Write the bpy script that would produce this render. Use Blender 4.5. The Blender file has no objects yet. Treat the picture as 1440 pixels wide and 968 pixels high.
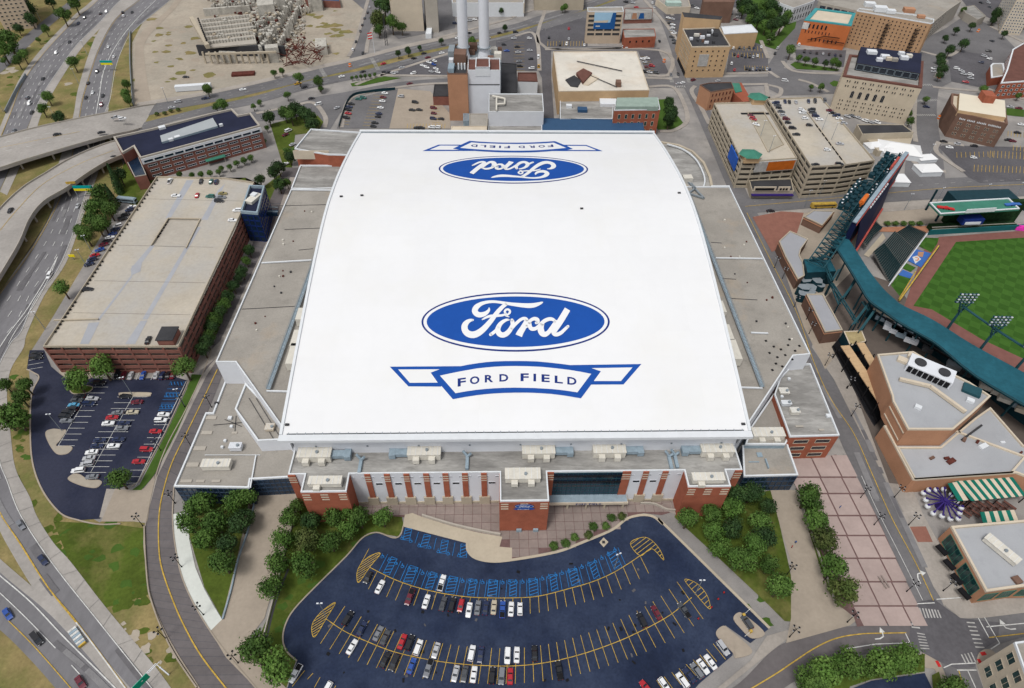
import bpy, bmesh, math, random
from mathutils import Vector, Matrix, geometry
random.seed(7)
S = bpy.context.scene
C = S.collection
# ------------------------------------------------------------------ camera, light, exposure
H = 210.0; F = 890.0; P = math.radians(45.9); RL = 0.022
FW = Vector((0, math.cos(P),-math.sin(P))); UP = Vector((0, math.sin(P), math.cos(P))); RT = Vector((1,0,0))
cam = bpy.data.cameras.new('camera'); co = bpy.data.objects.new('camera', cam); C.objects.link(co)
cam.sensor_width = 36.0; cam.lens = F / 1440 * 36.0; cam.clip_start = 1.0; cam.clip_end = 9000.0
X = RT * math.cos(RL) + UP * math.sin(RL); Y = UP * math.cos(RL) - RT * math.sin(RL); Z = -FW
M4 = Matrix((X, Y, Z)).transposed().to_4x4(); M4.translation = Vector((0,0, H)); co.matrix_world = M4
S.camera = co
S.render.resolution_x = 1024; S.render.resolution_y = 688
w = bpy.data.worlds.new('World'); S.world = w; w.use_nodes = True
wn = w.node_tree.nodes; wl = w.node_tree.links
bg = wn['Background']; sky = wn.new('ShaderNodeTexSky'); sky.sky_type = 'NISHITA'; sky.sun_disc = False
SUN_EL = math.radians(64); SUN_AZ = math.radians(215)
sky.sun_elevation = SUN_EL; sky.sun_rotation = SUN_AZ; sky.air_density = 1.0; sky.dust_density = 3.0; sky.ozone_density = 0.6
hs = wn.new('ShaderNodeHueSaturation'); hs.inputs['Saturation'].default_value = 0.2
wl.new(sky.outputs[0], hs.inputs['Color']); wl.new(hs.outputs[0], bg.inputs[0]); bg.inputs[1].default_value = 0.137
sl = bpy.data.lights.new('sun', 'SUN'); sl.energy = 1.65; sl.angle = math.radians(14); sl.color = (1,.97,.92)
so = bpy.data.objects.new('sun', sl); C.objects.link(so)
sd = Vector((math.sin(SUN_AZ) * math.cos(SUN_EL), math.cos(SUN_AZ) * math.cos(SUN_EL), math.sin(SUN_EL)))
so.rotation_euler = sd.to_track_quat('Z', 'Y').to_euler()
S.view_settings.view_transform = 'Standard'; S.view_settings.look = 'None'; S.view_settings.exposure = 0.06; S.view_settings.gamma = 1.0
# ------------------------------------------------------------------ placing: photograph point + height -> world
def ray(x, y):
    u = x - 720; v = y - 484
    return FW + RT * ((u * math.cos(RL) + v * math.sin(RL)) / F) - UP * ((-u * math.sin(RL) + v * math.cos(RL)) / F)
def W(x, y, z=0.0):
    d = ray(x, y); t = (z - H) / d.z
    return Vector((d.x * t, d.y * t, z))
def HT(t, b, bz=0):
    B = W(b[0], b[1], bz); d = ray(*t); s = (B.x * d.x + B.y * d.y) / (d.x ** 2 + d.y ** 2)
    return H + s * d.z
def K(i, *pts):
    ox = ((i - 1) % 4) * 360; oy = ((i - 1) // 4) * 242
    r = [(p[0] / 4 + ox, p[1] / 4 + oy) + tuple(p[2:]) for p in pts]
    return r
def smooth(pts, n=6, closed=False):
    out = []; N = len(pts); pts = [tuple(p) for p in pts]
    rng = N if closed else N - 1
    for i in range(rng):
        g = (lambda k: pts[k % N]) if closed else (lambda k: pts[max(0, min(N - 1, k))])
        p0, p1, p2, p3 = g(i - 1), g(i), g(i + 1), g(i + 2)
        for j in range(n):
            t = j / n; t2 = t * t; t3 = t2 * t
            out.append(tuple(.5 * (2 * b + (c - a) * t + (2 * a - 5 * b + 4 * c - d) * t2 + (3 * b - a - 3 * c + d) * t3) for a, b, c, d in zip(p0, p1, p2, p3)))
    if not closed: out.append(pts[-1])
    return out
# ------------------------------------------------------------------ materials
MATS = {}
def mat(name, col, rough=.85, var=.15, scale=.2, col2=None, mix=.5, stain=0, spec=.1, metal=0, fine=3.0, stretch=None, rand=0, bump=0):
    if name in MATS: return MATS[name]
    m = bpy.data.materials.new(name); m.use_nodes = True; n = m.node_tree.nodes; l = m.node_tree.links
    b = n['Principled BSDF']; b.inputs['Roughness'].default_value = rough; b.inputs['Metallic'].default_value = metal
    b.inputs['Specular IOR Level'].default_value = spec
    geo = n.new('ShaderNodeNewGeometry'); vec = geo.outputs['Position']
    if stretch:
        mp = n.new('ShaderNodeMapping'); mp.inputs['Scale'].default_value = stretch[:3]
        if len(stretch) > 3: mp.inputs['Rotation'].default_value = (0,0, stretch[3])
        l.new(vec, mp.inputs[0]); vec = mp.outputs[0]
    def noise(sc, det=6, rg=.6):
        t = n.new('ShaderNodeTexNoise'); t.inputs['Scale'].default_value = sc; t.inputs['Detail'].default_value = det; t.inputs['Roughness'].default_value = rg
        l.new(vec, t.inputs['Vector']); return t.outputs[0]
    def mixc(f, a, bb, typ='MIX'):
        x = n.new('ShaderNodeMix'); x.data_type = 'RGBA'; x.blend_type = typ
        for s_, v in ((x.inputs[0], f),(x.inputs[6], a),(x.inputs[7], bb)):
            if hasattr(v, 'links'): l.new(v, s_)
            else: s_.default_value = v
        return x.outputs[2]
    def ramp(f, lo, hi):
        r = n.new('ShaderNodeMapRange'); r.inputs[1].default_value = lo; r.inputs[2].default_value = hi; r.clamp = True
        l.new(f, r.inputs[0]); return r.outputs[0]
    c4 = (*col, 1)
    cur = mixc(ramp(noise(scale),.35,.65), c4,(*(v * (1 - var) for v in col),1))
    if col2: cur = mixc(ramp(noise(scale * .6 + .013,5),.5 - .12 - (mix - .5),.5 + .12 - (mix - .5)), cur, (*col2,1))
    if stain: cur = mixc(ramp(noise(scale * 2.7,8,.75),.52,.8), cur, (*(v * (1 - stain) for v in col),1))
    if fine: cur = mixc(ramp(noise(fine, 3),.3,.75), cur, mixc(1.0, cur, (1 - var * .8,) * 3 + (1,), 'MULTIPLY'))
    if rand:
        oi = n.new('ShaderNodeObjectInfo'); h = n.new('ShaderNodeHueSaturation')
        r = n.new('ShaderNodeMapRange'); r.inputs[3].default_value = 1 - rand; r.inputs[4].default_value = 1 + rand
        l.new(oi.outputs['Random'], r.inputs[0]); l.new(r.outputs[0], h.inputs['Value']); l.new(cur, h.inputs['Color']); cur = h.outputs[0]
    l.new(cur, b.inputs['Base Color'])
    if bump:
        bp = n.new('ShaderNodeBump'); bp.inputs['Strength'].default_value = bump; bp.inputs['Distance'].default_value = .3
        l.new(noise(fine or 1), bp.inputs['Height']); l.new(bp.outputs[0], b.inputs['Normal'])
    MATS[name] = m; return m
M = dict(
 conc2j=mat('sealed_joint', (.24,.23,.22)), patch=mat('asphalt_patch', (.155,.15,.158),.9,.2,.3), patchl=mat('worn_asphalt_patch', (.235,.23,.235),.9,.2,.3),
 ground=mat('city_ground', (.29,.275,.265),.95,.25,.04,(.37,.345,.32),.42, stain=.35),
 dry=mat('dry_grass', (.31,.245,.11),.95,.35,.09,(.15,.155,.05),.46, stain=.35, fine=.9),
 lawn=mat('lawn_grass', (.095,.135,.022),.95,.4,.08,(.19,.17,.06),.36, stain=.4, fine=.8),
 green=mat('green_grass', (.065,.125,.022),.95,.25,.08, fine=1.0),
 dirt=mat('bare_dirt', (.43,.375,.305),.95,.22,.03,(.33,.30,.25),.45, stain=.35, fine=.4),
 road=mat('old_asphalt', (.175,.17,.175),.9,.22,.04, stain=.25, fine=.7),
 hway=mat('highway_asphalt', (.20,.195,.205),.9,.2,.05, stain=.2, fine=.5, stretch=(1,.4,1,.5)),
 darkasph=mat('dark_asphalt', (.125,.12,.13),.9,.25,.05, stain=.3, fine=.8),
 lot=mat('sealed_asphalt', (.021,.032,.070),.7,.35,.07,(.036,.050,.092),.5, stain=.3, fine=1.2),
 lot2=mat('sealed_asphalt_left', (.023,.028,.055),.6,.3,.06,(.037,.041,.068),.5, fine=1.2),
 brickroad=mat('grey_road_slab', (.155,.14,.142),.9,.18,.05, stain=.2, fine=.6, rand=.06),
 conc=mat('concrete', (.37,.315,.255),.9,.15,.06, stain=.2, fine=.8),
 conc2=mat('shoulder_concrete', (.38,.355,.33),.9,.2,.05, stain=.25, fine=.6),
 newconc=mat('new_concrete', (.60,.62,.58),.9,.08,.1, fine=.8),
 walk=mat('pavement_concrete', (.37,.335,.30),.9,.2,.08, stain=.25, fine=1.0, rand=.05),
 garagedeck=mat('garage_deck', (.49,.44,.365),.9,.15,.035,(.41,.39,.36),.45, stain=.25, fine=.7),
 tan=mat('tan_concrete', (.46,.40,.31),.9,.12,.1, fine=1.0),
 precast=mat('precast_concrete', (.42,.385,.335),.9,.12,.15, fine=1.0),
 grav=mat('gravel_roof', (.355,.33,.295),.95,.2,.05,(.40,.32,.235),.32, stain=.4, fine=1.5),
 grav2=mat('weathered_roof', (.29,.28,.265),.95,.3,.12,(.40,.39,.37),.45, stain=.45, fine=1.0, stretch=(.45,1.6,1)),
 memb=mat('white_membrane', (.715,.72,.73),.75,.02,.02,(.69,.69,.68),.40, stain=.04, fine=.25, rand=.009),
 trimw=mat('white_trim', (.66,.685,.71),.6,.06,.3),
 panelw=mat('white_metal_panel', (.67,.69,.73),.6,.06,.2, stain=.05),
 greysteel=mat('grey_steel', (.30,.34,.37),.5,.15,.4, metal=.3),
 bluegrey=mat('blue_grey_metal', (.30,.38,.44),.5,.2,.5),
 hvac=mat('rooftop_unit_paint', (.66,.63,.56),.7,.12,.5, stain=.2),
 brick=mat('orange_brick', (.37,.12,.072),.9,.2,.3, fine=3),
 brickd=mat('dark_red_brick', (.27,.12,.095),.9,.25,.2, fine=3),
 brickb=mat('brown_brick', (.20,.12,.09),.9,.25,.15, fine=3),
 bricko=mat('salmon_brick', (.47,.25,.15),.9,.15,.1, fine=2),
 buff=mat('buff_brick', (.55,.38,.22),.9,.15,.1, fine=2),
 cream=mat('cream_stone', (.60,.52,.41),.9,.12,.1, fine=2),
 lime=mat('limestone', (.55,.47,.36),.9,.12,.15, fine=2),
 beige=mat('beige_block', (.52,.42,.32),.9,.1,.2, fine=2),
 glass=mat('dark_glass', (.012,.018,.028),.12,.2,.2, spec=.6, fine=0),
 bglass=mat('blue_glass', (.010,.028,.058),.15,.5,.15, spec=.6, fine=0),
 gglass=mat('green_glass', (.01,.05,.05),.15,.3,.2, spec=.6, fine=0),
 black=mat('black_paint', (.012,.012,.014),.5,.1,1, fine=0),
 darkroof=mat('dark_membrane_roof', (.022,.026,.055),.7,.25,.1),
 darkgrey=mat('dark_grey_roof', (.06,.06,.065),.9,.3,.1, stain=.2),
 blueroof=mat('blue_metal_roof', (.035,.085,.17),.5,.1,.2),
 teal=mat('teal_steel', (.025,.085,.105),.5,.2,.2),
 tealroof=mat('teal_metal_roof', (.022,.115,.155),.6,.3,.06, stain=.2, fine=.6),
 tealdark=mat('dark_teal_steel', (.012,.045,.06),.5,.2,.3),
 greencop=mat('green_copper', (.06,.22,.16),.7,.2,.2),
 ivy=mat('ivy_green', (.02,.055,.02),.95,.5,.5, fine=2),
 seat=mat('dark_green_seat', (.015,.04,.045),.6,.3,.6),
 wtrack=mat('clay_track', (.22,.10,.085),.95,.15,.3),
 blue=mat('logo_blue', (.012,.075,.34),.7,.08,.1, fine=.5),
 navy=mat('navy_print', (.012,.03,.17),.7,.08,.3, fine=0),
 lblue=mat('light_blue_paint', (.03,.21,.55),.8,.3,.6, stain=.4, fine=1),
 yellow=mat('yellow_paint', (.60,.40,.08),.8,.3,.5, stain=.5, fine=1),
 white=mat('white_paint', (.68,.68,.66),.8,.25,.5, stain=.3, fine=1),
 offw=mat('worn_white_paint', (.50,.49,.47),.85,.3,.4, fine=1),
 redp=mat('red_paint', (.50,.03,.03),.6,.1,1),
 orange=mat('orange_paint', (.65,.16,.03),.6,.1,1),
 orangew=mat('orange_facade', (.56,.17,.06),.9,.15,.15, fine=2),
 signg=mat('sign_green', (.0,.28,.17),.5,.05,1, fine=0),
 cyan=mat('sign_cyan', (.0,.30,.30),.5,.05,1, fine=0),
 signy=mat('sign_yellow', (.75,.62,.02),.5,.05,1, fine=0),
 joint=mat('red_paver_joint', (.17,.105,.10),.9,.2,.5),
 pink=mat('pink_concrete_tile', (.40,.315,.29),.9,.12,.15, fine=1, rand=.07),
 brownt=mat('brown_concrete_tile', (.27,.22,.20),.9,.15,.2, fine=1, rand=.08),
 redpav=mat('red_brick_paving', (.27,.125,.095),.95,.15,.3, fine=2),
 skyb=mat('pale_blue_paint', (.24,.50,.70),.7,.05,.2),
 rust=mat('rusty_steel', (.14,.045,.035),.9,.4,.5),
 rubble=mat('broken_concrete', (.54,.515,.46),.95,.3,.3, stain=.3, fine=1),
 bark=mat('bark', (.10,.075,.055),.95,.2,2),
 purple=mat('purple_paint', (.035,.02,.14),.5,.1,1, fine=0),
 brownroof=mat('red_brown_roof', (.16,.075,.06),.9,.2,.2),
 magenta=mat('pink_paint', (.75,.05,.45),.6,.05,1, fine=0),
 screen=mat('screen_black_navy', (.008,.012,.045),.5,.1,1, fine=0), stepc=mat('step_concrete', (.20,.20,.19),.9), monitor=mat('grey_roof_panel', (.36,.385,.40),.8,.08,.1), hotel=mat('hotel_brick', (.46,.29,.17),.9,.15,.1, fine=2), navyf=mat('navy_frame', (.05,.08,.13),.5,.1,1, fine=0),
 skin=mat('figure_cloth', (.08,.08,.12),.9,.2,1, fine=0, rand=.5),
 )
def leafmat(name, c, c2):
    return mat(name, c, .75,.4,.35, c2,.45, fine=1.5, rand=.24, spec=.25)
LEAF = [leafmat('leaf_mid', (.06,.13,.02),(.10,.18,.035)), leafmat('leaf_dark', (.028,.068,.018),(.05,.10,.024)),
        leafmat('leaf_light', (.09,.18,.03),(.13,.22,.045)), leafmat('leaf_olive', (.075,.115,.025),(.11,.13,.035))]
# ------------------------------------------------------------------ mesh helpers
OFF = {}
class MB:
    def __init__(s): s.v = []; s.f = []; s.m = []; s.mats = []
    def mi(s, m):
        if m not in s.mats: s.mats.append(m)
        return s.mats.index(m)
    def add(s, vs, fs, m):
        o = len(s.v); s.v += [tuple(v) for v in vs]; k = s.mi(m)
        for f in fs: s.f.append(tuple(i + o for i in f)); s.m.append(k)
    def box(s, c, d, m, rot=0.0, z0=None):
        ca, sa = math.cos(rot), math.sin(rot); z = c[2] if z0 is None else z0
        vs = []
        for k in (0,1):
            for a, b in ((-1,-1),(1,-1),(1,1),(-1,1)):
                x = a * d[0] / 2; y = b * d[1] / 2
                vs.append((c[0] + x * ca - y * sa, c[1] + x * sa + y * ca, z + k * d[2]))
        s.add(vs, [(3,2,1,0),(4,5,6,7),(0,1,5,4),(1,2,6,5),(2,3,7,6),(3,0,4,7)], m); return s
    def prism(s, poly, z0, z1, m, mtop=None, bottom=False, top=True):
        n = len(poly); poly = ccw(poly)
        z0s = z0 if hasattr(z0, '__len__') else [z0] * n; z1s = z1 if hasattr(z1, '__len__') else [z1] * n
        vs = [(p[0], p[1], z0s[i]) for i, p in enumerate(poly)] + [(p[0], p[1], z1s[i]) for i, p in enumerate(poly)]
        s.add(vs, [(i, (i + 1) % n, n + (i + 1) % n, n + i) for i in range(n)], m)
        if top: s.add(vs[n:], [tuple(range(n))], mtop or m)
        if bottom: s.add(vs[:n], [tuple(range(n))[::-1]], m)
        return s
    def sheet(s, poly, z, m):
        poly = ccw(poly); s.add([(p[0], p[1], z) for p in poly], [tuple(range(len(poly)))], m); return s
    def bar(s, a, b, r, m, r2=None, n=4):
        a = Vector(a); b = Vector(b); d = b - a
        if d.length < 1e-6: return s
        d.normalize(); u = d.cross(Vector((0,0,1)))
        if u.length < 1e-3: u = Vector((1,0,0))
        u.normalize(); v = d.cross(u); r2 = r if r2 is None else r2; vs = []
        for c, rr in ((a, r),(b, r2)):
            for i in range(n):
                t = 2 * math.pi * (i + .5) / n; vs.append(c + u * (rr * math.cos(t)) + v * (rr * math.sin(t)))
        s.add(vs, [(i, (i + 1) % n, n + (i + 1) % n, n + i)[::-1] for i in range(n)] + [tuple(range(n)), tuple(range(2 * n - 1, n - 1,-1))], m); return s
    def build(s, name, parent=None, **props):
        me = bpy.data.meshes.new(name); o3 = OFF[parent.name] if parent else Vector((0,0,0))
        me.from_pydata([(v[0] - o3.x, v[1] - o3.y, v[2] - o3.z) for v in s.v], [], s.f)
        for m in s.mats: me.materials.append(m)
        me.polygons.foreach_set('material_index', s.m); me.update()
        ob = bpy.data.objects.new(name, me); C.objects.link(ob)
        if parent: ob.parent = parent
        OFF[ob.name] = o3
        for k, v in props.items(): ob[k] = v
        return ob
def ccw(poly):
    a = sum(poly[i][0] * poly[(i + 1) % len(poly)][1] - poly[(i + 1) % len(poly)][0] * poly[i][1] for i in range(len(poly)))
    return list(poly) if a > 0 else list(poly)[::-1]
LABELS = {}
def thing(name, label, cat, loc=(0,0,0), rot=0.0, group=None):
    o = bpy.data.objects.new(name, None); C.objects.link(o); o.empty_display_size = 1
    o.location = loc; o.rotation_euler = (0,0, rot); o['label'] = label; o['category'] = cat
    if group: o['group'] = group
    OFF[o.name] = Vector(loc); return o
def tag(o, label, cat, group=None):
    o['label'] = label; o['category'] = cat
    if group: o['group'] = group
    return o
def inst(src, parent=None, loc=(0,0,0), rot=0.0, scale=None, name=None):
    o = src.copy(); C.objects.link(o); o.parent = parent; o.location = loc; o.rotation_euler = (0,0, rot)
    if scale: o.scale = scale
    return o
def obj_from(name, me, parent=None, loc=(0,0,0), rot=0.0):
    o = bpy.data.objects.new(name, me); C.objects.link(o)
    if parent: o.parent = parent
    o.location = loc; o.rotation_euler = (0,0, rot); return o
def inset(poly, d):
    poly = ccw(poly); n = len(poly); out = []
    for i in range(n):
        a = Vector(poly[i - 1][:2]); b = Vector(poly[i][:2]); c = Vector(poly[(i + 1) % n][:2])
        u = (b - a).normalized(); v = (c - b).normalized()
        n1 = Vector((-u.y, u.x)); n2 = Vector((-v.y, v.x)); bis = n1 + n2; k = bis.dot(n1)
        if abs(k) < .15: k = .15
        out.append(tuple(b + bis * (d / k)))
    return out
def ring(mb, poly, d, z0, z1, m):
    o = ccw(poly); i_ = inset(o, d); n = len(o)
    vs = [(p[0], p[1], z0) for p in o] + [(p[0], p[1], z1) for p in o] + [(p[0], p[1], z1) for p in i_] + [(p[0], p[1], z0) for p in i_]
    fs = []
    for a in range(n):
        b = (a + 1) % n
        fs += [(a, b, n + b, n + a),(n + a, n + b, 2 * n + b, 2 * n + a),(2 * n + a, 2 * n + b, 3 * n + b, 3 * n + a)]
    mb.add(vs, fs, m)
ORD = ['first', 'second', 'third', 'fourth', 'fifth', 'sixth', 'seventh', 'eighth', 'ninth', 'tenth', 'eleventh', 'twelfth', 'thirteenth', 'fourteenth', 'fifteenth', 'sixteenth', 'seventeenth', 'eighteenth', 'nineteenth', 'twentieth', 'twenty-first', 'twenty-second', 'twenty-third', 'twenty-fourth', 'twenty-fifth', 'twenty-sixth', 'twenty-seventh', 'twenty-eighth', 'twenty-ninth', 'thirtieth']
# ------------------------------------------------------------------ window, wall and building builders
WM = {}
def window_mesh(w_, h_, fm, gm, arch=False, mull=0):
    key = (round(w_, 2), round(h_, 2), fm.name, gm.name, arch, mull)
    if key in WM: return WM[key]
    t = min(.14, w_ * .12); mb = MB()
    def outline(a, b):
        if not arch: return [(-a, 0 if b else 0),(a, 0),(a, b),(-a, b)]
        return [(-a, 0),(a, 0)] + [(a * math.cos(k * math.pi / 6), b - a + a * math.sin(k * math.pi / 6)) for k in range(7)]
    o = outline(w_ / 2, h_); i_ = [(x * (1 - 2 * t / w_), t + y * (1 - 2 * t / h_)) for x, y in o]; n = len(o)
    vs = [(x, 0, z) for x, z in o] + [(x, -.12, z) for x, z in o] + [(x, -.12, z) for x, z in i_] + [(x, -.02, z) for x, z in i_]
    fs = []
    for k in range(3):
        for a in range(n):
            b = (a + 1) % n; fs.append((k * n + a, k * n + b, (k + 1) * n + b, (k + 1) * n + a))
    mb.add(vs, fs, fm); mb.add([vs[3 * n + k] for k in range(n)], [tuple(range(n))], gm)
    for k in range(mull):
        x = -w_ / 2 + w_ * (k + 1) / (mull + 1); mb.box((x, -.05,0),(.08,.06, h_ - 2 * t), fm, 0, t)
    me = bpy.data.meshes.new('window'); me.from_pydata(mb.v, [], mb.f)
    for m in mb.mats: me.materials.append(m)
    me.polygons.foreach_set('material_index', mb.m); me.update(); WM[key] = me; return me
def windows(parent, A, B, z0, z1, rows, cols, fw=.5, fh=.55, fm=None, gm=None, mar=.04, arch=False, mull=0, name='window', skip=None, pair=0):
    A = Vector(A[:2]); B = Vector(B[:2]); L = (B - A).length; u = (B - A) / L; rot = math.atan2(u.y, u.x)
    nrm = Vector((u.y, -u.x)); fm = fm or M['tan']; gm = gm or M['glass']
    cw = L * (1 - 2 * mar) / cols; rh = (z1 - z0) / rows; me = window_mesh(cw * fw, rh * fh, fm, gm, arch, mull)
    o3 = OFF[parent.name]; outs = []
    for r in range(rows):
        for c in range(cols):
            if skip and skip(r, c): continue
            s = L * mar + cw * (c + .5)
            if pair: s += (cw * pair if c % 2 == 0 else -cw * pair)
            p = A + u * s + nrm * .02
            outs.append(obj_from(name, me, parent, (p.x - o3.x, p.y - o3.y, z0 + rh * (r + (1 - fh) / 2) - o3.z), rot))
    return outs
def roofbox(parent, px, py, z, d, m, rot=.036, name='vent'):
    p = W(px, py, z); mb = MB(); mb.box(p, d, m, rot, z); return mb.build(name, parent)
def building(name, label, cat, roof_px, h, wall, roof, par=.8, parm=None, base=None, z0=0, windows_spec=(), group=None, world=None, pw=.45, roofname='roof'):
    if base: h = HT(roof_px[base[0]], base[1])
    poly = ccw(world if world else [W(x, y, h)[:2] for x, y in roof_px])
    c = sum((Vector(p[:2]) for p in poly), Vector((0,0))) / len(poly)
    T = thing(name, label, cat, (c.x, c.y, z0),0, group)
    T['height_m'] = round(h, 1)
    MB().prism(poly, z0, h - par, wall, top=False).build('wall', T)
    MB().sheet(inset(poly, pw * .5), h - par + .01, roof).build(roofname, T)
    mb = MB(); ring(mb, poly, pw, h - par, h, parm or wall); mb.build('parapet', T)
    del T['height_m']
    return T, poly, h
def edge_toward_camera(poly, k=None):
    out = []
    n = len(poly)
    for i in range(n):
        a = Vector(poly[i][:2]); b = Vector(poly[(i + 1) % n][:2]); u = b - a; nr = Vector((u.y, -u.x)); mid = (a + b) / 2
        if nr.dot(-mid) > 0: out.append((a, b))
    out.sort(key=lambda e: -((e[1] - e[0]).length)); return out
# ------------------------------------------------------------------ the ground and its sheets
ZL = {'g': .02, 'r': .12, 'l': .17, 'p': .20, 'm': .30}; ZC = dict.fromkeys(ZL, 0)
def zz(layer): ZC[layer] += 1; return ZL[layer] + ZC[layer] * .002
def sheet(name, pts, m, layer, parent=None):
    mb = MB(); z = zz(layer); mb.sheet([W(p[0], p[1], 0)[:2] for p in pts], z, m)
    return mb.build(name, parent, kind='structure') if not parent else mb.build(name, parent)
def strip(name, L, R, m, layer, n=6, kind=True, zadd=0):
    L = smooth(L, n); R = smooth(R, n); k = max(len(L), len(R))
    def rs(p, k):
        o = []
        for i in range(k):
            t = i * (len(p) - 1) / (k - 1); a = int(t); b = min(a + 1, len(p) - 1); f = t - a; o.append(tuple(x * (1 - f) + y * f for x, y in zip(p[a], p[b])))
        return o
    L = rs(L, k); R = rs(R, k); z = zz(layer) + zadd; mb = MB()
    vs = [(*W(p[0], p[1], p[2] if len(p) > 2 else 0)[:2], z + (p[2] if len(p) > 2 else 0)) for p in L + R]
    mb.add(vs, [(i, i + 1, k + i + 1, k + i) if cross_ok(vs[i], vs[i + 1], vs[k + i]) else (i, k + i, k + i + 1, i + 1) for i in range(k - 1)], m)
    return mb.build(name, kind='structure')
def cross_ok(a, b, c): return (b[0] - a[0]) * (c[1] - a[1]) - (b[1] - a[1]) * (c[0] - a[0]) > 0
def ribbon_pts(pts, wd):
    out = []
    for i, p in enumerate(pts):
        a = pts[max(0, i - 1)]; b = pts[min(len(pts) - 1, i + 1)]; d = Vector((b[0] - a[0], b[1] - a[1])); d.normalize() if d.length else None
        n = Vector((-d.y, d.x)) * wd / 2; out.append(((p[0] + n.x, p[1] + n.y),(p[0] - n.x, p[1] - n.y)))
    return out
def resample(pts, step):
    out = [pts[0]]; acc = 0
    for a, b in zip(pts, pts[1:]):
        a = Vector(a[:2]); b = Vector(b[:2]); L = (b - a).length; t = step - acc
        while t <= L: out.append(tuple(a + (b - a) * (t / L))); t += step
        acc = (acc + L) % step if L else acc
    return out
def line(mb, pxs, wd, m, z, dash=None, sm=True, zz0=None):  # painted line along photograph points, optional dash (on, off)
    p = smooth(pxs, 8) if sm and len(pxs) > 2 else pxs
    z3 = [(q[2] if len(q) > 2 else 0) for q in p]
    w_ = [W(q[0], q[1], h)[:2] + () if False else tuple(W(q[0], q[1], h)[:2]) for q, h in zip(p, z3)]
    if dash:
        r = resample(w_, 1.0); per = dash[0] + dash[1]; i = 0
        while i + dash[0] < len(r):
            seg = r[int(i):int(i + dash[0]) + 1]
            if len(seg) > 1: flat(mb, [seg[0], seg[-1]], wd, m, z + (z3[0] if z3 else 0))
            i += per
    else:
        e = ribbon_pts(w_, wd); k = len(e)
        vs = [(*a, z + z3[i]) for i, (a, b) in enumerate(e)] + [(*b, z + z3[i]) for i, (a, b) in enumerate(e)]
        mb.add(vs, [(k + i, k + i + 1, i + 1, i) for i in range(k - 1)], m)
def flat(mb, w_, wd, m, z):
    e = ribbon_pts(w_, wd); k = len(e)
    vs = [(*a, z) for a, b in e] + [(*b, z) for a, b in e]
    mb.add(vs, [(k + i, k + i + 1, i + 1, i) for i in range(k - 1)], m)
def kerb(name, pxs, wd=.35, h=.14, m=None, z0=.15, sm=True, parent=None):
    p = smooth(pxs, 6) if sm else pxs; e = ribbon_pts([W(q[0], q[1])[:2] for q in p], wd); k = len(e); mb = MB(); z1 = .22 + h
    vs = [(*a, z0) for a, b in e] + [(*a, z1) for a, b in e] + [(*b, z1) for a, b in e] + [(*b, z0) for a, b in e]; fs = []
    for i in range(k - 1):
        for j in range(3): fs.append((j * k + i, (j + 1) * k + i, (j + 1) * k + i + 1, j * k + i + 1))
    mb.add(vs, fs, m or M['conc']); return mb.build(name, parent, **({} if parent else {'kind': 'structure'}))
mb = MB(); mb.sheet([(-4500,-600),(4500,-600),(4500,6000),(-4500,6000)], 0, M['ground']); mb.build('ground', kind='structure')
# --- grass, dirt
sheet('dry_grass', [(-500,-200),(300,-200),(212,10),(186,60),(184,155),(160,200),(185,260),(75,445),(40,500),(45,600),(60,690),(140,735),(210,690),(240,800),(300,968),(330,1060),(-500,1060)], M['dry'], 'g')
sheet('lawn', K(13,(300,30),(640,45),(815,70),(815,200),(832,400),(840,440),(700,470),(590,520),(400,280)), M['lawn'], 'g')
sheet('dirt', [(255,-60),(212,10),(186,60),(186,158),(240,150),(330,125),(470,96),(490,85),(520,0),(530,-60)], M['dirt'], 'g')
sheet('lawn', [(180,215),(190,250),(216,250),(352,258),(372,262),(400,240),(380,175),(435,160),(470,170),(456,185),(415,190),(405,300),(350,380),(300,480),(268,505),(250,500),(375,335),(345,250),(200,300),(160,270)], M['lawn'], 'g')
sheet('dry_grass', K(1,(730,170),(640,400),(610,610),(750,600),(740,300)), M['dry'], 'p')
gb = MB(); rg = random.Random(12)
def blobs(path, n, sp, mats, z, r=(1.5,5)):
    w_ = resample([W(*q)[:2] for q in path], 1.0)
    for _ in range(n):
        c = rg.choice(w_); cx = c[0] + rg.gauss(0, sp); cy = c[1] + rg.gauss(0, sp); R = rg.uniform(*r); k = 9; z += .0004
        gb.sheet([(cx + R * rg.uniform(.5,1.2) * math.cos(t * 6.283 / k), cy + R * rg.uniform(.4,1) * math.sin(t * 6.283 / k)) for t in range(k)], z, M[rg.choice(mats)])
blobs(K(13,(330,60),(400,280),(590,510),(700,465),(820,440)),60,2.4,('lawn', 'lawn', 'green'),.045,(1,3.2)); blobs(K(13,(500,200),(750,150),(650,350)),14,6,('green',),.075,(1,3)); blobs(K(13,(700,560),(900,750),(1000,900)),22,4,('lawn', 'dirt'),.09,(.8,2.6))
blobs(K(9,(90,150),(100,500),(160,750),(280,960)),26,2.2,('lawn', 'green'),.1,(.8,2.4)); blobs(K(1,(620,150),(400,330),(250,640)),24,7,('lawn', 'lawn', 'dirt'),.055,(1.5,5)); blobs(K(1,(350,200),(150,380),(40,480)),22,8,('lawn', 'lawn', 'dirt'),.057,(1.5,5)); blobs([(415,720),(440,800),(400,880),(560,745)], 24,4,('green',),.06,(.8,2.6)); blobs([(1000,740),(1080,800),(1100,860)], 20,5,('green',),.08,(.8,2.6))
blobs(K(1,(1000,100),(900,400),(1300,450)),40,14,('conc', 'dry'),.05,(2,6)); blobs(K(2,(300,50),(450,150),(380,320)),40,12,('dry', 'conc'),.066,(2,7))
o = gb.build('grass_patches', kind='stuff')
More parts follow.
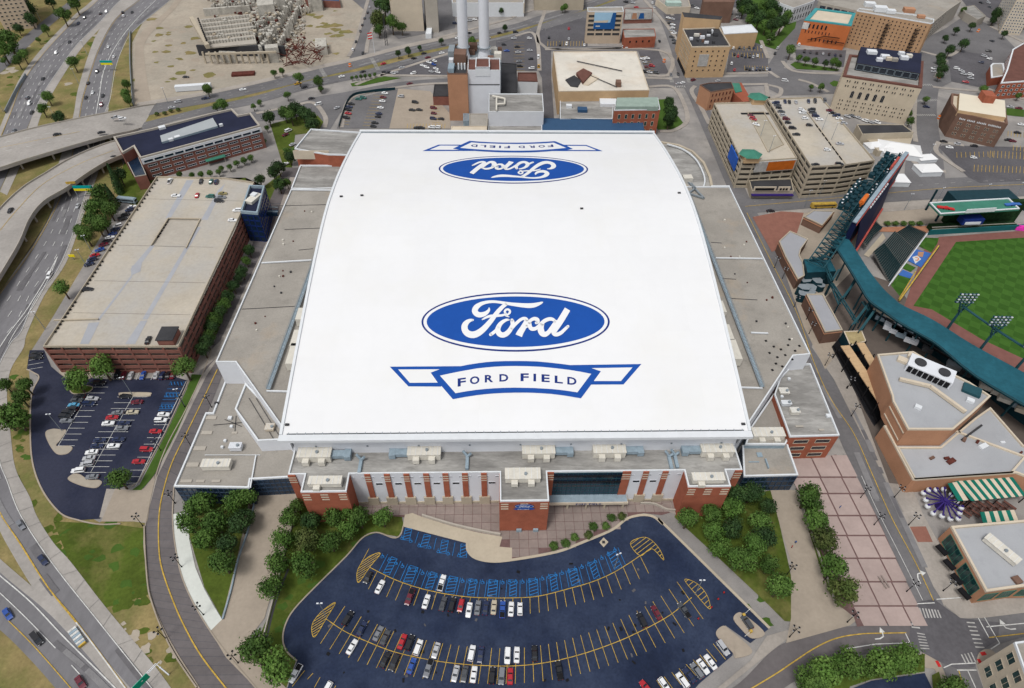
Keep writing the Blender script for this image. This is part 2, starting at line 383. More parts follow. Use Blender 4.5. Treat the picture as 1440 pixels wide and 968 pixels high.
# --- highways
strip('highway', [(150,-12),(130,8),(107,27),(62,75),(32,117),(15,160),(-8,215),(-60,300)], [(185,-12),(165,5),(140,32),(107,65),(82,100),(62,130),(47,160),(30,200),(-10,290)], M['hway'], 'r')
strip('shoulder', [(185,-12),(165,5),(140,32),(107,65),(82,100),(62,130),(47,160),(36,188),(0,270)], [(193,-12),(172,6),(147,34),(115,68),(90,105),(72,135),(58,162),(48,190),(10,275)], M['conc2'], 'r')
strip('shoulder', [(143,-12),(124,6),(101,25),(56,72),(26,114),(8,160),(-15,215)], [(150,-12),(130,8),(107,27),(62,75),(32,117),(15,160),(-8,215)], M['conc2'], 'r')
F2L = [(205,-12),(195,0),(162,27),(140,65),(127,100),(115,140),(110,168),(100,220),(85,274),(67,312),(37,362),(0,412),(-40,470),(-55,540),(-50,600),(-30,660),(2,726),(27,763),(67,826),(108,876),(175,966),(205,1010)]
F2R = [(250,-12),(240,0),(190,42),(172,70),(162,100),(155,140),(147,162),(138,220),(119,277),(100,337),(80,382),(50,422),(30,467),(15,484),(-3,520),(-10,560),(-8,600),(0,650),(10,676),(30,726),(75,794),(140,876),(212,966),(240,1000)]
F2S = [(250,-12),(240,0),(190,42),(173,70),(165,100),(158,140),(151,162),(145,220),(128,272),(110,325),(92,372),(62,417),(38,470),(33,490),(15,521),(10,559),(15,609),(22,659),(42,699),(52,726),(75,763),(100,791),(140,843),(175,886),(225,946),(262,1000)]
F2M = [(190,-12),(175,0),(147,32),(130,62),(110,125),(102,168),(80,240),(75,292),(50,340),(15,390),(-10,425),(-50,470),(-65,540),(-60,600),(-42,660),(-6,735),(15,775),(55,840),(88,876),(155,966),(185,1010)]
strip('highway', F2L, F2R, M['hway'], 'r', 5)
strip('shoulder', F2R, F2S, M['conc2'], 'r', 5)
strip('shoulder', F2M, F2L, M['conc2'], 'r', 5)
strip('highway', [(-60,740),(0,793),(60,840),(92,873),(130,905),(170,955),(200,1000)], [(-60,840),(0,886),(40,925),(78,968),(110,1010)], M['hway'], 'r')
strip('shoulder', [(-60,730),(0,786),(45,825),(90,866),(110,885),(182,966),(210,1000)], [(-60,745),(0,805),(60,855),(95,890),(130,930),(160,966),(190,1000)], M['conc2'], 'r')
# --- local roads at the upper left, demolition-site service track
strip('road', [(-30,95),(0,84),(25,60),(60,30),(90,8),(110,-10)], [(-30,115),(0,103),(30,75),(67,40),(100,12),(125,-10)], M['road'], 'r')
strip('track', [(252,-10),(235,15),(195,50),(190,80),(190,155)], [(262,-10),(247,12),(207,55),(204,90),(214,150)], M['conc'], 'r')
# --- boulevard carriageways
Bn_t = [(193,150,0),(250,141,0),(300,132,0),(360,119,0),(450,97,0),(500,86,0),(570,68,0),(640,53,0),(720,35,0),(760,22,0),(830,2,0),(880,-15,0)]
Bn_b = [(200,165,0),(250,153,0),(300,144,0),(360,131,0),(450,109,0),(500,97,0),(570,78,0),(640,63,0),(720,44,0),(770,30,0),(840,8,0),(895,-15,0)]
Bs_t = [(180,178,0),(225,167,0),(290,151,0),(360,135,0),(430,115,0),(520,97,0),(600,76,0),(660,62,0),(730,45,0),(790,24,0),(840,10,0),(900,-12,0)]
Bs_b = [(165,192,0),(200,184,0),(240,172,0),(300,158,0),(360,146,0),(440,124,0),(520,107,0),(600,88,0),(670,71,0),(740,54,0),(800,36,0),(850,20,0),(920,-10,0)]
strip('median_grass', Bn_b, Bs_t, M['dry'], 'g')
strip('road', Bn_t, Bn_b, M['road'], 'r'); strip('road', Bs_t, Bs_b, M['road'], 'r')
strip('pavement', [(p[0], p[1] - 5) for p in Bn_t[:8]], Bn_t[:8], M['walk'], 'p')
strip('road', [(340,160),(400,150),(445,137),(485,130),(560,116),(620,111),(660,110)], [(345,172),(400,168),(440,158),(485,143),(500,131),(560,122),(620,119),(660,118)], M['road'], 'r')
sheet('road', [(440,138),(490,130),(500,140),(478,160),(460,190),(440,200),(455,172),(435,150)], M['road'], 'r')
strip('road', [(524,-20),(520,10),(505,40),(492,82)], [(545,-20),(540,10),(525,40),(513,82)], M['road'], 'r')
# --- streets among the buildings at the top and right
strip('road', [(905,-15),(917,0),(940,60),(955,110),(970,140),(998,205),(1030,280),(1075,370),(1115,450),(1142,512),(1162,566),(1183,624),(1232,726),(1289,850),(1330,950),(1350,1010)],
      [(925,-15),(937,0),(955,50),(970,95),(990,140),(1025,205),(1052,275),(1095,355),(1130,430),(1150,490),(1172,534),(1200,585),(1230,646),(1268,726),(1318,830),(1350,900),(1400,1010)], M['road'], 'r')
sheet('road', K(3,(190,255),(830,270),(830,290),(190,290)), M['road'], 'r')
sheet('road', [(700,60),(766,40),(775,70),(775,108),(780,180),(765,180),(762,110),(745,75),(730,62)], M['darkasph'], 'r')
strip('road', [(905,109),(960,110),(1020,109),(1080,108),(1110,104)], [(912,124),(960,124),(1020,123),(1080,121),(1110,121)], M['road'], 'r')
sheet('road', [(1080,90),(1100,96),(1130,100),(1190,108),(1180,132),(1100,135),(1080,125)], M['road'], 'r')
strip('road', [(1080,92),(1100,60),(1120,20),(1130,-15)], [(1100,100),(1112,78),(1135,40),(1160,10)], M['road'], 'r')
strip('road', [(1295,100),(1290,140),(1283,170),(1275,215),(1270,262)], [(1325,100),(1318,140),(1318,170),(1325,215),(1330,262)], M['road'], 'r')
sheet('road', [(1290,60),(1330,40),(1360,20),(1400,40),(1440,80),(1500,110),(1500,135),(1400,128),(1380,118),(1345,112),(1320,125),(1290,125)], M['road'], 'r')
strip('road', [(1040,283),(1080,272),(1200,264),(1320,252),(1440,246),(1520,240)], [(1048,302),(1080,298),(1200,288),(1320,280),(1440,276),(1520,270)], M['road'], 'r')
strip('pavement', [(1080,299),(1200,289),(1320,281),(1440,277)], [(1080,307),(1200,298),(1320,290),(1440,286)], M['walk'], 'p')
# --- lower right intersection and curved avenue
strip('road', K(16,(-500,1100),(-200,968),(0,778),(100,710),(250,655),(400,628),(560,612),(690,602),(830,592)), K(16,(-300,1250),(80,975),(200,905),(400,812),(600,762),(700,745),(800,742),(860,760),(900,790)), M['brickroad'], 'r')
sheet('road', K(16,(800,590),(830,488),(930,468),(1000,520),(1080,575),(1200,590),(1300,600),(1290,700),(1180,770),(1160,850),(1060,860),(960,820),(860,765),(790,745)), M['darkasph'], 'm')
strip('road', K(16,(1120,580),(1200,573),(1440,545),(1600,530)), K(16,(1180,770),(1240,745),(1300,720),(1440,680),(1600,640)), M['road'], 'r')
strip('road', K(16,(960,810),(1010,870),(1060,1100)), K(16,(1170,800),(1175,870),(1260,1100)), M['road'], 'r')
SL = [(400,236),(372,300),(345,370),(320,430),(298,492),(285,527),(260,580),(236,625),(220,668),(207,726),(203,763),(207,801),(212,838),(227,878),(250,921),(280,968),(300,1010)]
SR = [(425,236),(400,300),(375,380),(350,440),(320,500),(312,530),(292,580),(270,630),(245,684),(243,726),(246,763),(255,808),(272,848),(296,888),(320,921),(360,968),(395,1010)]
def slabs(Lp, Rp, n, name, label=None):
    L = smooth(Lp, 8); R = smooth(Rp, 8); T = None
    for i in range(n):
        a0 = i / n; a1 = (i + 1) / n - .0012
        def at(p, t): t *= len(p) - 1; k = min(int(t), len(p) - 2); f = t - k; return tuple(x * (1 - f) + y * f for x, y in zip(p[k], p[k + 1]))
        for s0, s1 in ((0,.495),(.5,1)):
            q = []
            for t, s_ in ((a0, s0),(a1, s0),(a1, s1),(a0, s1)):
                a = at(L, t); b = at(R, t); q.append(W(a[0] * (1 - s_) + b[0] * s_, a[1] * (1 - s_) + b[1] * s_)[:2])
            m_ = MB(); m_.sheet(q, .145, M['brickroad'])
            if T is None:
                mm = MB(); Ls = [W(*p)[:2] for p in L]; Rs = [W(*p)[:2] for p in R]; k = len(Ls)
                mm.add([(*p, .13) for p in Ls] + [(*p, .13) for p in Rs], [(k + j, k + j + 1, j + 1, j)[::-1] for j in range(k - 1)], M['darkasph']); T = mm.build('road', kind='structure')
            m_.build('road_slab', T)
slabs(SL, SR, 58, 'road')
kerb('kerb', SL[4:], .4); kerb('kerb', SR[8:], .4)
# --- pavements and forecourts
sheet('pavement', [(303,505),(285,527),(255,590),(236,625),(222,668),(205,690),(150,688),(140,728),(205,736),(222,670),(290,530),(330,470),(420,250),(408,250),(380,330),(310,480),(268,520),(262,560),(283,522)], M['walk'], 'p')
sheet('lawn', [(270,527),(284,528),(250,606),(217,669),(199,690),(186,690),(197,682),(233,612),(263,548)], M['green'], 'm')
sheet('pavement', K(9,(650,815),(720,825),(810,815),(870,740),(830,1000),(640,1000),(570,1000)), M['conc'], 'p')
sheet('pavement', K(13,(975,-10),(1060,-20),(1065,130),(1100,290),(1150,410),(1200,500),(1255,590),(1185,650),(1090,490),(1020,330),(985,150)), M['newconc'], 'p')
sheet('lawn', K(13,(1040,-60),(1400,-120),(1440,0),(1360,230),(1300,400),(1245,570),(1150,400),(1070,130)), M['lawn'], 'g')
sheet('pavement', [(352,698),(425,690),(413,730),(392,800),(372,870),(345,905),(318,925),(296,888),(312,872),(335,780)], M['conc'], 'p')
sheet('pavement', [(318,925),(345,905),(375,945),(400,965),(440,1010),(395,1010),(360,968)], M['conc'], 'p')
sheet('lawn', [(400,700),(560,700),(568,741),(560,755),(530,750),(505,765),(447,822),(402,880),(398,905),(416,930),(400,975),(345,940),(380,860),(392,790),(410,720)], M['lawn'], 'g')
strip('drain', [(404,800),(385,850),(372,905)], [(407,800),(388,850),(375,905)], M['darkgrey'], 'g')
sheet('pavement', [(920,712),(1000,745),(1080,850),(1118,875),(1112,885),(1078,895),(1055,930),(1000,975),(880,1040),(960,1060),(1020,968),(1105,900),(1180,880),(1210,872),(1180,850),(1165,850),(1095,690),(1040,690),(950,705)], M['walk'], 'p')
sheet('lawn', [(955,712),(1085,690),(1110,800),(1120,860),(1112,875),(1103,874),(1080,851),(1012,787),(948,728)], M['lawn'], 'm')
sheet('pavement', [(1083,690),(1118,690),(1138,752),(1172,845),(1210,868),(1195,880),(1105,905),(1112,870),(1112,790),(1098,745)], M['conc'], 'm')
sheet('lawn', [(1120,690),(1150,685),(1208,842),(1172,848),(1150,790)], M['lawn'], 'm')
sheet('pavement', K(12,(245,20),(330,-300),(480,30),(600,400),(850,900),(1000,1450),(990,1480),(770,968),(600,650),(470,400),(370,200)), M['walk'], 'p')
sheet('pavement', K(16,(740,-20),(860,-30),(1000,230),(1100,450),(1440,470),(1440,545),(1200,575),(1080,575),(1000,510),(930,400)), M['walk'], 'p')
sheet('pavement', [(1130,300),(1210,290),(1190,480),(1160,520),(1130,460),(1095,360),(1060,305)], M['conc'], 'p')
sheet('red_paving', [(1058,306),(1098,298),(1130,300),(1120,330),(1093,352),(1085,355)], M['redpav'], 'm')
sheet('red_paving', K(16,(795,62),(885,60),(925,148),(840,148)), M['redpav'], 'm')
def bil(q, s, t):
    a = Vector(q[0]) * (1 - s) + Vector(q[1]) * s; b = Vector(q[3]) * (1 - s) + Vector(q[2]) * s; return a * (1 - t) + b * t
def tiles(q, nx, ny, gap, zt, m, parent, name='tile', skip=None, th=.06):
    wq = [W(*p) for p in q]
    for i in range(nx):
        for j in range(ny):
            if skip and skip(i, j): continue
            g = gap
            pts = [bil(wq, (i + g) / nx, (j + g) / ny), bil(wq, (i + 1 - g) / nx, (j + g) / ny), bil(wq, (i + 1 - g) / nx, (j + 1 - g) / ny), bil(wq, (i + g) / nx, (j + 1 - g) / ny)]
            mb = MB(); mb.prism([p[:2] for p in pts], zt - th, zt + random.uniform(0,.01), m); mb.build(name, parent)
plz = sheet('plaza', [(1112,655),(1175,640),(1192,650),(1232,726),(1288,850),(1286,873),(1205,882),(1200,868),(1170,845),(1180,842),(1120,690)], M['joint'], 'm')
def plaza_rows():
    ys = [(640,672),(672,695),(695,726),(726,754),(754,786),(786,819),(819,853),(853,882)]
    def xc(k, y):
        L = [(1113,.40),(1142,.41),(1172,.417),(1193 + 4,.46)]
        return [1120 + (y - 690) * .485,1150 + (y - 665) * .455,1180 + (y - 665) * .475,1196 + (y - 650) * .47][k]
    for (a, b) in ys:
        for k in range(3):
            x0a, x1a, x0b, x1b = xc(k, a), xc(k + 1, a), xc(k, b), xc(k + 1, b)
            if k == 0 and a > 850: pass
            g = 1.1
            q = [W(x0a + g, a + g), W(x1a - g, a + g), W(x1b - g, b - g), W(x0b + g, b - g)]
            mb = MB(); mb.prism([p[:2] for p in q], .33,.38 + random.uniform(0,.01), M['pink']); mb.build('tile', plz)
plaza_rows()
fpl = sheet('plaza', [(490,700),(960,695),(975,712),(930,725),(905,722),(885,728),(860,745),(820,762),(780,775),(720,787),(700,785),(690,770),(570,728),(500,722)], M['joint'], 'l')
def in_poly(p, poly):
    r = False; n = len(poly)
    for i in range(n):
        a = poly[i]; b = poly[(i + 1) % n]
        if (a[1] > p[1]) != (b[1] > p[1]) and p[0] < (b[0] - a[0]) * (p[1] - a[1]) / (b[1] - a[1]) + a[0]: r = not r
    return r
fpoly = [W(*p)[:2] for p in [(488,698),(962,692),(978,712),(930,722),(905,722),(885,726),(860,743),(820,760),(780,773),(722,785),(716,762),(660,752),(575,730),(500,722)]]
o0 = W(500,703); ex = Vector((math.cos(.038), math.sin(.038))); ey = Vector((-ex.y, ex.x)); ts = 3.35
for i in range(-1,36):
    for j in range(-9,3):
        c = Vector(o0[:2]) + ex * (i + .5) * ts + ey * (j + .5) * ts
        if in_poly(c, fpoly):
            mb = MB(); mb.box((c.x, c.y, 0),(ts - .16, ts - .16,.06), M['brownt'], .038,.17); mb.build('tile', fpl)
# --- front car park
LOT = [(567,741),(563,753),(553,757),(530,749.5),(510,757),(487,783),(447.5,822),(415,856),(402,878),(398,900),(404,917),(418,930),(398,985),(390,1040),(900,1060),(950,1000),(983,962),(1030,922),(1030,905),(1008,893),(1020,880),(1055,905),(1082,884),(937,741),(932,738),(920,728),(908,725),(895,726),(880,731),(860,746),(820,763),(782,777),(720,788),(690,790),(668,785),(658,775),(657,763)]
lot = sheet('parking_lot', LOT, M['lot'], 'l')
kerb('kerb', [LOT[i] for i in range(0,12)], .45,.12, M['conc'])
kerb('kerb', [(1082,884),(937,741),(932,738),(920,728),(908,725),(895,726),(880,731),(860,746),(820,763),(782,777),(720,788),(690,790),(668,785),(658,775),(657,763)], .9,.14, M['tan'])
AC = K(14,(640,290),(760,350),(870,392),(980,422),(1100,445),(1240,460),(1440,462)) + K(15,(150,452),(320,410),(450,372),(560,325),(650,272),(720,225),(785,185))
BC = K(14,(395,580),(500,650),(620,705),(760,760),(900,795),(1050,822),(1200,838),(1300,843),(1440,845)) + K(15,(150,832),(300,803),(450,760),(600,705),(700,660),(800,610),(900,550),(1010,460))
ym = MB(); bm_ = MB(); ZM = .32
line(ym, AC, .22, M['yellow'], ZM); line(ym, BC, .22, M['yellow'], ZM)
def yat(curve, x):
    c = smooth(curve, 8)
    for a, b in zip(c, c[1:]):
        if a[0] <= x <= b[0]: return a[1] + (b[1] - a[1]) * (x - a[0]) / (b[0] - a[0])
    return c[-1][1]
def lean(x): return (x - 737) / 410 if x < 737 else (x - 737) / 330
def stall(mb, curve, x, up, down, m=None, z=ZM):
    y = yat(curve, x); k = lean(x)
    line(mb, [(x - k * up, y - up),(x + k * down, y + down)], .17, m or M['yellow'], z + .003, sm=False)
x = 519
while x < 905: stall(ym, AC, x, 0,23 + abs(x - 737) * .01); x += 11.9
x = 469
while x < 975:
    stall(ym, BC, x, 25,25 + abs(x - 737) * .01); x += 12.2
for q in [K(14,(205,960),(275,870)), K(14,(290,920),(322,885)), K(14,(330,965),(362,908)), K(14,(380,980),(405,935)), K(14,(430,990),(450,955))]: line(ym, q, .17, M['yellow'], ZM, sm=False)
for a, b in [((1130,720),(1200,808)),((1092,750),(1150,820)),((1055,782),(1110,850)),((1018,810),(1070,870)),((978,835),(1035,900)),((938,858),(990,930)),((897,880),(950,950)),((855,905),(905,975)),((812,925),(870,1010))]:
    line(ym, K(15, a, b),.17, M['yellow'], ZM, sm=False)
def cap(poly, n, z=ZM, m=None, tgt=None):
    p = smooth(poly, 5, True); wp = [W(*q)[:2] for q in p]; tgt = tgt or ym; m = m or M['yellow']
    flat(tgt, wp + [wp[0]], .2, m, z + .004)
    xs = [q[0] for q in wp]; ys = [q[1] for q in wp]; d = Vector((1,.75)).normalized(); nn = Vector((-d.y, d.x))
    lo = min(nn.dot(Vector(q)) for q in wp); hi = max(nn.dot(Vector(q)) for q in wp)
    for i in range(n):
        c = lo + (hi - lo) * (i + .5) / n; hits = []
        for a, b in zip(wp, wp[1:] + [wp[0]]):
            a = Vector(a); b = Vector(b); fa = nn.dot(a) - c; fb = nn.dot(b) - c
            if fa * fb < 0: hits.append(a + (b - a) * (fa / (fa - fb)))
        if len(hits) >= 2:
            hits.sort(key=lambda h: d.dot(h)); flat(tgt, [tuple(hits[0]), tuple(hits[-1])], .2, m, z + .006)
cap(K(14,(700,213),(650,222),(600,260),(575,300),(568,340),(580,375),(640,290)),9)
cap(K(15,(665,155),(730,122),(780,135),(830,190),(852,250),(785,185),(720,225)),9)
cap(K(14,(448,490),(400,515),(350,560),(315,620),(330,683),(395,580)),9)
cap(K(15,(970,362),(1020,370),(1070,410),(1105,470),(1110,525),(1040,450)),8)
ym.build('yellow_lot_marking', lot)
def ladder(c0, c1, wpx, mb, k, n=4, z=ZM):
    a = W(*c0); b = W(*c1); d = (b - a); L = d.length; d.normalize(); s = Vector((d.y, -d.x, 0)) * wpx / 2
    q = [a + s, a - s, b - s, b + s]; flat(mb, [tuple(p[:2]) for p in q + [q[0]]], .2, M['lblue'], z)
    for i in range(n):
        t0 = (i + .1) / n; t1 = (i + .9) / n; flat(mb, [tuple((a + s + d * L * t1)[:2]), tuple((a - s + d * L * t0)[:2])], .22, M['lblue'], z + .003)
def wheelchair(mb, c, rot, z=ZM):
    p = W(*c); ca, sa = math.cos(rot), math.sin(rot)
    def T(x, y): return (p.x + x * ca - y * sa, p.y + x * sa + y * ca)
    flat(mb, [T(.45 * math.cos(t * math.pi / 4),.45 * math.sin(t * math.pi / 4)) for t in range(9)], .16, M['lblue'], z)
    flat(mb, [T(-.1,.3), T(-.1,1.0), T(.1,1.15)], .18, M['lblue'], z + .003); flat(mb, [T(-.1,.5), T(.5,.5), T(.7,-.3)], .16, M['lblue'], z + .006)
x = 533; i = 0
while x < 886:
    y = yat(AC, x); k = lean(x); up = 25; t = (x - k * up * 1.0, y - up)
    if i % 3 == 1: ladder(t, (x - k * 1, y - 2),2.2 if i % 2 else 2.9, bm_, k, 5)
    else: line(bm_, [t, (x, y - 1)], .17, M['lblue'], ZM, sm=False)
    wheelchair(bm_, (x - 6 - k * up * .85, y - up * .85),0); x += 9.9; i += 1
for j, (a, b) in enumerate([((860,72),(845,138)),((915,92),(895,155)),((965,108),(942,180)),((1015,125),(1000,190)),((1065,138),(1050,212)),((1120,150),(1105,225)),((1172,160),(1165,235))]):
    if j % 2 == 0: ladder(K(14, a)[0], K(14, b)[0], 2.3, bm_, 0,4)
    else: line(bm_, K(14, a, b),.17, M['lblue'], ZM, sm=False)
    wheelchair(bm_, K(14,(b[0] - 25, b[1] - 10))[0], 0)
bm_.build('blue_lot_marking', lot)
def island(pxs, m, mk=None, name='traffic_island', h=.2):
    p = [W(*q)[:2] for q in smooth(pxs, 6, True)]; mb = MB(); mb.prism(p, .1,.22 + h, M['conc']); mb.sheet(inset(p, .35),.225 + h, m); return mb.build(name, kind='structure')
island(K(15,(1148,650),(1185,620),(1220,640),(1350,760),(1260,800),(1240,770),(1160,690)), M['conc'])
island(K(15,(1244,580),(1270,545),(1310,560),(1420,660),(1350,690),(1290,640)), M['conc'])
mb = MB(); a = K(15,(490,150),(515,122),(542,148),(515,178)); mb.sheet([W(*q)[:2] for q in a], ZM, M['tan']); mb.box(W(848.7,763.3),(1,1,.1), M['darkgrey'], 0, ZM); mb.build('drain_pad', lot)
# --- left car park
L2 = [(42,493),(62,493),(72,516),(85,527),(100,530),(170,535),(245,530),(265,536),(262,545),(232,610),(195,678),(160,690),(141,730),(110,732),(85,722),(60,690),(46,650),(43,600),(45,555),(55,532),(48,525),(38,520)]
lot2 = sheet('parking_lot', L2, M['lot2'], 'l')
kerb('kerb', [(38,520),(48,525),(55,532),(45,555),(43,600),(46,650),(60,690),(85,722),(110,732),(141,738),(170,737)], .5,.12, M['conc'])
kerb('kerb', [(265,536),(262,545),(232,610),(195,678),(185,685)], .4,.12, M['conc'], sm=False)
island(K(9,(350,485),(300,480),(258,500),(275,560),(320,620),(380,620),(410,590),(390,575),(320,575),(345,540),(375,490)), M['dirt'])
island(K(9,(385,765),(410,735),(450,735),(500,765),(560,768),(575,785),(540,812),(460,800)), M['dirt'])
island(K(9,(390,260),(400,235),(520,240),(500,275),(420,285)), M['lawn'])
island(K(9,(670,285),(690,275),(840,275),(850,288),(830,298),(690,295)), M['tan'])
island(K(9,(345,175),(350,140),(500,150),(520,190),(430,210)), M['dirt'])
wm2 = MB()
def comb(p0, p1, l, r, n, sl=.0, mb=None, m=None, skip=()):
    for i in range(n + 1):
        if i in skip: continue
        t = i / n; x = p0[0] + (p1[0] - p0[0]) * t; y = p0[1] + (p1[1] - p0[1]) * t
        line(mb or wm2, [(x - l, y - l * sl),(x + r, y + r * sl)], .16, m or M['white'], ZM, sm=False)
c9 = lambda *p: K(9, *p)
line(wm2, c9((500,285),(330,575)),.16, M['white'], ZM + .004, sm=False); comb(*c9((517,245),(330,575)),0,23,10)
line(wm2, c9((757,285),(510,728)),.16, M['white'], ZM + .004, sm=False); comb(*c9((745,300),(515,725)),21,21,13)
comb(*c9((965,420),(780,785)),20,0,10); line(wm2, c9((1050,210),(765,800)),.2, M['white'], ZM + .004, sm=False)
for a in range(8): line(wm2, c9((660 + a * 42,160),(640 + a * 42,205)),.16, M['white'], ZM, sm=False)
for a in range(3): line(wm2, c9((165 - a * 4,95 + a * 26),(250 - a * 4,80 + a * 26)),.16, M['white'], ZM, sm=False)
wm2.build('white_lot_marking', lot2)
b2 = MB()
comb(*c9((1040,215),(970,375)),20,0,8, mb=b2, m=M['lblue'])
for y0 in (225,290,355): ladder(c9((1035 - (y0 - 215) * .4, y0))[0], c9((960 - (y0 - 215) * .4, y0))[0], 2.0, b2,0,4)
b2.build('blue_lot_marking', lot2)
# --- lane lines
lm = MB(); Z2 = .33
line(lm, F2R, .25, M['white'], Z2); line(lm, [(p[0] + 1.5, p[1] + .5) for p in F2L], .25, M['yellow'], Z2)
def mid(t, A=F2L, B=F2R, k=60):
    a = smooth(A, 5); b = smooth(B, 5); n = min(len(a), len(b)); o = []
    for i in range(n):
        fa = i * (len(a) - 1) / (n - 1); fb = i * (len(b) - 1) / (n - 1); p = a[int(fa)]; q = b[int(fb)]; o.append((p[0] * (1 - t) + q[0] * t, p[1] * (1 - t) + q[1] * t))
    return o
for t in (.28,.52,.76):
    m_ = mid(t); line(lm, m_[:75], .3, M['white'], Z2 + .003, dash=(4,7), sm=False)
f1L = [(150,-12),(130,8),(107,27),(62,75),(32,117),(15,160),(-8,215)]; f1R = [(185,-12),(165,5),(140,32),(107,65),(82,100),(62,130),(47,160)]
for t in (.2,.4,.6,.8): line(lm, mid(t, f1L, f1R),.3, M['white'], Z2, dash=(4,7), sm=False)
line(lm, f1L, .25, M['yellow'], Z2); line(lm, f1R, .25, M['white'], Z2)
line(lm, K(1,(880,0),(760,120),(680,220),(620,320),(580,420),(560,540),(540,650)),.5, M['white'], Z2 + .01)
line(lm, K(5,(325,480),(250,620),(150,780),(60,900),(0,990)),.45, M['white'], Z2 + .02)
line(lm, K(5,(325,480),(280,590),(200,740),(100,880),(50,968)),.3, M['white'], Z2 + .022)
line(lm, K(13,(10,0),(110,150),(270,400),(430,600)),.3, M['yellow'], Z2 + .03); line(lm, K(13,(430,600),(560,770),(705,968),(740,1020)),.35, M['white'], Z2 + .03)
line(lm, K(13,(-60,280),(0,335),(180,490),(370,690),(650,968),(690,1010)),.35, M['white'], Z2)
line(lm, K(13,(-40,400),(0,432),(150,575),(315,745)),.25, M['white'], Z2); line(lm, K(13,(405,840),(450,890)),.25, M['white'], Z2)
line(lm, K(13,(50,590),(200,740),(400,968),(430,1000)),.25, M['yellow'], Z2)
line(lm, [(306,520),(287,560),(265,605),(242,652),(229,695),(224,726),(223.5,763),(227,796),(240,836),(257,876),(282,921),(318,968),(350,1005)], .4, M['yellow'], Z2)
line(lm, K(16,(-400,1150),(0,915),(130,830),(260,745),(380,690),(520,665),(680,660),(775,658)),.35, M['yellow'], Z2)
line(lm, [(1050,300),(1085,370),(1120,440),(1145,512),(1168,562),(1200,610),(1225,665),(1252,726),(1287,792),(1312,845)], .3, M['yellow'], Z2)
line(lm, [(1211,670),(1233,718),(1262,775),(1297,845)], .2, M['white'], Z2)
for q in (K(16,(835,495),(935,490)), K(16,(945,470),(1090,460)), K(16,(430,750),(600,722),(790,715)), K(16,(770,660),(812,748)), K(16,(1180,575),(1240,685)), K(16,(1215,572),(1300,718)), K(16,(1300,718),(1250,750)), K(16,(1225,625),(1440,605)),
          K(16,(985,855),(1030,835),(1165,828)), K(16,(1060,868),(1170,868)), K(16,(1120,870),(1165,968))):
    line(lm, q, .3, M['white'], Z2, sm=False)
line(lm, K(16,(1240,685),(1440,662),(1600,640)),.3, M['yellow'], Z2); line(lm, K(16,(1070,870),(1100,968),(1130,1050)),.3, M['yellow'], Z2)
for i in range(7): line(lm, K(16,(850 + i * 17,518 + i * 2),(868 + i * 17,575)),.45, M['offw'], Z2, sm=False)
for i in range(3): line(lm, K(16,(805,592 + i * 17),(852,597 + i * 17)),.45, M['offw'], Z2, sm=False)
for i in range(7): line(lm, K(16,(1115 + i * 8,600 + i * 23),(1160 + i * 9,603 + i * 23)),.4, M['offw'], Z2, sm=False)
for i in range(4): line(lm, K(16,(1085 + i * 18,780 - i * 4),(1110 + i * 18,830 - i * 3)),.4, M['offw'], Z2, sm=False)
for i in range(6): line(lm, K(16,(835 + i * 4,660 + i * 17),(880 + i * 5,668 + i * 16)),.3, M['offw'], Z2, sm=False)
def arrow(c, d, s=1.0, turn=1):
    p = W(*c); q = W(c[0] + d[0], c[1] + d[1]); u = (q - p); u.z = 0; u.normalize(); v = Vector((-u.y, u.x, 0)) * turn
    pts = [p - u * 2.2 * s, p - u * .6 * s, p + u * .6 * s + v * .5 * s, p + u * .9 * s + v * 1.6 * s]; flat(lm, [tuple(a[:2]) for a in pts], .4, M['white'], Z2 + .01)
    e = pts[-1]; lm.add([(*(e + u * .8 * s)[:2], Z2 + .02),(*(e - u * .9 * s)[:2], Z2 + .02),(*(e + v * 1.5 * s)[:2], Z2 + .02)], [(0,1,2) if turn < 0 else (0,2,1)], M['white'])
arrow(K(16,(835,340))[0], (-5,-10),1.2,-1); arrow(K(16,(640,690))[0], (10,-1),1.1,1); arrow(K(16,(680,745))[0], (10,-1),1.2,-1); arrow(K(16,(1352,640))[0], (-10,1),1.1,-1)
for t in (.33,.66):
    line(lm, [(a[0] * (1 - t) + b[0] * t, a[1] * (1 - t) + b[1] * t) for a, b in zip(Bn_t, Bn_b)], .25, M['offw'], Z2, dash=(3,9))
    line(lm, [(a[0] * (1 - t) + b[0] * t, a[1] * (1 - t) + b[1] * t) for a, b in zip(Bs_t, Bs_b)], .25, M['offw'], Z2, dash=(3,9))
line(lm, [(1048,291),(1200,277),(1320,266),(1440,260)], .3, M['yellow'], Z2)
line(lm, [(1060,284),(1200,270),(1320,259),(1440,253)], .25, M['offw'], Z2, dash=(3,8))
lm.build('lane_marking', kind='structure')
rp = random.Random(8); pm_ = MB()
def patches(path, n, wd, ln_, mm=('patch', 'patchl'), z=.27):
    w_ = [W(*q[:2])[:2] for q in path]; r = resample(w_, 1.0)
    for _ in range(n):
        L = int(rp.uniform(*ln_)); i = rp.randrange(0, max(1, len(r) - L - 1)); seg = r[i:i + L + 1:3]
        if len(seg) > 1: flat(pm_, seg, wd * rp.uniform(.6,1.1), M[rp.choice(mm)], z + rp.random() * .02)
for t in (.14,.4,.64,.88): patches(mid(t),9,2.6,(8,45)); patches(mid(t, f1L, f1R),5,2.6,(8,45))
for t in (.25,.75): patches([(a[0] * (1 - t) + b[0] * t, a[1] * (1 - t) + b[1] * t) for a, b in zip(Bn_t, Bn_b)], 7,2.5,(8,40)); patches([(a[0] * (1 - t) + b[0] * t, a[1] * (1 - t) + b[1] * t) for a, b in zip(Bs_t, Bs_b)], 7,2.5,(8,40))
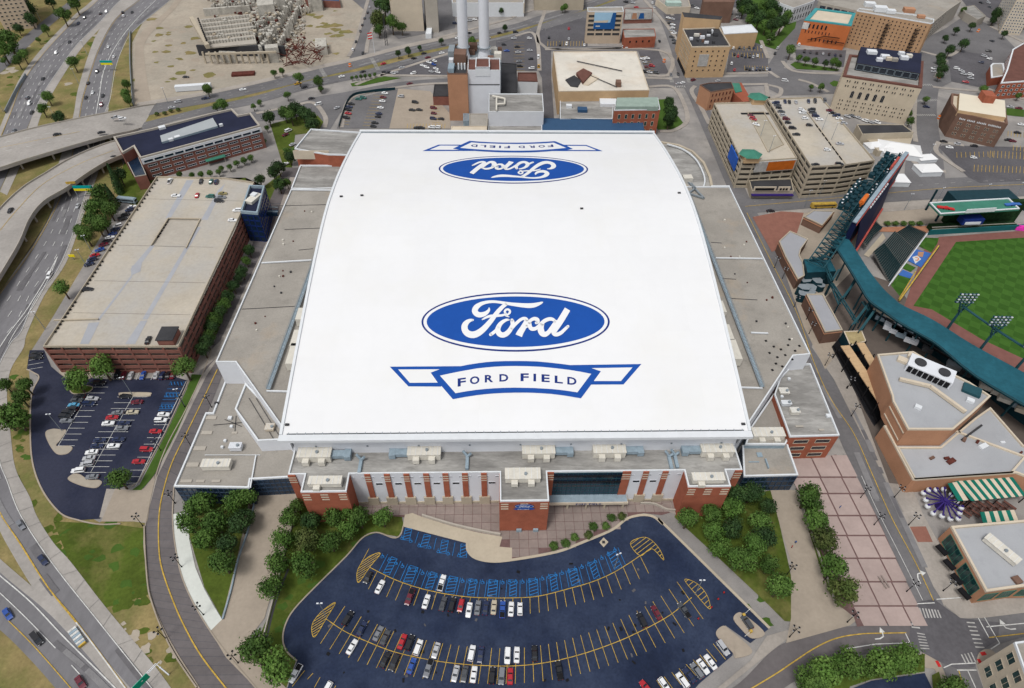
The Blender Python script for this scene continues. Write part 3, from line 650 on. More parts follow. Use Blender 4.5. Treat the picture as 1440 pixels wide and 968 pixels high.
patches(smooth([(1045,300),(1085,375),(1140,512),(1192,610),(1240,720),(1300,845)], 6),12,2.2,(5,25)); patches(smooth([(1180,540),(1215,610),(1250,690),(1310,820)], 6),8,2.0,(5,25)); patches(smooth([(60,890),(120,940),(180,1000)], 4),4,2.2,(8,30))
e = smooth(F2R, 4); f = smooth(F2S, 4)
ew = [W(*q)[:2] for q in e]; fw_ = [W(*q)[:2] for q in f]
for q in resample(ew, 9.0):
    t = min(fw_, key=lambda k: (k[0] - q[0]) ** 2 + (k[1] - q[1]) ** 2); flat(pm_, [tuple(q), t], .12, M['conc2j'], .31)
for _ in range(46): q = W(rp.uniform(430,980), rp.uniform(790,960)); pm_.box(q, (rp.uniform(.5,1.4), rp.uniform(.4,1),.004), M['darkasph'] if rp.random() < .3 else M['black'], rp.random() * 3,.302) if in_poly(q, [W(*t)[:2] for t in LOT]) else None
pm_.build('road_patches', kind='stuff')
cr = island(K(16,(775,520),(800,505),(825,505),(833,560),(815,595),(770,590),(745,570)), M['newconc'], name='pavement_corner', h=-.02)
cr2 = island(K(16,(1180,780),(1220,750),(1270,765),(1300,830),(1270,900),(1210,905),(1175,840)), M['conc'], name='pavement_corner', h=.0)
cr3 = island(K(16,(865,775),(900,775),(960,820),(985,870),(1030,1000),(960,1000),(940,870),(880,850)), M['conc'], name='pavement_corner', h=.0)
def pad(pts, parent, z=.33):
    mb = MB(); flat(mb, [W(*q)[:2] for q in K(16, *pts)], 1.0, M['redp'], z); mb.build('tactile_pad', parent)
pad([(800,580),(818,560),(824,530)], cr); pad([(1195,778),(1222,772)], cr2,.3); pad([(1180,805),(1195,830)], cr2,.3); pad([(945,815),(965,850)], cr3,.3)
def carpark(pts, m='darkasph'): return sheet('parking_lot', pts, M[m], 'l')
P_ = {}
P_['a'] = carpark(K(2,(500,575),(700,520),(800,505),(750,725),(455,725)), 'road')
P_['b'] = carpark(K(2,(800,500),(980,515),(1090,640),(1095,725),(750,725)), 'conc')
P_['c'] = carpark(K(2,(700,400),(1090,300),(1085,425),(740,425)))
P_['d'] = carpark(K(3,(0,215),(100,190),(130,230),(140,400),(40,400),(-90,400),(-90,230)))
P_['e'] = carpark(K(3,(190,165),(400,100),(425,110),(425,265),(195,265)))
P_['f'] = carpark(K(3,(710,290),(825,290),(885,415),(755,415)))
P_['g'] = carpark(K(3,(850,80),(950,80),(930,270),(890,170)))
P_['h'] = carpark(K(3,(1225,260),(1390,240),(1440,330),(1440,400),(1205,410)))
P_['i'] = carpark(K(4,(1010,280),(1240,310),(1290,400),(1230,500),(1030,460)))
P_['j'] = carpark([(1325,205),(1420,207),(1500,210),(1500,252),(1378,258),(1362,250),(1320,208)])
P_['k'] = carpark(K(4,(150,280),(440,285),(425,380),(160,340)))
P_['l'] = carpark([(460,-30),(640,-30),(640,40),(560,55)], 'road')
P_['m'] = carpark([(940,-30),(1100,-30),(1085,10),(950,12)])
P_['n'] = carpark([(1330,-30),(1500,-30),(1500,50),(1420,40),(1360,10)])
sheet('parking_lot', [(1190,990),(1200,968),(1225,958),(1300,947),(1310,968),(1312,1010),(1180,1010)], M['lot'], 'l')
sheet('lawn', [(905,142),(935,140),(962,175),(958,182),(925,183)], M['green'], 'p')
sheet('lawn', K(4,(125,365),(150,350),(400,392),(390,402),(160,390)), M['green'], 'p')
sheet('lawn', K(4,(345,470),(370,455),(400,462),(395,488),(365,488)), M['green'], 'p')
sheet('lawn', K(4,(1340,610),(1440,620),(1440,660),(1340,650)), M['green'], 'p')
sheet('lawn', [(493,118),(540,108),(565,110),(510,121),(495,122)], M['green'], 'p')
sheet('lawn', [(1085,-20),(1130,-20),(1118,40),(1090,70),(1060,60),(1045,0)], M['green'], 'p')
sheet('lawn', [(1120,1010),(1150,960),(1180,940),(1300,920),(1300,945),(1225,956),(1195,966),(1180,1010)], M['lawn'], 'p')
sheet('lawn', [(1310,950),(1320,945),(1335,1000),(1315,1010)], M['lawn'], 'p')
# --- pale pavements edging the streets at the top and right
def pave(pts, wd=3.2, m='walk'):
    p = smooth(pts, 5) if len(pts) > 2 else pts; mb = MB(); e = ribbon_pts([W(*q[:2])[:2] for q in p], wd); k = len(e); z = .34
    vs = [(*a, .1) for a, b in e] + [(*a, z) for a, b in e] + [(*b, z) for a, b in e] + [(*b, .1) for a, b in e]
    mb.add(vs, [(j * k + i, (j + 1) * k + i, (j + 1) * k + i + 1, j * k + i + 1) for i in range(k - 1) for j in range(3)], M[m]); mb.build('pavement', kind='structure')
for q in (K(3,(735,-10),(890,170),(970,330),(960,400)), K(3,(825,-10),(905,90)), K(3,(185,280),(830,285),(885,418),(765,425)), K(3,(185,60),(190,270),(800,262)), K(3,(20,205),(110,185),(145,250),(155,400)), K(3,(770,490),(900,490),(960,570),(985,680),(910,735),(830,740)), K(3,(985,410),(1200,415),(1440,412)), K(3,(1030,485),(1010,520),(1060,600),(1110,700)), K(3,(1240,478),(1440,475)), K(3,(1400,230),(1440,330)),
          K(4,(80,345),(140,400),(300,415),(410,412)), K(4,(0,230),(60,180),(110,100)), K(4,(0,400),(60,440)), K(4,(170,450),(240,470),(340,520)), K(4,(0,480),(70,500),(60,540),(0,555)), K(4,(925,490),(1010,500),(1200,515)), K(4,(830,490),(820,700),(830,800)), K(4,(960,800),(950,860),(1100,968)), K(4,(1000,340),(940,440)), K(4,(860,290),(1000,320),(1080,280)), K(4,(1250,150),(1440,240)), K(4,(1230,500),(1440,560)), K(4,(1100,820),(970,800)), K(4,(860,850),(800,880),(860,940),(1000,968)),
          K(2,(560,480),(690,430),(1090,300)), K(2,(700,425),(1080,430)), K(2,(480,720),(520,570),(640,520),(900,480),(1080,470)), K(2,(0,640),(200,600),(320,580),(390,660),(385,720)), K(2,(520,320),(560,240),(630,0)), K(2,(620,300),(640,200),(720,60)), K(2,(1020,215),(1100,195),(1440,105)), K(3,(0,100),(170,40),(420,-20)), K(8,(400,235),(700,215),(1000,190),(1440,170)), K(4,(1180,650),(1240,700)), K(3,(1430,480),(1440,560)), K(3,(745,440),(900,445))): pave(q)
xm = MB()
for a, b in ((K(3,(895,430)), K(3,(900,470))),(K(3,(985,430)), K(3,(1000,470))),(K(3,(920,490)), K(3,(990,490))),(K(2,(650,330)), K(2,(690,400))),(K(2,(365,390)), K(2,(395,440))),(K(4,(830,480)), K(4,(935,480))),(K(4,(840,570)), K(4,(960,565))),(K(4,(840,650)), K(4,(950,650)))):
    p, q = W(*a[0]), W(*b[0]); u = (q - p).normalized(); v = Vector((-u.y, u.x, 0)); n = int((q - p).length / 1.4)
    for i in range(n): c = p + u * (i * 1.4); flat(xm, [tuple((c - v * 1.6)[:2]), tuple((c + v * 1.6)[:2])], .6, M['offw'], .31)
xm.build('crossing_marking', kind='structure')
def stalls(a, b, d, n, crop=4):
    for i in range(n + 1): t = i / n; x = a[0] + (b[0] - a[0]) * t; y = a[1] + (b[1] - a[1]) * t; line(sm_, K(crop, (x, y),(x + d[0], y + d[1])),.25, M['yellow'], .3, sm=False)
sm_ = MB(); stalls((1160,930),(1440,940),(-3,38),13); stalls((1250,850),(1440,860),(-3,40),9); stalls((1350,740),(1440,745),(-2,30),5); stalls((1060,860),(1260,855),(2,30),8); stalls((1380,590 + 230),(1440,825),(-3,30),3)
stalls((850,110),(905,240),(55,4),9,3); stalls((1230,285),(1400,292),(-2,-28),10,3); stalls((1240,325),(1410,330),(-2,-28),10,3); stalls((1310,400),(1440,402),(-3,-28),9,3); stalls((500,590),(470,700),(55,4),7,2); stalls((720,540),(660,710),(-60,-2),10,2); stalls((980,595),(990,690),(50,4),6,2); stalls((850,725),(1060,725),(4,-26),12,2); stalls((10,240),(10,400),(60,0),9,3); stalls((200,262),(410,262),(2,-28),13,3); stalls((720,320),(760,412),(50,2),7,3)
sm_.build('yellow_lot_marking', kind='structure')
# --- elevated bridges
def bridge(name, label, L, R, m, th=1.3, piers=(), parz=.9):
    T = thing(name, label, 'bridge', (0,0,0)); Lp = smooth(L, 6); Rp = smooth(R, 6); k = min(len(Lp), len(Rp))
    a = [W(p[0], p[1], p[2]) for p in Lp[:k]]; b = [W(p[0], p[1], p[2]) for p in Rp[:k]]
    c = (a[0] + b[-1]) / 2; T.location = (c.x, c.y, 0); OFF[T.name] = Vector((c.x, c.y, 0))
    mb = MB(); n = k; dz = .12
    vs = [(p.x, p.y, p.z + dz) for p in a] + [(p.x, p.y, p.z + dz) for p in b] + [(p.x, p.y, max(p.z - th, 0)) for p in b] + [(p.x, p.y, max(p.z - th, 0)) for p in a]
    fs = []
    for i in range(n - 1):
        for j in range(4): fs.append((j * n + i, ((j + 1) % 4) * n + i, ((j + 1) % 4) * n + i + 1, j * n + i + 1))
    mb.add(vs, fs, m); mb.build('deck', T)
    for e, o in ((a, b),(b, a)):
        mb = MB()
        for i in range(n - 1):
            for q, q2 in ((e[i], e[i + 1]),):
                d = (o[i] - e[i]).normalized() * .35; d2 = (o[i + 1] - e[i + 1]).normalized() * .35
                z0, z1 = q.z + dz, q2.z + dz
                vs = [(q.x, q.y, z0),(q2.x, q2.y, z1),(q2.x + d2.x, q2.y + d2.y, z1),(q.x + d.x, q.y + d.y, z0)]
                vs += [(v[0], v[1], v[2] + parz) for v in vs]; mb.add(vs, [(4,5,6,7),(0,1,5,4),(2,3,7,6)], M['precast'])
        mb.build('parapet', T)
    for t in piers:
        i = int(t * (n - 1)); p, q = a[i], b[i]; mb = MB()
        mb.box(((p.x + q.x) / 2,(p.y + q.y) / 2,0),((q - p).length * .9,1.0,1.0), M['precast'], math.atan2(q.y - p.y, q.x - p.x), min(p.z, q.z) - th - 1.0)
        for f in (.12,.37,.63,.88):
            c = p * (1 - f) + q * f; mb.bar((c.x, c.y, 0),(c.x, c.y, c.z - th - .8),.6, M['precast'], n=8)
        mb.build('pier', T)
    return T
bridge('overpass', 'concrete boulevard overpass crossing both highway carriageways', K(1,(-200,830,6.5),(0,775,6.5),(200,722,6.5),(450,668,6.3),(650,630,5),(800,600,1.5),(880,590,-.2)), K(1,(-200,1000,6.5),(0,950,6.5),(150,902,6.5),(400,828,6.3),(600,772,5),(730,745,1.5),(800,725,-.2)), M['conc2'], piers=(.28,.42,.58,.68))
bridge('curved_ramp', 'curved elevated ramp bridge left of the parking garage', [(200,200,3),(168,198,5),(130,210,6),(95,226,6.4),(65,244,6.5),(32,265,6.5),(0,295,6.5),(-40,345,6.5),(-70,420,6.5)], [(200,212,3),(178,218,5),(152,228,6),(125,244,6.4),(95,265,6.5),(62,285,6.5),(42,310,6.5),(24,350,6.5),(-25,430,6.5)], M['conc2'], piers=(.3,.42,.52,.62,.72,.82))
bd = MB(); zb = .15
for t in (.3,.5,.7):
    line(bd, [(-50,213 - 8 + 22 * t * 1.2,6.5),(112,168 + 35 * t, 6.5)], .25, M['white'] if t != .5 else M['yellow'], zb, sm=False, dash=(3,8) if t != .5 else None)
line(bd, [(160,212,5.8),(110,232,6.3),(60,260,6.5),(25,295,6.5),(0,325,6.5)], .25, M['yellow'], zb + .1)
bd.build('lane_marking', kind='structure')
# ------------------------------------------------------------------ domed stadium
PSI = .0375
EX = Vector((math.cos(PSI), math.sin(PSI),0)); EY = Vector((-math.sin(PSI), math.cos(PSI),0)); O0 = W(397,612,31); O0.z = 0
def FR(x, y, z=0): p = O0 + EX * x + EY * y; return Vector((p.x, p.y, z))
def fl(px, py, z): d = W(px, py, z) - O0; return (d.dot(EX), d.dot(EY))
PROF = smooth([(0,31.0),(20,35.6),(40.5,40.0),(65,44.9),(90,48.9),(108,50.5),(120,50.5),(135,49.6),(155,47.1),(176,43.6),(198,39.2)], 4)
def rz(y):
    if y <= PROF[0][0]: return PROF[0][1]
    for a, b in zip(PROF, PROF[1:]):
        if a[0] <= y <= b[0]: return a[1] + (b[1] - a[1]) * (y - a[0]) / max(b[0] - a[0], 1e-6)
    return PROF[-1][1]
RW = 161.6
def onroof(px, py):
    z = 42.0
    for _ in range(60): x, y = fl(px, py, z); z += (rz(y) - z) * .6
    return x, y
ST = thing('stadium', 'huge white curved roof stadium with blue oval logos, brick and white panel front', 'stadium', FR(RW / 2,60,0))
mb = MB()
n = len(PROF); vs = [FR(0, y, z - .03) for y, z in PROF] + [FR(RW, y, z - .03) for y, z in PROF]
mb.add(vs, [(i, n + i, n + i + 1, i + 1) for i in range(n - 1)], M['memb'])
roof = mb.build('roof', ST)
for i in range(0, n - 1,2):
    for j in range(12):
        x0 = RW * j / 12 + .008; x1 = RW * (j + 1) / 12 - .008; m_ = MB(); k = min(i + 2, n - 1); r_ = [PROF[t] for t in range(i, k + 1)]; e = .008
        v_ = [FR(x0, y + (e if t == 0 else 0) - (e if t == len(r_) - 1 else 0), z) for t, (y, z) in enumerate(r_)] + [FR(x1, y + (e if t == 0 else 0) - (e if t == len(r_) - 1 else 0), z) for t, (y, z) in enumerate(r_)]; q = len(r_)
        m_.add(v_, [(t, q + t, q + t + 1, t + 1) for t in range(q - 1)], M['memb']); m_.build('membrane_sheet', roof)
for x0, s in ((0,-1),(RW, 1)):
    mb = MB()
    for (y0, z0),(y1, z1) in zip(PROF, PROF[1:]):
        a = [FR(x0, y0, z0 + .5), FR(x0 + s * 1.0, y0, z0 + .5), FR(x0 + s * 1.0, y1, z1 + .5), FR(x0, y1, z1 + .5)]; b = [Vector((p.x, p.y, p.z - 2.2)) for p in a]
        mb.add(a + b, [(0,1,2,3) if s < 0 else (3,2,1,0),(0,1,5,4),(1,2,6,5),(3,0,4,7)], M['trimw'])
    mb.build('roof_edge', ST)
mb = MB(); mb.box(FR(RW / 2,-1.4,30.0),(RW + 2,2.6,1.3), M['trimw'], PSI); mb.build('roof_lip', ST); mb = MB(); mb.box(FR(RW / 2,198.8,38.2),(RW + 2,1.6,1.9), M['trimw'], PSI)
mb.box(FR(RW / 2,197.2,39.42),(RW, .5,.4), M['greysteel'], PSI); mb.build('roof_lip', ST)
mb = MB(); mb.box(FR(RW / 2,.75,30.62),(RW - 3,1.7,.5), M['black'], PSI)
for i in range(55): mb.box(FR(2 + i * (RW - 4) / 54,.75,30.7),(.22,1.9,.5), M['greysteel'], PSI)
mb.bar(FR(1.5,.3,31.22), FR(RW - 1.5,.3,31.22),.1, M['greysteel']); mb.build('gutter', ST)
mb = MB(); mb.box(FR(RW / 2,.6,19),(RW - 5,.8,11), M['panelw'], PSI); mb.box(FR(RW / 2,.1,26.2),(RW - 5,.4,3.6), M['trimw'], PSI)
for x in range(10,160,18): mb.box(FR(x, .1,23.6),(.6,.3,.6), M['greysteel'], PSI)
mb.build('upper_wall', ST)
mb = MB()
for x in (1.5, RW - 1.5):
    n = len(PROF); vs = [FR(x, y, 22) for y, z in PROF] + [FR(x, y, z - .6) for y, z in PROF]
    mb.add(vs, [(i, i + 1, n + i + 1, n + i) for i in range(n - 1)], M['panelw'])
mb.box(FR(RW / 2,196.5,15),(RW - 4,1,23), M['panelw'], PSI); mb.build('side_wall', ST)
for p in ((480,277),(509,275.5),(955,272),(818,294),(404,598),(1045,597)):
    x, y = onroof(*p); m_ = MB(); m_.box(FR(x, y, rz(y)),(1.3,.8,.5), M['darkgrey'], PSI); m_.build('roof_vent', ST)
# ---- printed marks on the roof (flat, laid along the curve)
YS = [y for y, z in PROF][1:-1]
def rooflay(name, polys, parent, lift, tf=None):
    bm = bmesh.new(); mats = []
    for pts, m, lf in polys:
        if tf: pts = [tf(p) for p in pts]
        pts = ccw(pts)
        if m not in mats: mats.append(m)
        vs = [bm.verts.new((p[0], p[1], lf)) for p in pts]
        try: f = bm.faces.new(vs); f.material_index = mats.index(m)
        except ValueError: pass
    ylo = min(v.co.y for v in bm.verts); yhi = max(v.co.y for v in bm.verts)
    big = [f for f in bm.faces if len(f.verts) > 6 or True]
    for y in YS:
        if ylo < y < yhi:
            bmesh.ops.bisect_plane(bm, geom=bm.verts[:] + bm.edges[:] + bm.faces[:], plane_co=(0, y, 0), plane_no=(0,1,0))
    o3 = OFF[parent.name]
    for v in bm.verts:
        q = FR(v.co.x, v.co.y, rz(v.co.y) + lift + v.co.z); v.co = q - o3
    bmesh.ops.triangulate(bm, faces=[f for f in bm.faces if len(f.verts) > 4])
    me = bpy.data.meshes.new(name); bm.to_mesh(me); bm.free()
    for m in mats: me.materials.append(m)
    ob = bpy.data.objects.new(name, me); C.objects.link(ob); ob.parent = parent; OFF[ob.name] = o3; return ob
B_ = lambda *p: [(x + 1175.6, y, w_) for x, y, w_ in p]
STROKES = [
 [(662,330,24),(655,372,50),(600,428,78),(530,456,95),(462,460,104),(405,428,110),(382,375,110),(415,312,105),(480,262,82),(560,228,64),(650,210,56),(740,205,52),(840,213,50),(960,232,56),(1090,252,62),(1230,268,76)] + B_((150,278,84),(270,283,92),(370,272,84),(450,248,62),(505,226,40),(532,214,14)),
 [(1000,245,66),(930,300,74),(850,380,82),(780,465,86),(715,555,92),(640,645,100),(555,735,112),(460,810,124),(380,845,130),(310,848,128),(240,820,126),(195,765,124),(183,700,122),(200,645,110),(245,595,84),(300,568,58),(345,562,40)],
 [(532,552,30),(600,515,42),(680,488,52),(790,480,52),(890,475,46),(960,460,40),(1000,452,30)],
 [(985,440,42),(965,400,42),(990,365,42),(1030,358,42),(1065,385,42),(1060,425,42),(1020,460,36),(985,478,30),(1045,502,22)],
 [(1045,560,34),(1000,562,50),(940,590,66),(880,640,80),(840,710,96),(830,770,104),(860,828,108),(920,856,104),(990,835,100),(1050,780,92),(1095,710,84),(1120,650,80),(1112,590,78),(1105,565,60)],
 [(850,700,50),(800,760,60),(745,810,64),(690,848,62)],
 [(1090,740,60),(1150,670,62),(1210,610,62),(1270,560,60)] + B_((150,535,60),(200,545,70),(235,580,40)),
 B_((215,560,70),(190,640,100),(140,730,112),(90,810,124),(62,872,136)),
 B_((215,690,60),(250,620,60),(310,560,62),(370,540,70),(420,560,80),(430,600,76),(400,622,56)),
 B_((270,610,70),(275,680,80),(310,735,78),(380,735,70),(440,695,66),(500,635,70),(560,585,74),(640,550,72),(710,550,66),(770,585,50)),
 B_((520,640,80),(495,700,110),(490,760,124),(520,825,116),(575,845,100),(640,805,84),(700,730,84),(750,660,84),(790,600,70)),
 B_((1010,355,118),(960,440,122),(890,555,124),(820,665,122),(765,750,112),(742,810,92),(765,845,78),(820,845,76),(890,810,70),(950,755,62),(1018,690,56)),
]
def stroke_quads(conv, k, wscale):
    out = []
    for si, st in enumerate(STROKES):
        p = smooth(st, 5); e = []
        for i, q in enumerate(p):
            a = p[max(0, i - 1)]; b = p[min(len(p) - 1, i + 1)]; dx, dy = b[0] - a[0], b[1] - a[1]; L = math.hypot(dx, dy) or 1
            nx, ny = -dy / L * q[2] / 2, dx / L * q[2] / 2; e.append((conv(q[0] + nx, q[1] + ny), conv(q[0] - nx, q[1] - ny)))
        for i in range(len(e) - 1): out.append(([e[i][0], e[i + 1][0], e[i + 1][1], e[i][1]], si))
        for q, idx in ((p[0], 0),(p[-1], -1)):
            if si in (7,11) and idx == (-1 if si == 7 else 0): continue
            out.append(([conv(q[0] + q[2] / 2 * math.cos(t * math.pi / 4), q[1] + q[2] / 2 * math.sin(t * math.pi / 4)) for t in range(8)], si))
    return out
S4 = 13.83
def cv(x, y): return onroof(640 + x / S4,410 + y / S4)
script = [(q, M['white'] if False else M['memb'], .14 + .012 * si) for q, si in stroke_quads(cv, 0,1)]
cE = onroof(725,453.5); xl = onroof(592.5,455)[0]; xr = onroof(857.5,452.5)[0]; yt = onroof(726,411.5)[1]; yb = onroof(724,495)[1]
ecx = (xl + xr) / 2; ecy = (yt + yb) / 2; ea = (xr - xl) / 2; eb = (yt - yb) / 2
def ell(k, kb=None, n=72):
    a = ea - k; b = eb - (k if kb is None else kb); return [(ecx + a * math.cos(2 * math.pi * i / n), ecy + b * math.sin(2 * math.pi * i / n)) for i in range(n)]
def annulus(k0, k1, n=72):
    o = ell(k0); i_ = ell(k1); return [[o[i], o[(i + 1) % n], i_[(i + 1) % n], i_[i]] for i in range(n)]
oval = [(q, M['navy'], .04) for q in annulus(0,.75)] + [(q, M['memb'], .05) for q in annulus(.75,2.0)] + [(ell(2.0), M['blue'], .06)]
R3 = lambda *p: [onroof(545 + x / 8,500 + y / 8) for x, y in p]
R4_ = lambda *p: [onroof(725 + x / 8,500 + y / 8) for x, y in p]
main = smooth([(485,195),(600,160),(830,122)], 1)
top3 = [(485,195),(600,160),(830,122),(920,104),(1000,92),(1100,79),(1200,70),(1320,66),(1440,65)]; top4 = [(120,66),(240,70),(340,79),(430,88),(530,100),(620,112),(800,140),(960,180)]
bot4 = [(850,330),(735,485),(560,455),(400,435),(270,426),(150,421),(0,421)]; bot3 = [(1320,424),(1200,430),(1100,438),(1000,450),(870,470),(735,495),(610,350)]
it3 = [(590,230),(700,206),(830,180),(1000,150),(1100,139),(1200,130),(1320,124),(1440,122)]; it4 = [(150,125),(300,132),(450,147),(600,165),(730,186),(850,210)]
ib4 = [(695,418),(550,396),(400,380),(200,369),(0,365)]; ib3 = [(1320,367),(1200,372),(1100,380),(1000,390),(880,407),(765,428)]
banner = [(R3((25,128),(830,122),(600,352),(235,350)), M['blue'], .04),(R3((120,160),(585,158),(485,195),(565,308),(250,310)), M['memb'], .06),
 (R4_((620,110),(1415,98),(1215,328),(850,330)), M['blue'], .04),(R4_((855,145),(1315,137),(1185,290),(880,290),(960,180)), M['memb'], .06),
 (R3(*top3) + R4_(*top4) + R4_(*bot4) + R3(*bot3), M['blue'], .08),(R3(*it3) + R4_(*it4) + R4_(*ib4) + R3(*ib3), M['memb'], .10)]
def glyph(ch, bold=.03):
    cu = bpy.data.curves.new('g', 'FONT'); cu.body = ch; cu.size = 1; cu.offset = bold; cu.resolution_u = 3; o = bpy.data.objects.new('g', cu); C.objects.link(o)
    bpy.context.view_layer.update(); me = bpy.data.meshes.new_from_object(o.evaluated_get(bpy.context.evaluated_depsgraph_get()))
    vs = [tuple(v.co[:2]) for v in me.vertices]; fs = [tuple(p.vertices) for p in me.polygons]; C.objects.unlink(o); bpy.data.objects.remove(o); bpy.data.curves.remove(cu); bpy.data.meshes.remove(me)
    x0 = min(v[0] for v in vs); x1 = max(v[0] for v in vs); y0 = min(v[1] for v in vs); y1 = max(v[1] for v in vs)
    return [((v[0] - x0) / (x1 - x0),(v[1] - y0) / (y1 - y0)) for v in vs], fs
GL = {}
def gl(ch):
    if ch not in GL: GL[ch] = glyph(ch)
    return GL[ch]
letters = []
for ch, cx, cy, w_, h_, sl_, reg in (('F', 835,303,92,92,-.13,0),('O', 980,282,108,88,-.09,0),('R', 1142,264,96,84,-.05,0),('D', 1308,255,100,84,-.02,0),('F', 102,249,92,88,.0,1),('I', 216,252,30,86,.02,1),('E', 338,260,92,86,.06,1),('L', 486,275,92,84,.09,1),('D', 634,291,104,86,.10,1)):
    vs, fs = gl(ch)
    for f in fs:
        pts = [(cx + (vs[i][0] - .5) * w_ - (.5 - vs[i][1]) * 0, cy - (vs[i][1] - .5) * h_ + (vs[i][0] - .5) * w_ * sl_) for i in f]
        letters.append(((R4_ if reg else R3)(*pts), M['navy'], .12))
rooflay('oval_logo', oval, ST, .02); rooflay('script_lettering', script, ST, .02); rooflay('banner', banner, ST, .02); rooflay('banner_lettering', letters, ST, .02)
c2 = onroof(722,239); x2l = onroof(617,237)[0]; x2r = onroof(827,238)[0]; sc = (x2r - x2l) / (xr - xl); y2t = onroof(722,219.5)[1]; y2b = onroof(722,258.5)[1]; scy = (y2t - y2b) / (yt - yb)
c2x = (x2l + x2r) / 2; c2y = (y2t + y2b) / 2
tf = lambda p: (c2x - (p[0] - ecx) * sc, c2y - (p[1] - ecy) * scy)
rooflay('oval_logo', oval, ST, .02, tf); rooflay('script_lettering', script, ST, .02, tf); rooflay('banner', banner, ST, .02, tf); rooflay('banner_lettering', letters, ST, .02, tf)
# ---- front block
HF = 20.4
yF = (fl(489,668, HF)[1] + fl(703,663, HF)[1] + fl(963,661, HF)[1]) / 3
xA = fl(404,670, HF)[0]; xB = fl(1045,663, HF)[0]
TL = (fl(428,668, HF)[0], fl(487,691, HF)[0], fl(455,691.5, HF)[1]); TC = (fl(703,700, HF)[0], fl(772,700, HF)[0], fl(738,704.5, HF)[1]); TR = (fl(967,680, HF)[0], fl(1027,680, HF)[0], fl(1000,684, HF)[1])
def fbox(mb, x0, x1, y0, y1, z0, z1, m): mb.box(FR((x0 + x1) / 2,(y0 + y1) / 2, z0),(x1 - x0, y1 - y0, z1 - z0), m, PSI); return mb
fp = [(xA, 2),(xA, yF),(TL[0], yF),(TL[0], TL[2]),(TL[1], TL[2]),(TL[1], yF),(TC[0], yF),(TC[0], TC[2]),(TC[1], TC[2]),(TC[1], yF),(TR[0], yF),(TR[0], TR[2]),(TR[1], TR[2]),(TR[1], yF),(xB, yF),(xB, 2)]
fpw = ccw([FR(*p)[:2] for p in fp])
MB().prism(fpw, 0, HF - .7, M['panelw'], top=False).build('wall', ST)
MB().sheet(inset(fpw, .3), HF - .68, M['grav2']).build('lower_roof', ST)
m_ = MB(); ring(m_, fpw, .5, HF - .7, HF, M['trimw']); m_.build('parapet', ST)
def brickwrap(x0, x1, y0, side=True):
    m_ = MB(); fbox(m_, x0 - .12, x1 + .12, y0 - .15, y0 + .0,0, HF - .75, M['brick'])
    for x in (x0, x1): fbox(m_, x - .12, x + .12, y0, yF - .02,0, HF - .75, M['brick'])
    o = m_.build('brick_tower', ST); s = MB()
    xs = [x0 + 1.6, x1 - 1.6] + ([(x0 + x1) / 2] if x1 - x0 < 17 else [])
    for x in xs:
        for k in range(3): fbox(s, x - 1.3, x + 1.3, y0 - .24, y0 - .16, HF - 2.2 - k * 1.5, HF - 1.6 - k * 1.5, M['cream'])
    s.build('stone_band', ST)
brickwrap(*TL); brickwrap(*TC); brickwrap(*TR)
def pil(x, wd=2.0, z0=5, ztop=HF - .3):
    m_ = MB(); fbox(m_, x - wd / 2, x + wd / 2, yF - .45, yF + .1, z0, ztop, M['brick'])
    for k in range(3): fbox(m_, x - wd / 2 - .02, x + wd / 2 + .02, yF - .5, yF - .46, ztop - 1.6 - k * 1.4, ztop - 1.1 - k * 1.4, M['cream'])
    m_.build('pilaster', ST)
    m_ = MB(); fbox(m_, x - wd * .95, x + wd * .95, yF - .75, yF + .1,0, z0, M['tan']); m_.build('pilaster_base', ST)
px_p = [(360 + (a + b) / 8) for a, b in ((608,640),(718,750),(828,860),(940,970),(1048,1080),(1158,1190),(1265,1298))] + [720 + 190,720 + 217.5]
pxs = [fl(x, 666, HF)[0] for x in px_p]
for x in pxs: pil(x)
pil(fl(404 + 5,670, HF)[0], 2.6,0); pil(fl(1040,663, HF)[0], 2.6,0)
for a, b in ((TL[1] + .2, TC[0] - .2),(fl(886,662, HF)[0], TR[0] - .2)): m_ = MB(); fbox(m_, a, b, yF - .35, yF, 0,1.4, M['tan']); m_.build('base_course', ST)
sw = window_mesh(1.5,.8, M['panelw'], M['black']); lw = window_mesh(2.6,1.6, M['panelw'], M['glass'])
o3 = OFF[ST.name]
def putwin(me, x, y, z, name='window'):
    p = FR(x, y, z) - o3; obj_from(name, me, ST, p, PSI)
gaps = [(TL[1] + pxs[0]) / 2 - .5] + [(a + b) / 2 for a, b in zip(pxs[:6], pxs[1:7])] + [(pxs[6] + TC[0]) / 2,(fl(888,662, HF)[0] + pxs[7]) / 2,(pxs[7] + pxs[8]) / 2,(pxs[8] + TR[0]) / 2]
for i, x in enumerate(gaps):
    for d in (-1.9,1.9): putwin(sw, x + d, yF - .02,17.4)
    if i in (1,2,3,4,5,7,8,9): putwin(lw, x, yF - .02,12.8)
gx0 = fl(779,662, HF)[0]; gx1 = fl(876,662, HF)[0]; m_ = MB()
for a, b in ((TC[1] + .1, gx0),(gx1, gx1 + 3)): m_ = MB(); fbox(m_, a, b, yF - .4, yF + .1,4.2, HF - .2, M['brick']); [fbox(m_, a, b, yF - .45, yF - .41, HF - 2 - k * 1.4, HF - 1.5 - k * 1.4, M['cream']) for k in range(3)]; m_.build('pilaster', ST)
GW = MB(); fbox(GW, gx0, gx1, yF - .1, yF + .2,4.2, HF - .8, M['bglass']); GW = GW.build('glass_wall', ST)
nx, nz = 14,8
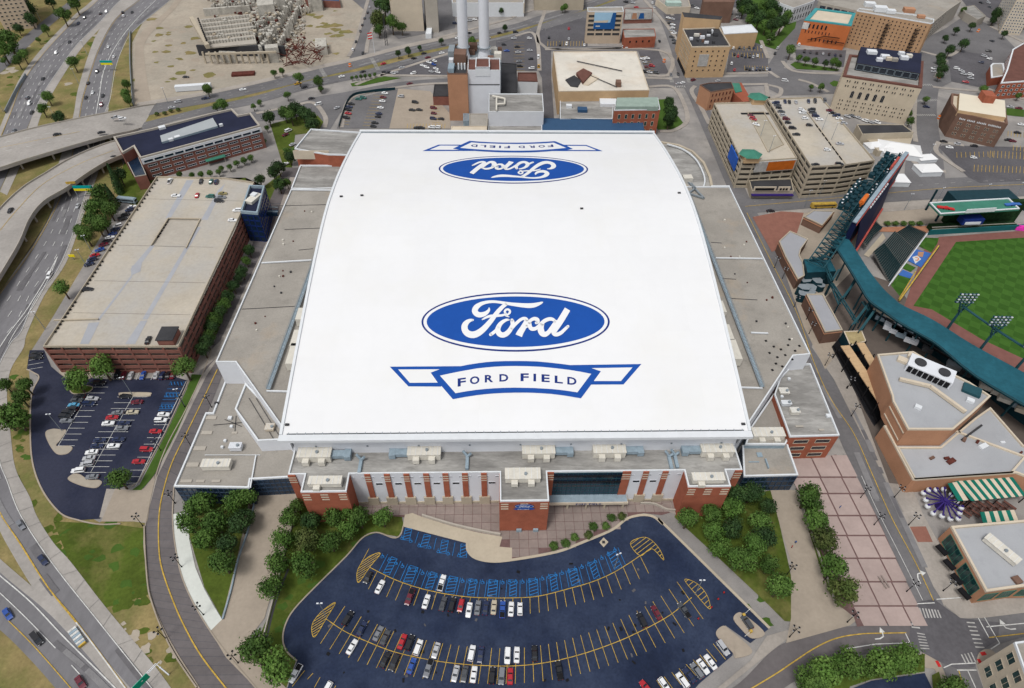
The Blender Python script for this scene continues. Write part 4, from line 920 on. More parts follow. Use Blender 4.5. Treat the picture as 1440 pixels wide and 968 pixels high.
pm = MB(); cw = (gx1 - gx0) / nx; rh = (HF - .8 - 4.4) / nz; pm.box((0,0,0),(cw - .18,.06, rh - .18), M['bglass']); pme = bpy.data.meshes.new('pane'); pme.from_pydata(pm.v, [], pm.f); pme.materials.append(M['bglass'])
for i in range(nx):
    for j in range(nz): obj_from('pane', pme, GW, FR(gx0 + (i + .5) * cw, yF - .16,4.4 + j * rh + .1) - o3, PSI)
m_ = MB()
for i in range(nx + 1): fbox(m_, gx0 + i * cw - .06, gx0 + i * cw + .06, yF - .3, yF - .1,4.3, HF - .8, M['teal'])
for j in range(nz + 1): fbox(m_, gx0, gx1, yF - .28, yF - .11,4.35 + j * rh, 4.47 + j * rh, M['teal'])
for j in (5,7): fbox(m_, gx0, gx1, yF - .7, yF - .1,4.6 + j * rh, 4.9 + j * rh, M['black'])
m_.build('mullion', ST)
cz = 5.0; cb = yF - .2; cx0 = TC[1] + .2; cx1 = fl(883,706, cz)[0]; cf = fl(830,708, cz)[1]
m_ = MB(); fbox(m_, cx0, cx1, cf, cb, cz - 1.1, cz, M['tan']); fbox(m_, cx0 + .2, cx1 - .2, cf + .25, cb, cz + .01, cz + .12, M['bluegrey']); fbox(m_, cx0, cx1, cf - .06, cf + .3, cz - 1.1, cz + .35, M['cream']); CAN = m_.build('canopy', ST)
m_ = MB()
for x in (770,940,1110,1280):
    q = fl(680 + x / 6.545,714,1); fbox(m_, q[0] - .35, q[0] + .35, cf + .5, cf + 1.2,.2, cz - 1.1, M['tan'])
m_.build('canopy_column', ST)
def text3(s, x0, y, z0, h, name, m, parent, gap=.25, wf=.75, dep=.12, n=None):
    m_ = MB(); x = x0; adv = []
    for ch in s:
        if ch == ' ': x += h * wf * .8; continue
        vs, fs = gl(ch); w_ = h * wf * (.35 if ch == 'I' else 1)
        m_.add([FR(x + v[0] * w_, y - dep, z0 + v[1] * h) for v in vs], fs, m); x += w_ + h * gap
    return m_.build(name, parent)
xs = fl(680 + 850 / 6.545,709, cz)[0]; xe = fl(680 + 1062 / 6.545,709, cz)[0]
hh = 1.15; text3('FORD FIELD', xs, cf - .06, cz - .9, hh, 'canopy_lettering', M['navy'], ST, gap=.22, wf=(xe - xs) / (hh * 9.9) * .93)
sx = (TC[0] + TC[1]) / 2; sz = 17.2; m_ = MB(); yS = TC[2] - .3
def ev(a, b, dy, m, zc=sz, n=40): m_.add([FR(sx + a * math.cos(2 * math.pi * i / n), yS - dy, zc + b * math.sin(2 * math.pi * i / n)) for i in range(n)], [tuple(range(n))], m)
m_.add([FR(sx + 3.3 * math.cos(2 * math.pi * i / 40), yS + .15 - .2 * k, sz + 1.35 * math.sin(2 * math.pi * i / 40)) for k in (0,1) for i in range(40)], [(i, (i + 1) % 40,40 + (i + 1) % 40,40 + i) for i in range(40)], M['navy'])
ev(3.3,1.35,.05, M['navy']); ev(3.1,1.2,.06, M['trimw']); ev(2.95,1.08,.07, M['blue'])
for q in ([(-3.8,-1.5),(-2.9,-1.0),(2.9,-1.0),(3.8,-1.5),(2.7,-2.1),(-2.7,-2.1)],): m_.add([FR(sx + a, yS - .09, sz + b) for a, b in q], [tuple(range(len(q)))[::-1]], M['blue'])
m_.build('oval_sign', ST)
m_ = MB()
for q, si in stroke_quads(lambda x, y: ((x - 1175) / 1170 * 2.1,-(y - 620) / 1170 * 2.0),0,1): m_.add([FR(sx + a, yS - .10 - .004 * si, sz + b + .05) for a, b in q], [tuple(range(len(q)))], M['memb'])
m_.build('sign_lettering', ST)
text3('FORD FIELD', sx - 2.2, yS - .1, sz - 1.75,.45, 'sign_lettering', M['memb'], ST, gap=.25, wf=.72)
for d in (-1.5,4.5):
    m_ = MB(); fbox(m_, sx + d - .9, sx + d + .9, TC[2] - .9, TC[2] - .16,.2,1.6, M['bluegrey']); m_.build('wall_cabinet', ST)
# ---- side plateaus and lower wings
def wing(pts, h, roofm, wallm, z0=0, par=.8, parm=None, pw=.6, nm='side'):
    p = ccw([W(x, y, h)[:2] for x, y in pts])
    MB().prism(p, z0, h - par, wallm, top=False).build(nm + '_wall', ST); r = MB().sheet(inset(p, pw * .5), h - par + .02, roofm).build(nm + '_roof', ST)
    m_ = MB(); ring(m_, p, pw, h - par, h, parm or M['trimw']); m_.build('parapet', ST); return p
def ext(a, b, k): return (a[0] + (b[0] - a[0]) * k, a[1] + (b[1] - a[1]) * k)
wing([(303,509),(331,509),(402,609),(440,609),(500,262),(409,266)], 24, M['grav'], M['panelw'], pw=.5)
wing([(1140,498),(1116,500),(1050,600),(1010,609),(960,262),(1026,262)], 24, M['grav'], M['panelw'], pw=.5)
wing([(244,684),(289,580),(299,580),(318,531),(350,530),(420,628),(407,671),(352,674),(350,686)], 11.5, M['grav'], M['bglass'], pw=.6, nm='wing')
wing([(330,575),(345,538),(400,596),(425,617),(362,620)], 17.5, M['grav'], M['panelw'], z0=10.8, nm='wing')
RBp = wing([(1140,511),(1181,612),(1111,614),(1089,554),(1097,531),(1115,512)], 15.5, M['grav2'], M['brick'], pw=.5, nm='wing')
wing([(1056,600),(1088,553),(1111,613),(1105,625),(1048,625)], 12.5, M['grav'], M['bluegrey'], nm='wing')
wing([(1044,626),(1107,622),(1123,668),(1046,670)], 10.5, M['grav'], M['bglass'], pw=.6, nm='wing')
wing([(409,265),(422,232),(490,232),(484,266)], 20, M['grav2'], M['brick'], nm='rear')
wing([(414,209),(437,181),(512,186),(500,218),(461,217)], 27, M['grav2'], M['brick'], nm='rear')
wing([(926,198),(955,203),(975,212),(991,228),(1000,248),(1003,262),(990,277),(965,262),(940,240)], 16, M['grav2'], M['tan'], pw=1.4, parm=M['tan'], nm='rear')
m_ = MB(); a = [W(x, y, 16.4) for x, y in smooth([(938,203),(960,210),(978,224),(988,242),(991,256),(986,268),(975,277)], 5)]
for p, q in zip(a, a[1:]): m_.bar(p, q, .5, M['trimw'])
m_.build('curved_gutter', ST)
m_ = MB(); p = [W(415,209,27), W(460,217,27)]; m_.box((p[0] + p[1]) / 2 - Vector((0,.3,5)),((p[1] - p[0]).length, .4,5.2), M['cream'], PSI + .0,22.3); m_.build('stone_band', ST)
e = sorted([(Vector(RBp[i]), Vector(RBp[(i + 1) % len(RBp)])) for i in range(len(RBp))], key=lambda e: (e[0].y + e[1].y))[0]
windows(ST, e[0], e[1], .8,14.2,3,2,.68,.5, M['cream'], M['glass'], .06)
def panegrid(a, b, z0, z1, nx, nz, m):
    a = Vector(a); b = Vector(b); L = (b - a).length; windows(ST, a, b, z0, z1, nz, nx, .94,.93, M['navyf'], m, .005)
g0 = W(244,684,11.5); g1 = W(350,686,11.5); panegrid(g0[:2], g1[:2], .3,10.6,14,4, M['bglass'])
g0 = W(352,674,11.5); g1 = W(407,671,11.5); panegrid(g0[:2], g1[:2], .3,10.6,7,4, M['bglass'])
g0 = W(1046,670,10.5); g1 = W(1123,668,10.5); panegrid(g0[:2], g1[:2], .3,9.6,9,3, M['bglass'])
def truss(a, b, z, wd=1.6, st=2.2):
    A = W(*a, z); B = W(*b, z); u = (B - A).normalized(); v = Vector((-u.y, u.x, 0)) * wd / 2; m_ = MB()
    for s in (-1,1): m_.bar(A + v * s, B + v * s, .14, M['greysteel']); m_.bar(A + v * s + Vector((0,0,1)), B + v * s + Vector((0,0,1)),.08, M['greysteel'])
    k = int((B - A).length / st)
    for i in range(k): p = A + (B - A) * (i / k); q = A + (B - A) * ((i + 1) / k); m_.bar(p - v, q + v, .09, M['greysteel']); m_.bar(p + v, q - v, .07, M['greysteel']); m_.bar(p + v, p + v + Vector((0,0,1)),.05, M['greysteel'])
    mid_ = (A + B) / 2; m_.box((mid_.x, mid_.y, 0),((B - A).length, wd, .06), M['bluegrey'], math.atan2(u.y, u.x), z - .1)
    return m_.build('walkway', ST)
truss((480,262),(377,547),24.6); truss((968,272),(1072,544),24.6)
def beam(a, b, z, r, m): m_ = MB(); m_.bar(W(*a, z), W(*b, z), r, m); return m_.build('roof_beam', ST)
for a, b in (((368,370),(438,366)),((1006,363),(1072,364)),((375,550),(412,551)),((1040,545),(1072,546)),((1056,468),(1080,469)),((409,267),(474,268)),((1000,262),(1026,262))): beam(a, b, 23.8,.4, M['trimw'])
for a, b in (((400,323),(450,321)),((360,434),(415,431)),((420,352),(440,350)),((340,435),(360,434)),((1000,341),(1015,342)),((1017,392),(1035,393)),((1028,420),(1065,422)),((380,290),(460,288))): beam(a, b, 23.3,.16, M['darkgrey'])
random.seed(3)
for (x0, x1, y0, y1, nn) in ((330,440,290,500,14),(1010,1100,290,480,14)):
    for _ in range(nn):
        t = random.random(); y = y0 + (y1 - y0) * t; x = (410 - (y - 268) * .42 + random.uniform(12,50)) if x0 < 700 else (1030 + (y - 268) * .45 - random.uniform(8,50))
        m_ = MB(); s_ = random.uniform(.4,.8); m_.box(W(x, y, 23.2),(s_, s_, s_), M[random.choice(['darkgrey', 'hvac', 'rust'])], 0,23.2); m_.build('roof_vent', ST)
for (x, y) in [(1077,480),(1088,488),(1098,492),(1108,486),(1118,494),(1082,497),(1093,503),(1104,500),(1114,506),(1091,512),(1100,516),(1086,521),(1124,487),(1110,478)]:
    m_ = MB(); m_.box(W(x, y, 23.2),(.8,.8,.35), M['black'], .3,23.2); m_.build('roof_vent', ST)
for pts, cnt in ((((421,436),(414,470),(409,492)),1),(((1016,426),(1026,462),(1036,486)),-1)):
    for k, (x, y) in enumerate(pts):
        m_ = MB(); m_.box(W(x, y, 30),(3.0,7 + k * 2,4), M['hvac'], PSI, 24); m_.build('roof_pad', ST)
m_ = MB(); p = [W(x, y, 24) for x, y in ((962,250),(990,279),(968,272),(978,265),(972,258))]
for a, b in zip(p, p[1:]): m_.bar(a, b, .6, M['greysteel'])
m_.box(W(966,254,24),(5,4,3), M['hvac'], .1,23.5); m_.build('roof_gantry', ST)
# ---- rooftop units: things of their own
def rooftop_unit(px, py, z, L_, D_, h_, label, duct=0, hoods=2, m='hvac', rot=PSI, group='large rooftop air units on the stadium front roof'):
    c = W(px, py, z + h_ * .6); T = thing('rooftop_unit', label, 'air unit', (c.x, c.y, z),0, group); ca = Vector((math.cos(rot), math.sin(rot),0)); sa = Vector((-ca.y, ca.x, 0)); c = Vector((c.x, c.y, z))
    m_ = MB(); m_.box(c, (L_, D_, h_), M[m], rot, z + .3); m_.box(c, (L_ + .3, D_ + .3,.2), M[m], rot, z + .3 + h_)
    for i in range(6): q = c + ca * (-L_ / 2 + L_ * (i + .5) / 6); m_.box(q, (.12, D_ + .34,.1), M['trimw'], rot, z + .5 + h_)
    m_.build('housing', T)
    m_ = MB(); m_.box(c, (L_ - .6, D_ - .6,.3), M['greysteel'], rot, z); m_.build('curb', T)
    for k in range(hoods):
        q = c + ca * ((-.3 + .6 * k) * L_ * .8) - sa * (D_ / 2 + .8); m_ = MB(); m_.box(q, (2.2,1.8, h_ * .7), M[m], rot, z + .4); m_.build('intake_hood', T)
    q = c + sa * (-D_ * .1) + ca * 1.0; m_ = MB(); m_.bar((q.x, q.y, z + h_ + .5),(q.x, q.y, z + h_ + 1.2),.55, M['greysteel'], n=8); m_.build('exhaust_fan', T)
    if duct:
        q = c + ca * (duct * (L_ / 2 + 2.6)); m_ = MB(); m_.box(q, (5.2,2.6,1.6), M['bluegrey'], rot, z + .9); q2 = q + ca * duct * 3; m_.box(q2,(2.2,3.6,2.2), M['bluegrey'], rot, z + .4); m_.build('duct', T)
    return T
zr = HF - .68
for px, py, d, lb in ((443.5,639,1, 'white boxy air unit, leftmost on the front roof terrace'),(597,636,-1, 'white air unit with blue-grey duct, second from the left on the front roof terrace'),(757,634,1, 'beige and white air unit directly above the centre brick tower'),(856,633,1, 'beige topped air unit behind the glazed entrance wall'),(1007,632,-1, 'beige topped air unit at the right end of the front roof terrace')):
    rooftop_unit(px, py, zr, 11.5,4.6,3.2, lb, d)
rooftop_unit(458,678, zr, 11,3,2.2, 'long white air unit on top of the left brick tower', 0,1); rooftop_unit(735,669, zr, 12,4.2,2.6, 'large white air unit on top of the centre brick tower', 0,2); rooftop_unit(995,673, zr, 11,3,2.2, 'long white air unit on top of the right brick tower', 0,1)
rooftop_unit(305,654,10.8,10,3.2,2.4, 'long white air unit on the low left wing roof', 0,0); rooftop_unit(332,629,10.8,4.2,2.4,2.0, 'small grey three-fan unit on the low left wing roof', 0,0, 'panelw')
rooftop_unit(380,602,16.8,3,2.6,1.2, 'small cream hatch unit on the raised triangular left roof', 0,0, 'cream'); rooftop_unit(1079,611,10.8,12,4,3, 'white ribbed air unit beside the right brick wing', 0,2)
rooftop_unit(1102,551,14.8,3.6,2.8,.8, 'flat cream hatch at the back of the right wing roof', 0,0, 'hvac'); rooftop_unit(1105,568,14.8,3.6,1.8,1.4, 'small white two-fan unit on the right wing roof', 0,0, 'trimw'); rooftop_unit(1117,579,14.8,3.4,2.4,1.6, 'beige box unit on dark base on the right wing roof', 0,0, 'hvac')
for i, (x, y) in enumerate(((507,657),(657,652),(942,652),(950,650))):
    p = W(x, y, zr); T = thing('vent_stack', ['blue-grey forked vent duct nearest the left brick tower', 'blue-grey forked vent duct left of the centre brick tower', 'left of two blue-grey vent ducts near the right brick tower', 'right of two blue-grey vent ducts near the right brick tower'][i], 'vent duct', (p.x, p.y, zr),0, 'bent vent ducts on the front roof edge')
    m_ = MB(); m_.box(p, (1.1,5.5,1.2), M['bluegrey'], PSI, zr); m_.build('duct', T); m_ = MB(); m_.bar(p + Vector((0,2.4,1)), p + Vector((-1.6,3.2,3)),.5, M['bluegrey'], n=6); m_.bar(p + Vector((0,2.4,1)), p + Vector((1.2,2.6,2.4)),.5, M['bluegrey'], n=6); m_.build('elbow', T)

for (x, y, sx, sy, z, m) in ((297,588,4,1.6,10.8, 'precast'),(291,609,4,1.6,10.8, 'precast'),(281,631,4.4,1.8,10.8, 'precast'),(271,654,4.4,1.8,10.8, 'precast'),(262,677,4,1.2,10.8, 'precast'),(282,677,3,1,10.8, 'precast'),(304,677,3,1,10.8, 'precast'),(330,609,2,1,10.8, 'precast'),(317,621,.9,.9,10.8, 'trimw'),(313,630,.9,.9,10.8, 'trimw'),(324,589,1.4,1.4,10.8, 'trimw'),(326,601,1,1,10.8, 'trimw'),(305,568,1.4,.8,10.8, 'darkgrey'),(1099,559,1,1,14.9, 'trimw'),(1109,534,1,1,14.9, 'trimw'),(1124,600,3,.8,14.9, 'precast'),(1155,605,2,.8,14.9, 'precast'),(1164,586,1.5,1.5,14.9, 'trimw'),(1068,640,2,2,9.8, 'bluegrey'),(1060,650,4,.4,9.8, 'bluegrey'),(1078,653,.5,4,9.8, 'bluegrey')):
    m_ = MB(); m_.box(W(x, y, z),(sx, sy, .25 if sx > 1.5 else .9), M[m], PSI, z); m_.build('roof_hatch', ST)
for a, b, z in (((300,598),(345,594),10.9),((288,640),(366,640),11.2),((316,590),(340,600),10.9),((332,585),(330,610),10.9),((350,560),(385,618),17),((360,560),(392,612),17)): beam(a, b, z, .13, M['darkgrey'] if z != 11.2 else M['trimw'])
beam((352,686),(360,640),11.3,.3, M['trimw'])
# ------------------------------------------------------------------ buildings round the stadium
def Rg(x0, y0, s): return lambda *p: [(x0 + a[0] / s, y0 + a[1] / s) + tuple(a[2:]) for a in p]
z1 = Rg(990,130,5.696); z2 = Rg(1150,0,7.447); z3 = Rg(810,0,5.333); z4 = Rg(1300,30,4.843); z5 = Rg(150,140,4.4); z6 = Rg(1080,280,4.842); z7 = Rg(1160,400,4.839); z8 = Rg(480,0,5.143); r7 = Rg(600,60,6.917)
def boxmesh(d, m):
    mb = MB(); mb.box((0,0,0), d, m); me = bpy.data.meshes.new('b'); me.from_pydata(mb.v, [], mb.f); me.materials.append(m); return me
def place(me, name, T, x, y, z, rot): o3 = OFF[T.name]; return obj_from(name, me, T, (x - o3.x, y - o3.y, z - o3.z), rot)
def garage(name, label, roof_px, h, levels, wall, bay=7.0, hole=None, slots=True, deckm=None, topm=None, span=.52, pier=None, faces=None):
    poly = ccw([W(x, y, h)[:2] for x, y in roof_px]); c = sum((Vector(p) for p in poly), Vector((0,0))) / len(poly)
    T = thing(name, label, 'parking garage', (c.x, c.y, 0)); lh = h / levels; deckm = deckm or M['garagedeck']; topm = topm or M['tan']; pier = pier or wall
    for l in range(1, levels): MB().prism(inset(poly, .4), l * lh - .3, l * lh, M['precast'], bottom=True).build('floor_slab', T)
    MB().prism(inset(poly, 10),0, h - .5, M['precast']).build('core_wall', T)
    if hole is None: MB().prism(inset(poly, .3), h - .4, h, deckm, bottom=True).build('deck', T)
    n = len(poly)
    for i in range(n):
        A = Vector(poly[i]); B = Vector(poly[(i + 1) % n]); L = (B - A).length; u = (B - A) / L; rot = math.atan2(u.y, u.x); nr = Vector((u.y, -u.x))
        if L < 2: continue
        nb = max(1, round(L / bay)); bw = L / nb
        sp = boxmesh((bw - .5,.35, lh * span), wall); top = boxmesh((bw - .02,.3,1.05), topm); pr = boxmesh((.75,.7, h), pier)
        vis = nr.dot(-(A + B) / 2) > 0
        for k in range(nb):
            q = A + u * (bw * (k + .5)) - nr * .2
            place(top, 'parapet_panel', T, q.x, q.y, h - .05, rot)
            if vis:
                for l in range(levels): place(sp, 'spandrel_panel', T, q.x, q.y, l * lh + (.0 if l == 0 else -.35), rot)
        if vis:
            for k in range(nb + 1): q = A + u * (bw * k) - nr * .3; place(pr, 'pier', T, q.x, q.y, 0, rot)
        else:
            m_ = MB(); q = (A + B) / 2 - nr * .2; m_.box((q.x, q.y, 0),(L, .3, h), wall, rot, 0); m_.build('back_wall', T)
    return T, poly
GH = 16.0
LGp = [(62,489),(221,250),(317,252),(358,258),(341,298),(252,489)]
LG, lgp = garage('parking_garage', 'long flat concrete parking garage with red brick sides, nearly empty top deck', LGp, GH, 5, M['brickd'], 6.6, hole=True, span=.55)
def deckquads(T, h, outer_px, hole_px, m):
    o = [W(x, y, h) for x, y in outer_px]; mb = MB()
    return o
hole = [(237,308),(282,309),(262,350),(213,346)]
mb = MB(); P0 = LGp
for q in ([P0[0], P0[1], (232,250),(237,308),(213,346),(100,489)], [(232,250), P0[2], P0[3], P0[4], (330,325),(282,309),(237,308)], [(282,309),(330,325),(252,489),(180,489),(262,350)], [(213,346),(262,350),(180,489),(100,489)]):
    mb.sheet([W(x, y, GH)[:2] for x, y in q], GH, M['garagedeck'])
mb.build('deck', LG)
hw = [W(x, y, GH) for x, y in hole]; mb = MB()
vs = [hw[0] - Vector((0,0,3.3)), hw[1] - Vector((0,0,3.3)), hw[2] - Vector((0,0,.1)), hw[3] - Vector((0,0,.1))]; mb.add(vs, [(3,2,1,0)], M['garagedeck']); mb.build('ramp', LG)
mb = MB()
for a, b in ((0,1),(3,0),(1,2)):
    A, B = hw[a], hw[b]; mb.bar(A + Vector((0,0,.5)), B + Vector((0,0,.5)),.35, M['tan'])
    mb.add([A - Vector((0,0,3.4)), B - Vector((0,0,3.4)), B, A], [(0,1,2,3)], M['precast'])
for k in range(9): q = hw[0] * (1 - k / 9) + hw[3] * (k / 9); mb.box((q.x, q.y, 0),(.8,1.4,1.6), M['black'], -.5, GH - 2.0 + k * .15) if k < 7 else None
mb.build('ramp_parapet', LG)
mb = MB()
blp = mat('deck_sealer_patch', (.36,.37,.40),.8,.1,.1)
for qi, q in enumerate((z5((495,500),(540,500),(395,735),(365,735)), z5((690,560),(735,520),(625,745),(585,745)), K(5,(850,410),(870,415),(740,590),(735,545)), K(5,(1110,310),(1130,310),(830,830),(800,830)), K(5,(740,580),(745,590),(560,835),(545,835)), K(5,(500,850),(560,845),(500,968),(450,968)), K(5,(790,840),(830,835),(760,968),(705,968)), K(5,(740,530),(800,505),(790,560),(745,580)))):
    mb.sheet([W(x, y, GH)[:2] for x, y in q], GH + .02 + .006 * qi, blp)
for y in (345,395,448): line(mb, [(62 + (489 - y) * .655 + 6, y),(252 + (489 - y) * .49 - 5, y + 3)], .1, M['precast'], 0, sm=False) if False else None
mb.build('deck_patch', LG)
mb = MB()
for y in (280,345,395,440):
    xa = 62 + (489 - y) * .665 + 8; xb = 252 + (489 - y) * .47 - 8
    if y == 345: xb = 300
    A = W(xa, y, GH); B = W(xb, y + 3, GH); mb.bar(A + Vector((0,0,.03)), B + Vector((0,0,.03)),.05, M['darkgrey'])
mb.build('expansion_joint', LG)
c = W(237,473, GH + 2); mb = MB(); mb.box(c, (6.5,7.5,3.4), M['brickd'], .05, GH); mb.box(c, (7.2,8.2,.4), M['darkgrey'], .05, GH + 3.4); mb.build('stair_house', LG)
mb = MB(); q = [W(*p, GH)[:2] for p in ((84,452),(138,450),(135,453),(92,456))]
A = W(77,452, GH); B = W(139,450, GH); mb.bar(A + Vector((0,0,.6)), B + Vector((0,0,.6)),.4, M['tan']); mb.build('parapet', LG)
mb = boxmesh((.5,.9,.5), M['black'])
for k in range(44):
    if k % 11 < 9: q = W(221 - (k + .5) * 3.5,252 + (k + .5) * 5.2, GH); place(mb, 'parapet_slot', LG, q.x + .9, q.y, GH + .25,-.1)
T, p, h = building('glass_tower', 'dark blue mirrored glass tower at the garage corner', 'tower', [(350,260),(372,261),(362,299),(338,297)], 19, M['bglass'], M['darkroof'], 1.6, M['bluegrey'], pw=.8)
e = edge_toward_camera(p)
for a, b in e[:2]: windows(T, a, b, 0,17,5, max(2, int((b - a).length / 3)),.93,.9, M['navy'], M['bglass'], .0)
rp = W(357,281,17.5); m_ = MB(); m_.box(rp, (4.5,9,1.6), M['hvac'], -.35,17.45); m_.box(rp + Vector((0,2,0)),(3,3,.9), M['trimw'], -.35,19.05); m_.build('roof_unit', T)
mb = MB()
for s in (0,1): A = W(372,296 + s * 6,6); B = W(392,297 + s * 6,6); mb.bar(A, B, .3, M['bluegrey']); mb.bar(A + Vector((0,0,2.4)), B + Vector((0,0,2.4)),.2, M['bluegrey'])
mb.box((A + B) / 2,(8,3,2.2), M['bglass'], .04,6.1); o = mb.build('skybridge', T)
T, p, h = building('office_building', 'long low brick office building with navy roof beside the overpass', 'building', z5((40,230),(290,175),(640,85),(775,55),(815,95),(890,80),(950,160),(205,360),(165,290),(95,330)),15.5, M['brickd'], M['darkroof'], 1.2, M['precast'], pw=1.0)
e = edge_toward_camera(p); a, b = e[0]
u = (b - a).normalized(); L = (b - a).length; nr = Vector((u.y, -u.x)); rot = math.atan2(u.y, u.x)
mb = MB(); q = (a + b) / 2 + nr * .1; mb.box((q.x, q.y, 0),(L, .5,3.4), M['panelw'], rot, 11.0); mb.build('clerestory_band', T)
windows(T, a + nr * .36, b + nr * .36,11.3,13.6,1,12,.88,.75, M['panelw'], M['bglass'], .01)
windows(T, a, b, .8,10.8,3,10,.78,.42, M['panelw'], M['glass'], .02, mull=3)
mb = MB(); q = a + u * L * .55 + nr * 1.6; mb.box((q.x, q.y, 0),(12,3.4,.4), M['greencop'], rot, 3.2); mb.build('entrance_canopy', T)
for s in (-5,5): m_ = MB(); q2 = q + u * s + nr * 1.3; m_.bar((q2.x, q2.y, 0),(q2.x, q2.y, 3.2),.2, M['precast']); m_.build('canopy_post', T)
q = [W(*t, 14.3)[:2] for t in z5((335,235),(660,125),(690,175),(345,275))]; mb = MB(); mb.prism(q, 14.3,15.5, M['bluegrey'], M['monitor']); mb.build('roof_monitor', T)
for (x, y, s) in ((345,180,3),(440,240,2.4),(400,255,2),(710,165,1.6)): m_ = MB(); m_.box(W(*z5((x, y))[0], 14.4),(s * 1.3, s, 1.4), M['trimw'], rot, 14.4); m_.build('roof_unit', T)
q = [W(*t, 9)[:2] for t in z5((100,335),(182,318),(245,465),(172,478))]; m_ = MB(); m_.prism(q, 0,8.6, M['brickd'], M['bglass']); ring(m_, q, .4,8.6,9, M['precast']); m_.build('glazed_corner', T)
# ---- power plant group
T, p, h = building('power_plant', 'brown brick power plant block beside the two tall steel stacks', 'power plant', r7((200,300),(397,300),(400,20),(250,20)),33, M['bricko'], M['darkgrey'], .8, M['brickb'])
e = edge_toward_camera(p); a, b = e[0]; windows(T, a, b, 24,29,1,4,.45,.75, M['brickb'], M['black'], .1, skip=lambda r, c: c != 0)
for i in (0,): windows(T, a, b, 6,18,1,4,.6,.8, M['brickb'], M['black'], .1, skip=lambda r, c: c != 1)
for (x, y, sx, sy, sz, m) in ((330,180,8,10,7, 'brickb'),(240,260,4,9,3, 'bluegrey'),(245,130,4,12,6, 'greysteel'),(340,250,1,1,4, 'trimw'),(370,250,1,1,4, 'trimw'),(310,250,1,1,4, 'trimw'),(450,60,6,6,4, 'brickb'),(240,190,3,4,3, 'panelw')):
    m_ = MB(); m_.box(W(*r7((x, y))[0], 33),(sx, sy, sz), M[m], 0,32.3); m_.build('roof_plant', T)
PP = thing('boiler_house', 'grey steel-framed boiler house under the twin stacks', 'power plant', W(668,80,0)); mb = MB(); q = [W(x, y, 33)[:2] for x, y in ((655,84),(705,84),(702,66),(652,66))]
mb.prism(q, 0,31, M['greysteel']); mb.build('wall', PP)
for (x, y, s) in ((700,78,5),(695,70,4),(664,72,4),(703,68,3),(690,82,4)): m_ = MB(); m_.box(W(x, y, 33),(s, s, s * .8), M[random.choice(['greysteel', 'hvac', 'brickb'])], 0,31); m_.build('roof_plant', PP)
for (x, lab) in ((652, 'left of two tall grey steel stacks with pale blue tops'),(681, 'right of two tall grey steel stacks with pale blue tops')):
    b0 = W(x, 80,31); T = thing('smokestack', lab, 'smokestack', b0,0, 'twin steel smokestacks of the power plant'); m_ = MB(); m_.bar(b0, b0 + Vector((0,0,4)),4.6, M['panelw'], 3.6, n=20); m_.build('base_flare', T)
    m_ = MB(); m_.bar(b0 + Vector((0,0,4)), b0 + Vector((0,0,39)),3.5, M['panelw'], 3.5, n=20); m_.build('shaft', T)
    m_ = MB(); m_.bar(b0 + Vector((0,0,39)), b0 + Vector((0,0,60)),3.5, M['skyb'], 3.4, n=20); m_.build('painted_top', T)
    m_ = MB(); m_.bar(b0 + Vector((0,0,6.5)), b0 + Vector((0,0,7)),4.6, M['greysteel'], 4.6, n=16); m_.build('service_ring', T)
T, p, h = building('white_tower_block', 'tall blank white box tower with brown recessed roofs in front of the stacks', 'building', r7((398,268),(717,268),(712,150),(402,150)),34, M['panelw'], M['brownroof'], .9, M['trimw'])
q = [W(*t, 36)[:2] for t in r7((472,240),(615,240),(612,145),(478,145))]; m_ = MB(); m_.prism(q, 30,36, M['trimw'], top=False); m_.sheet(inset(q, .6),35.2, M['brownroof']); ring(m_, q, .6,35.2,36, M['trimw']); m_.build('raised_roof', T)
e = edge_toward_camera(p); a, b = e[0]; m_ = MB(); c_ = (a + b) / 2; m_.box((c_.x, c_.y - .05,0),((b - a).length - 1,.3,.5), M['darkgrey'], math.atan2(b.y - a.y, b.x - a.x),24); m_.build('dark_band', T)
T, p, h = building('machine_hall', 'grey-roofed hall with white wall and rooftop pipework behind the big white roof', 'building', r7((605,495),(1128,495),(1140,672),(603,672)),19, M['panelw'], M['grav2'], .8, M['trimw'])
m_ = MB()
for a, b in (((640,520),(760,545)),((760,545),(760,595)),((760,595),(680,600)),((680,540),(680,660))): m_.bar(W(*r7(a)[0], 20), W(*r7(b)[0], 20),.6, M['hvac'], n=8)
m_.build('pipework', T)
building('plant_annex', 'low grey annex roof with white tanks just behind the big white roof', 'building', r7((600,765),(1120,765),(1125,870),(600,870)),9.5, M['panelw'], M['grav2'], .6, M['trimw'])[0]
building('plant_annex', 'small square flat-roofed block at the foot of the white tower', 'building', r7((415,690),(595,690),(590,810),(415,810)),13, M['precast'], M['grav'], .5, M['precast'])
building('plant_annex', 'long cream parapet block hugging the back edge of the big white roof', 'building', r7((240,812),(585,812),(585,880),(232,880)),14, M['cream'], M['cream'], .4, M['cream'])
building('dark_roof_building', 'plain dark-roofed block right of the white tower', 'building', r7((722,195),(875,205),(882,488),(722,480)),12, M['darkgrey'], M['darkgrey'], .5, M['darkgrey'])
T, p, h = building('white_walled_building', 'small white-walled building with a red-brown roof beside the alley', 'building', r7((885,290),(1068,290),(1080,375),(885,370)),11, M['trimw'], M['brownroof'], .8, M['brownroof'])
T, p, h = building('blue_shed', 'long blue metal-roofed shed behind the big white roof', 'building', K(3,(172,665),(735,675),(745,745),(170,745)),10, M['blueroof'], M['blueroof'], .2, M['blueroof'])
T, p, h = building('brick_shed', 'dark roofed brick shed at the end of the fenced lot', 'building', r7((75,405),(205,405),(215,520),(60,520)),7, M['brickd'], M['darkgrey'], .5, M['darkgrey'])
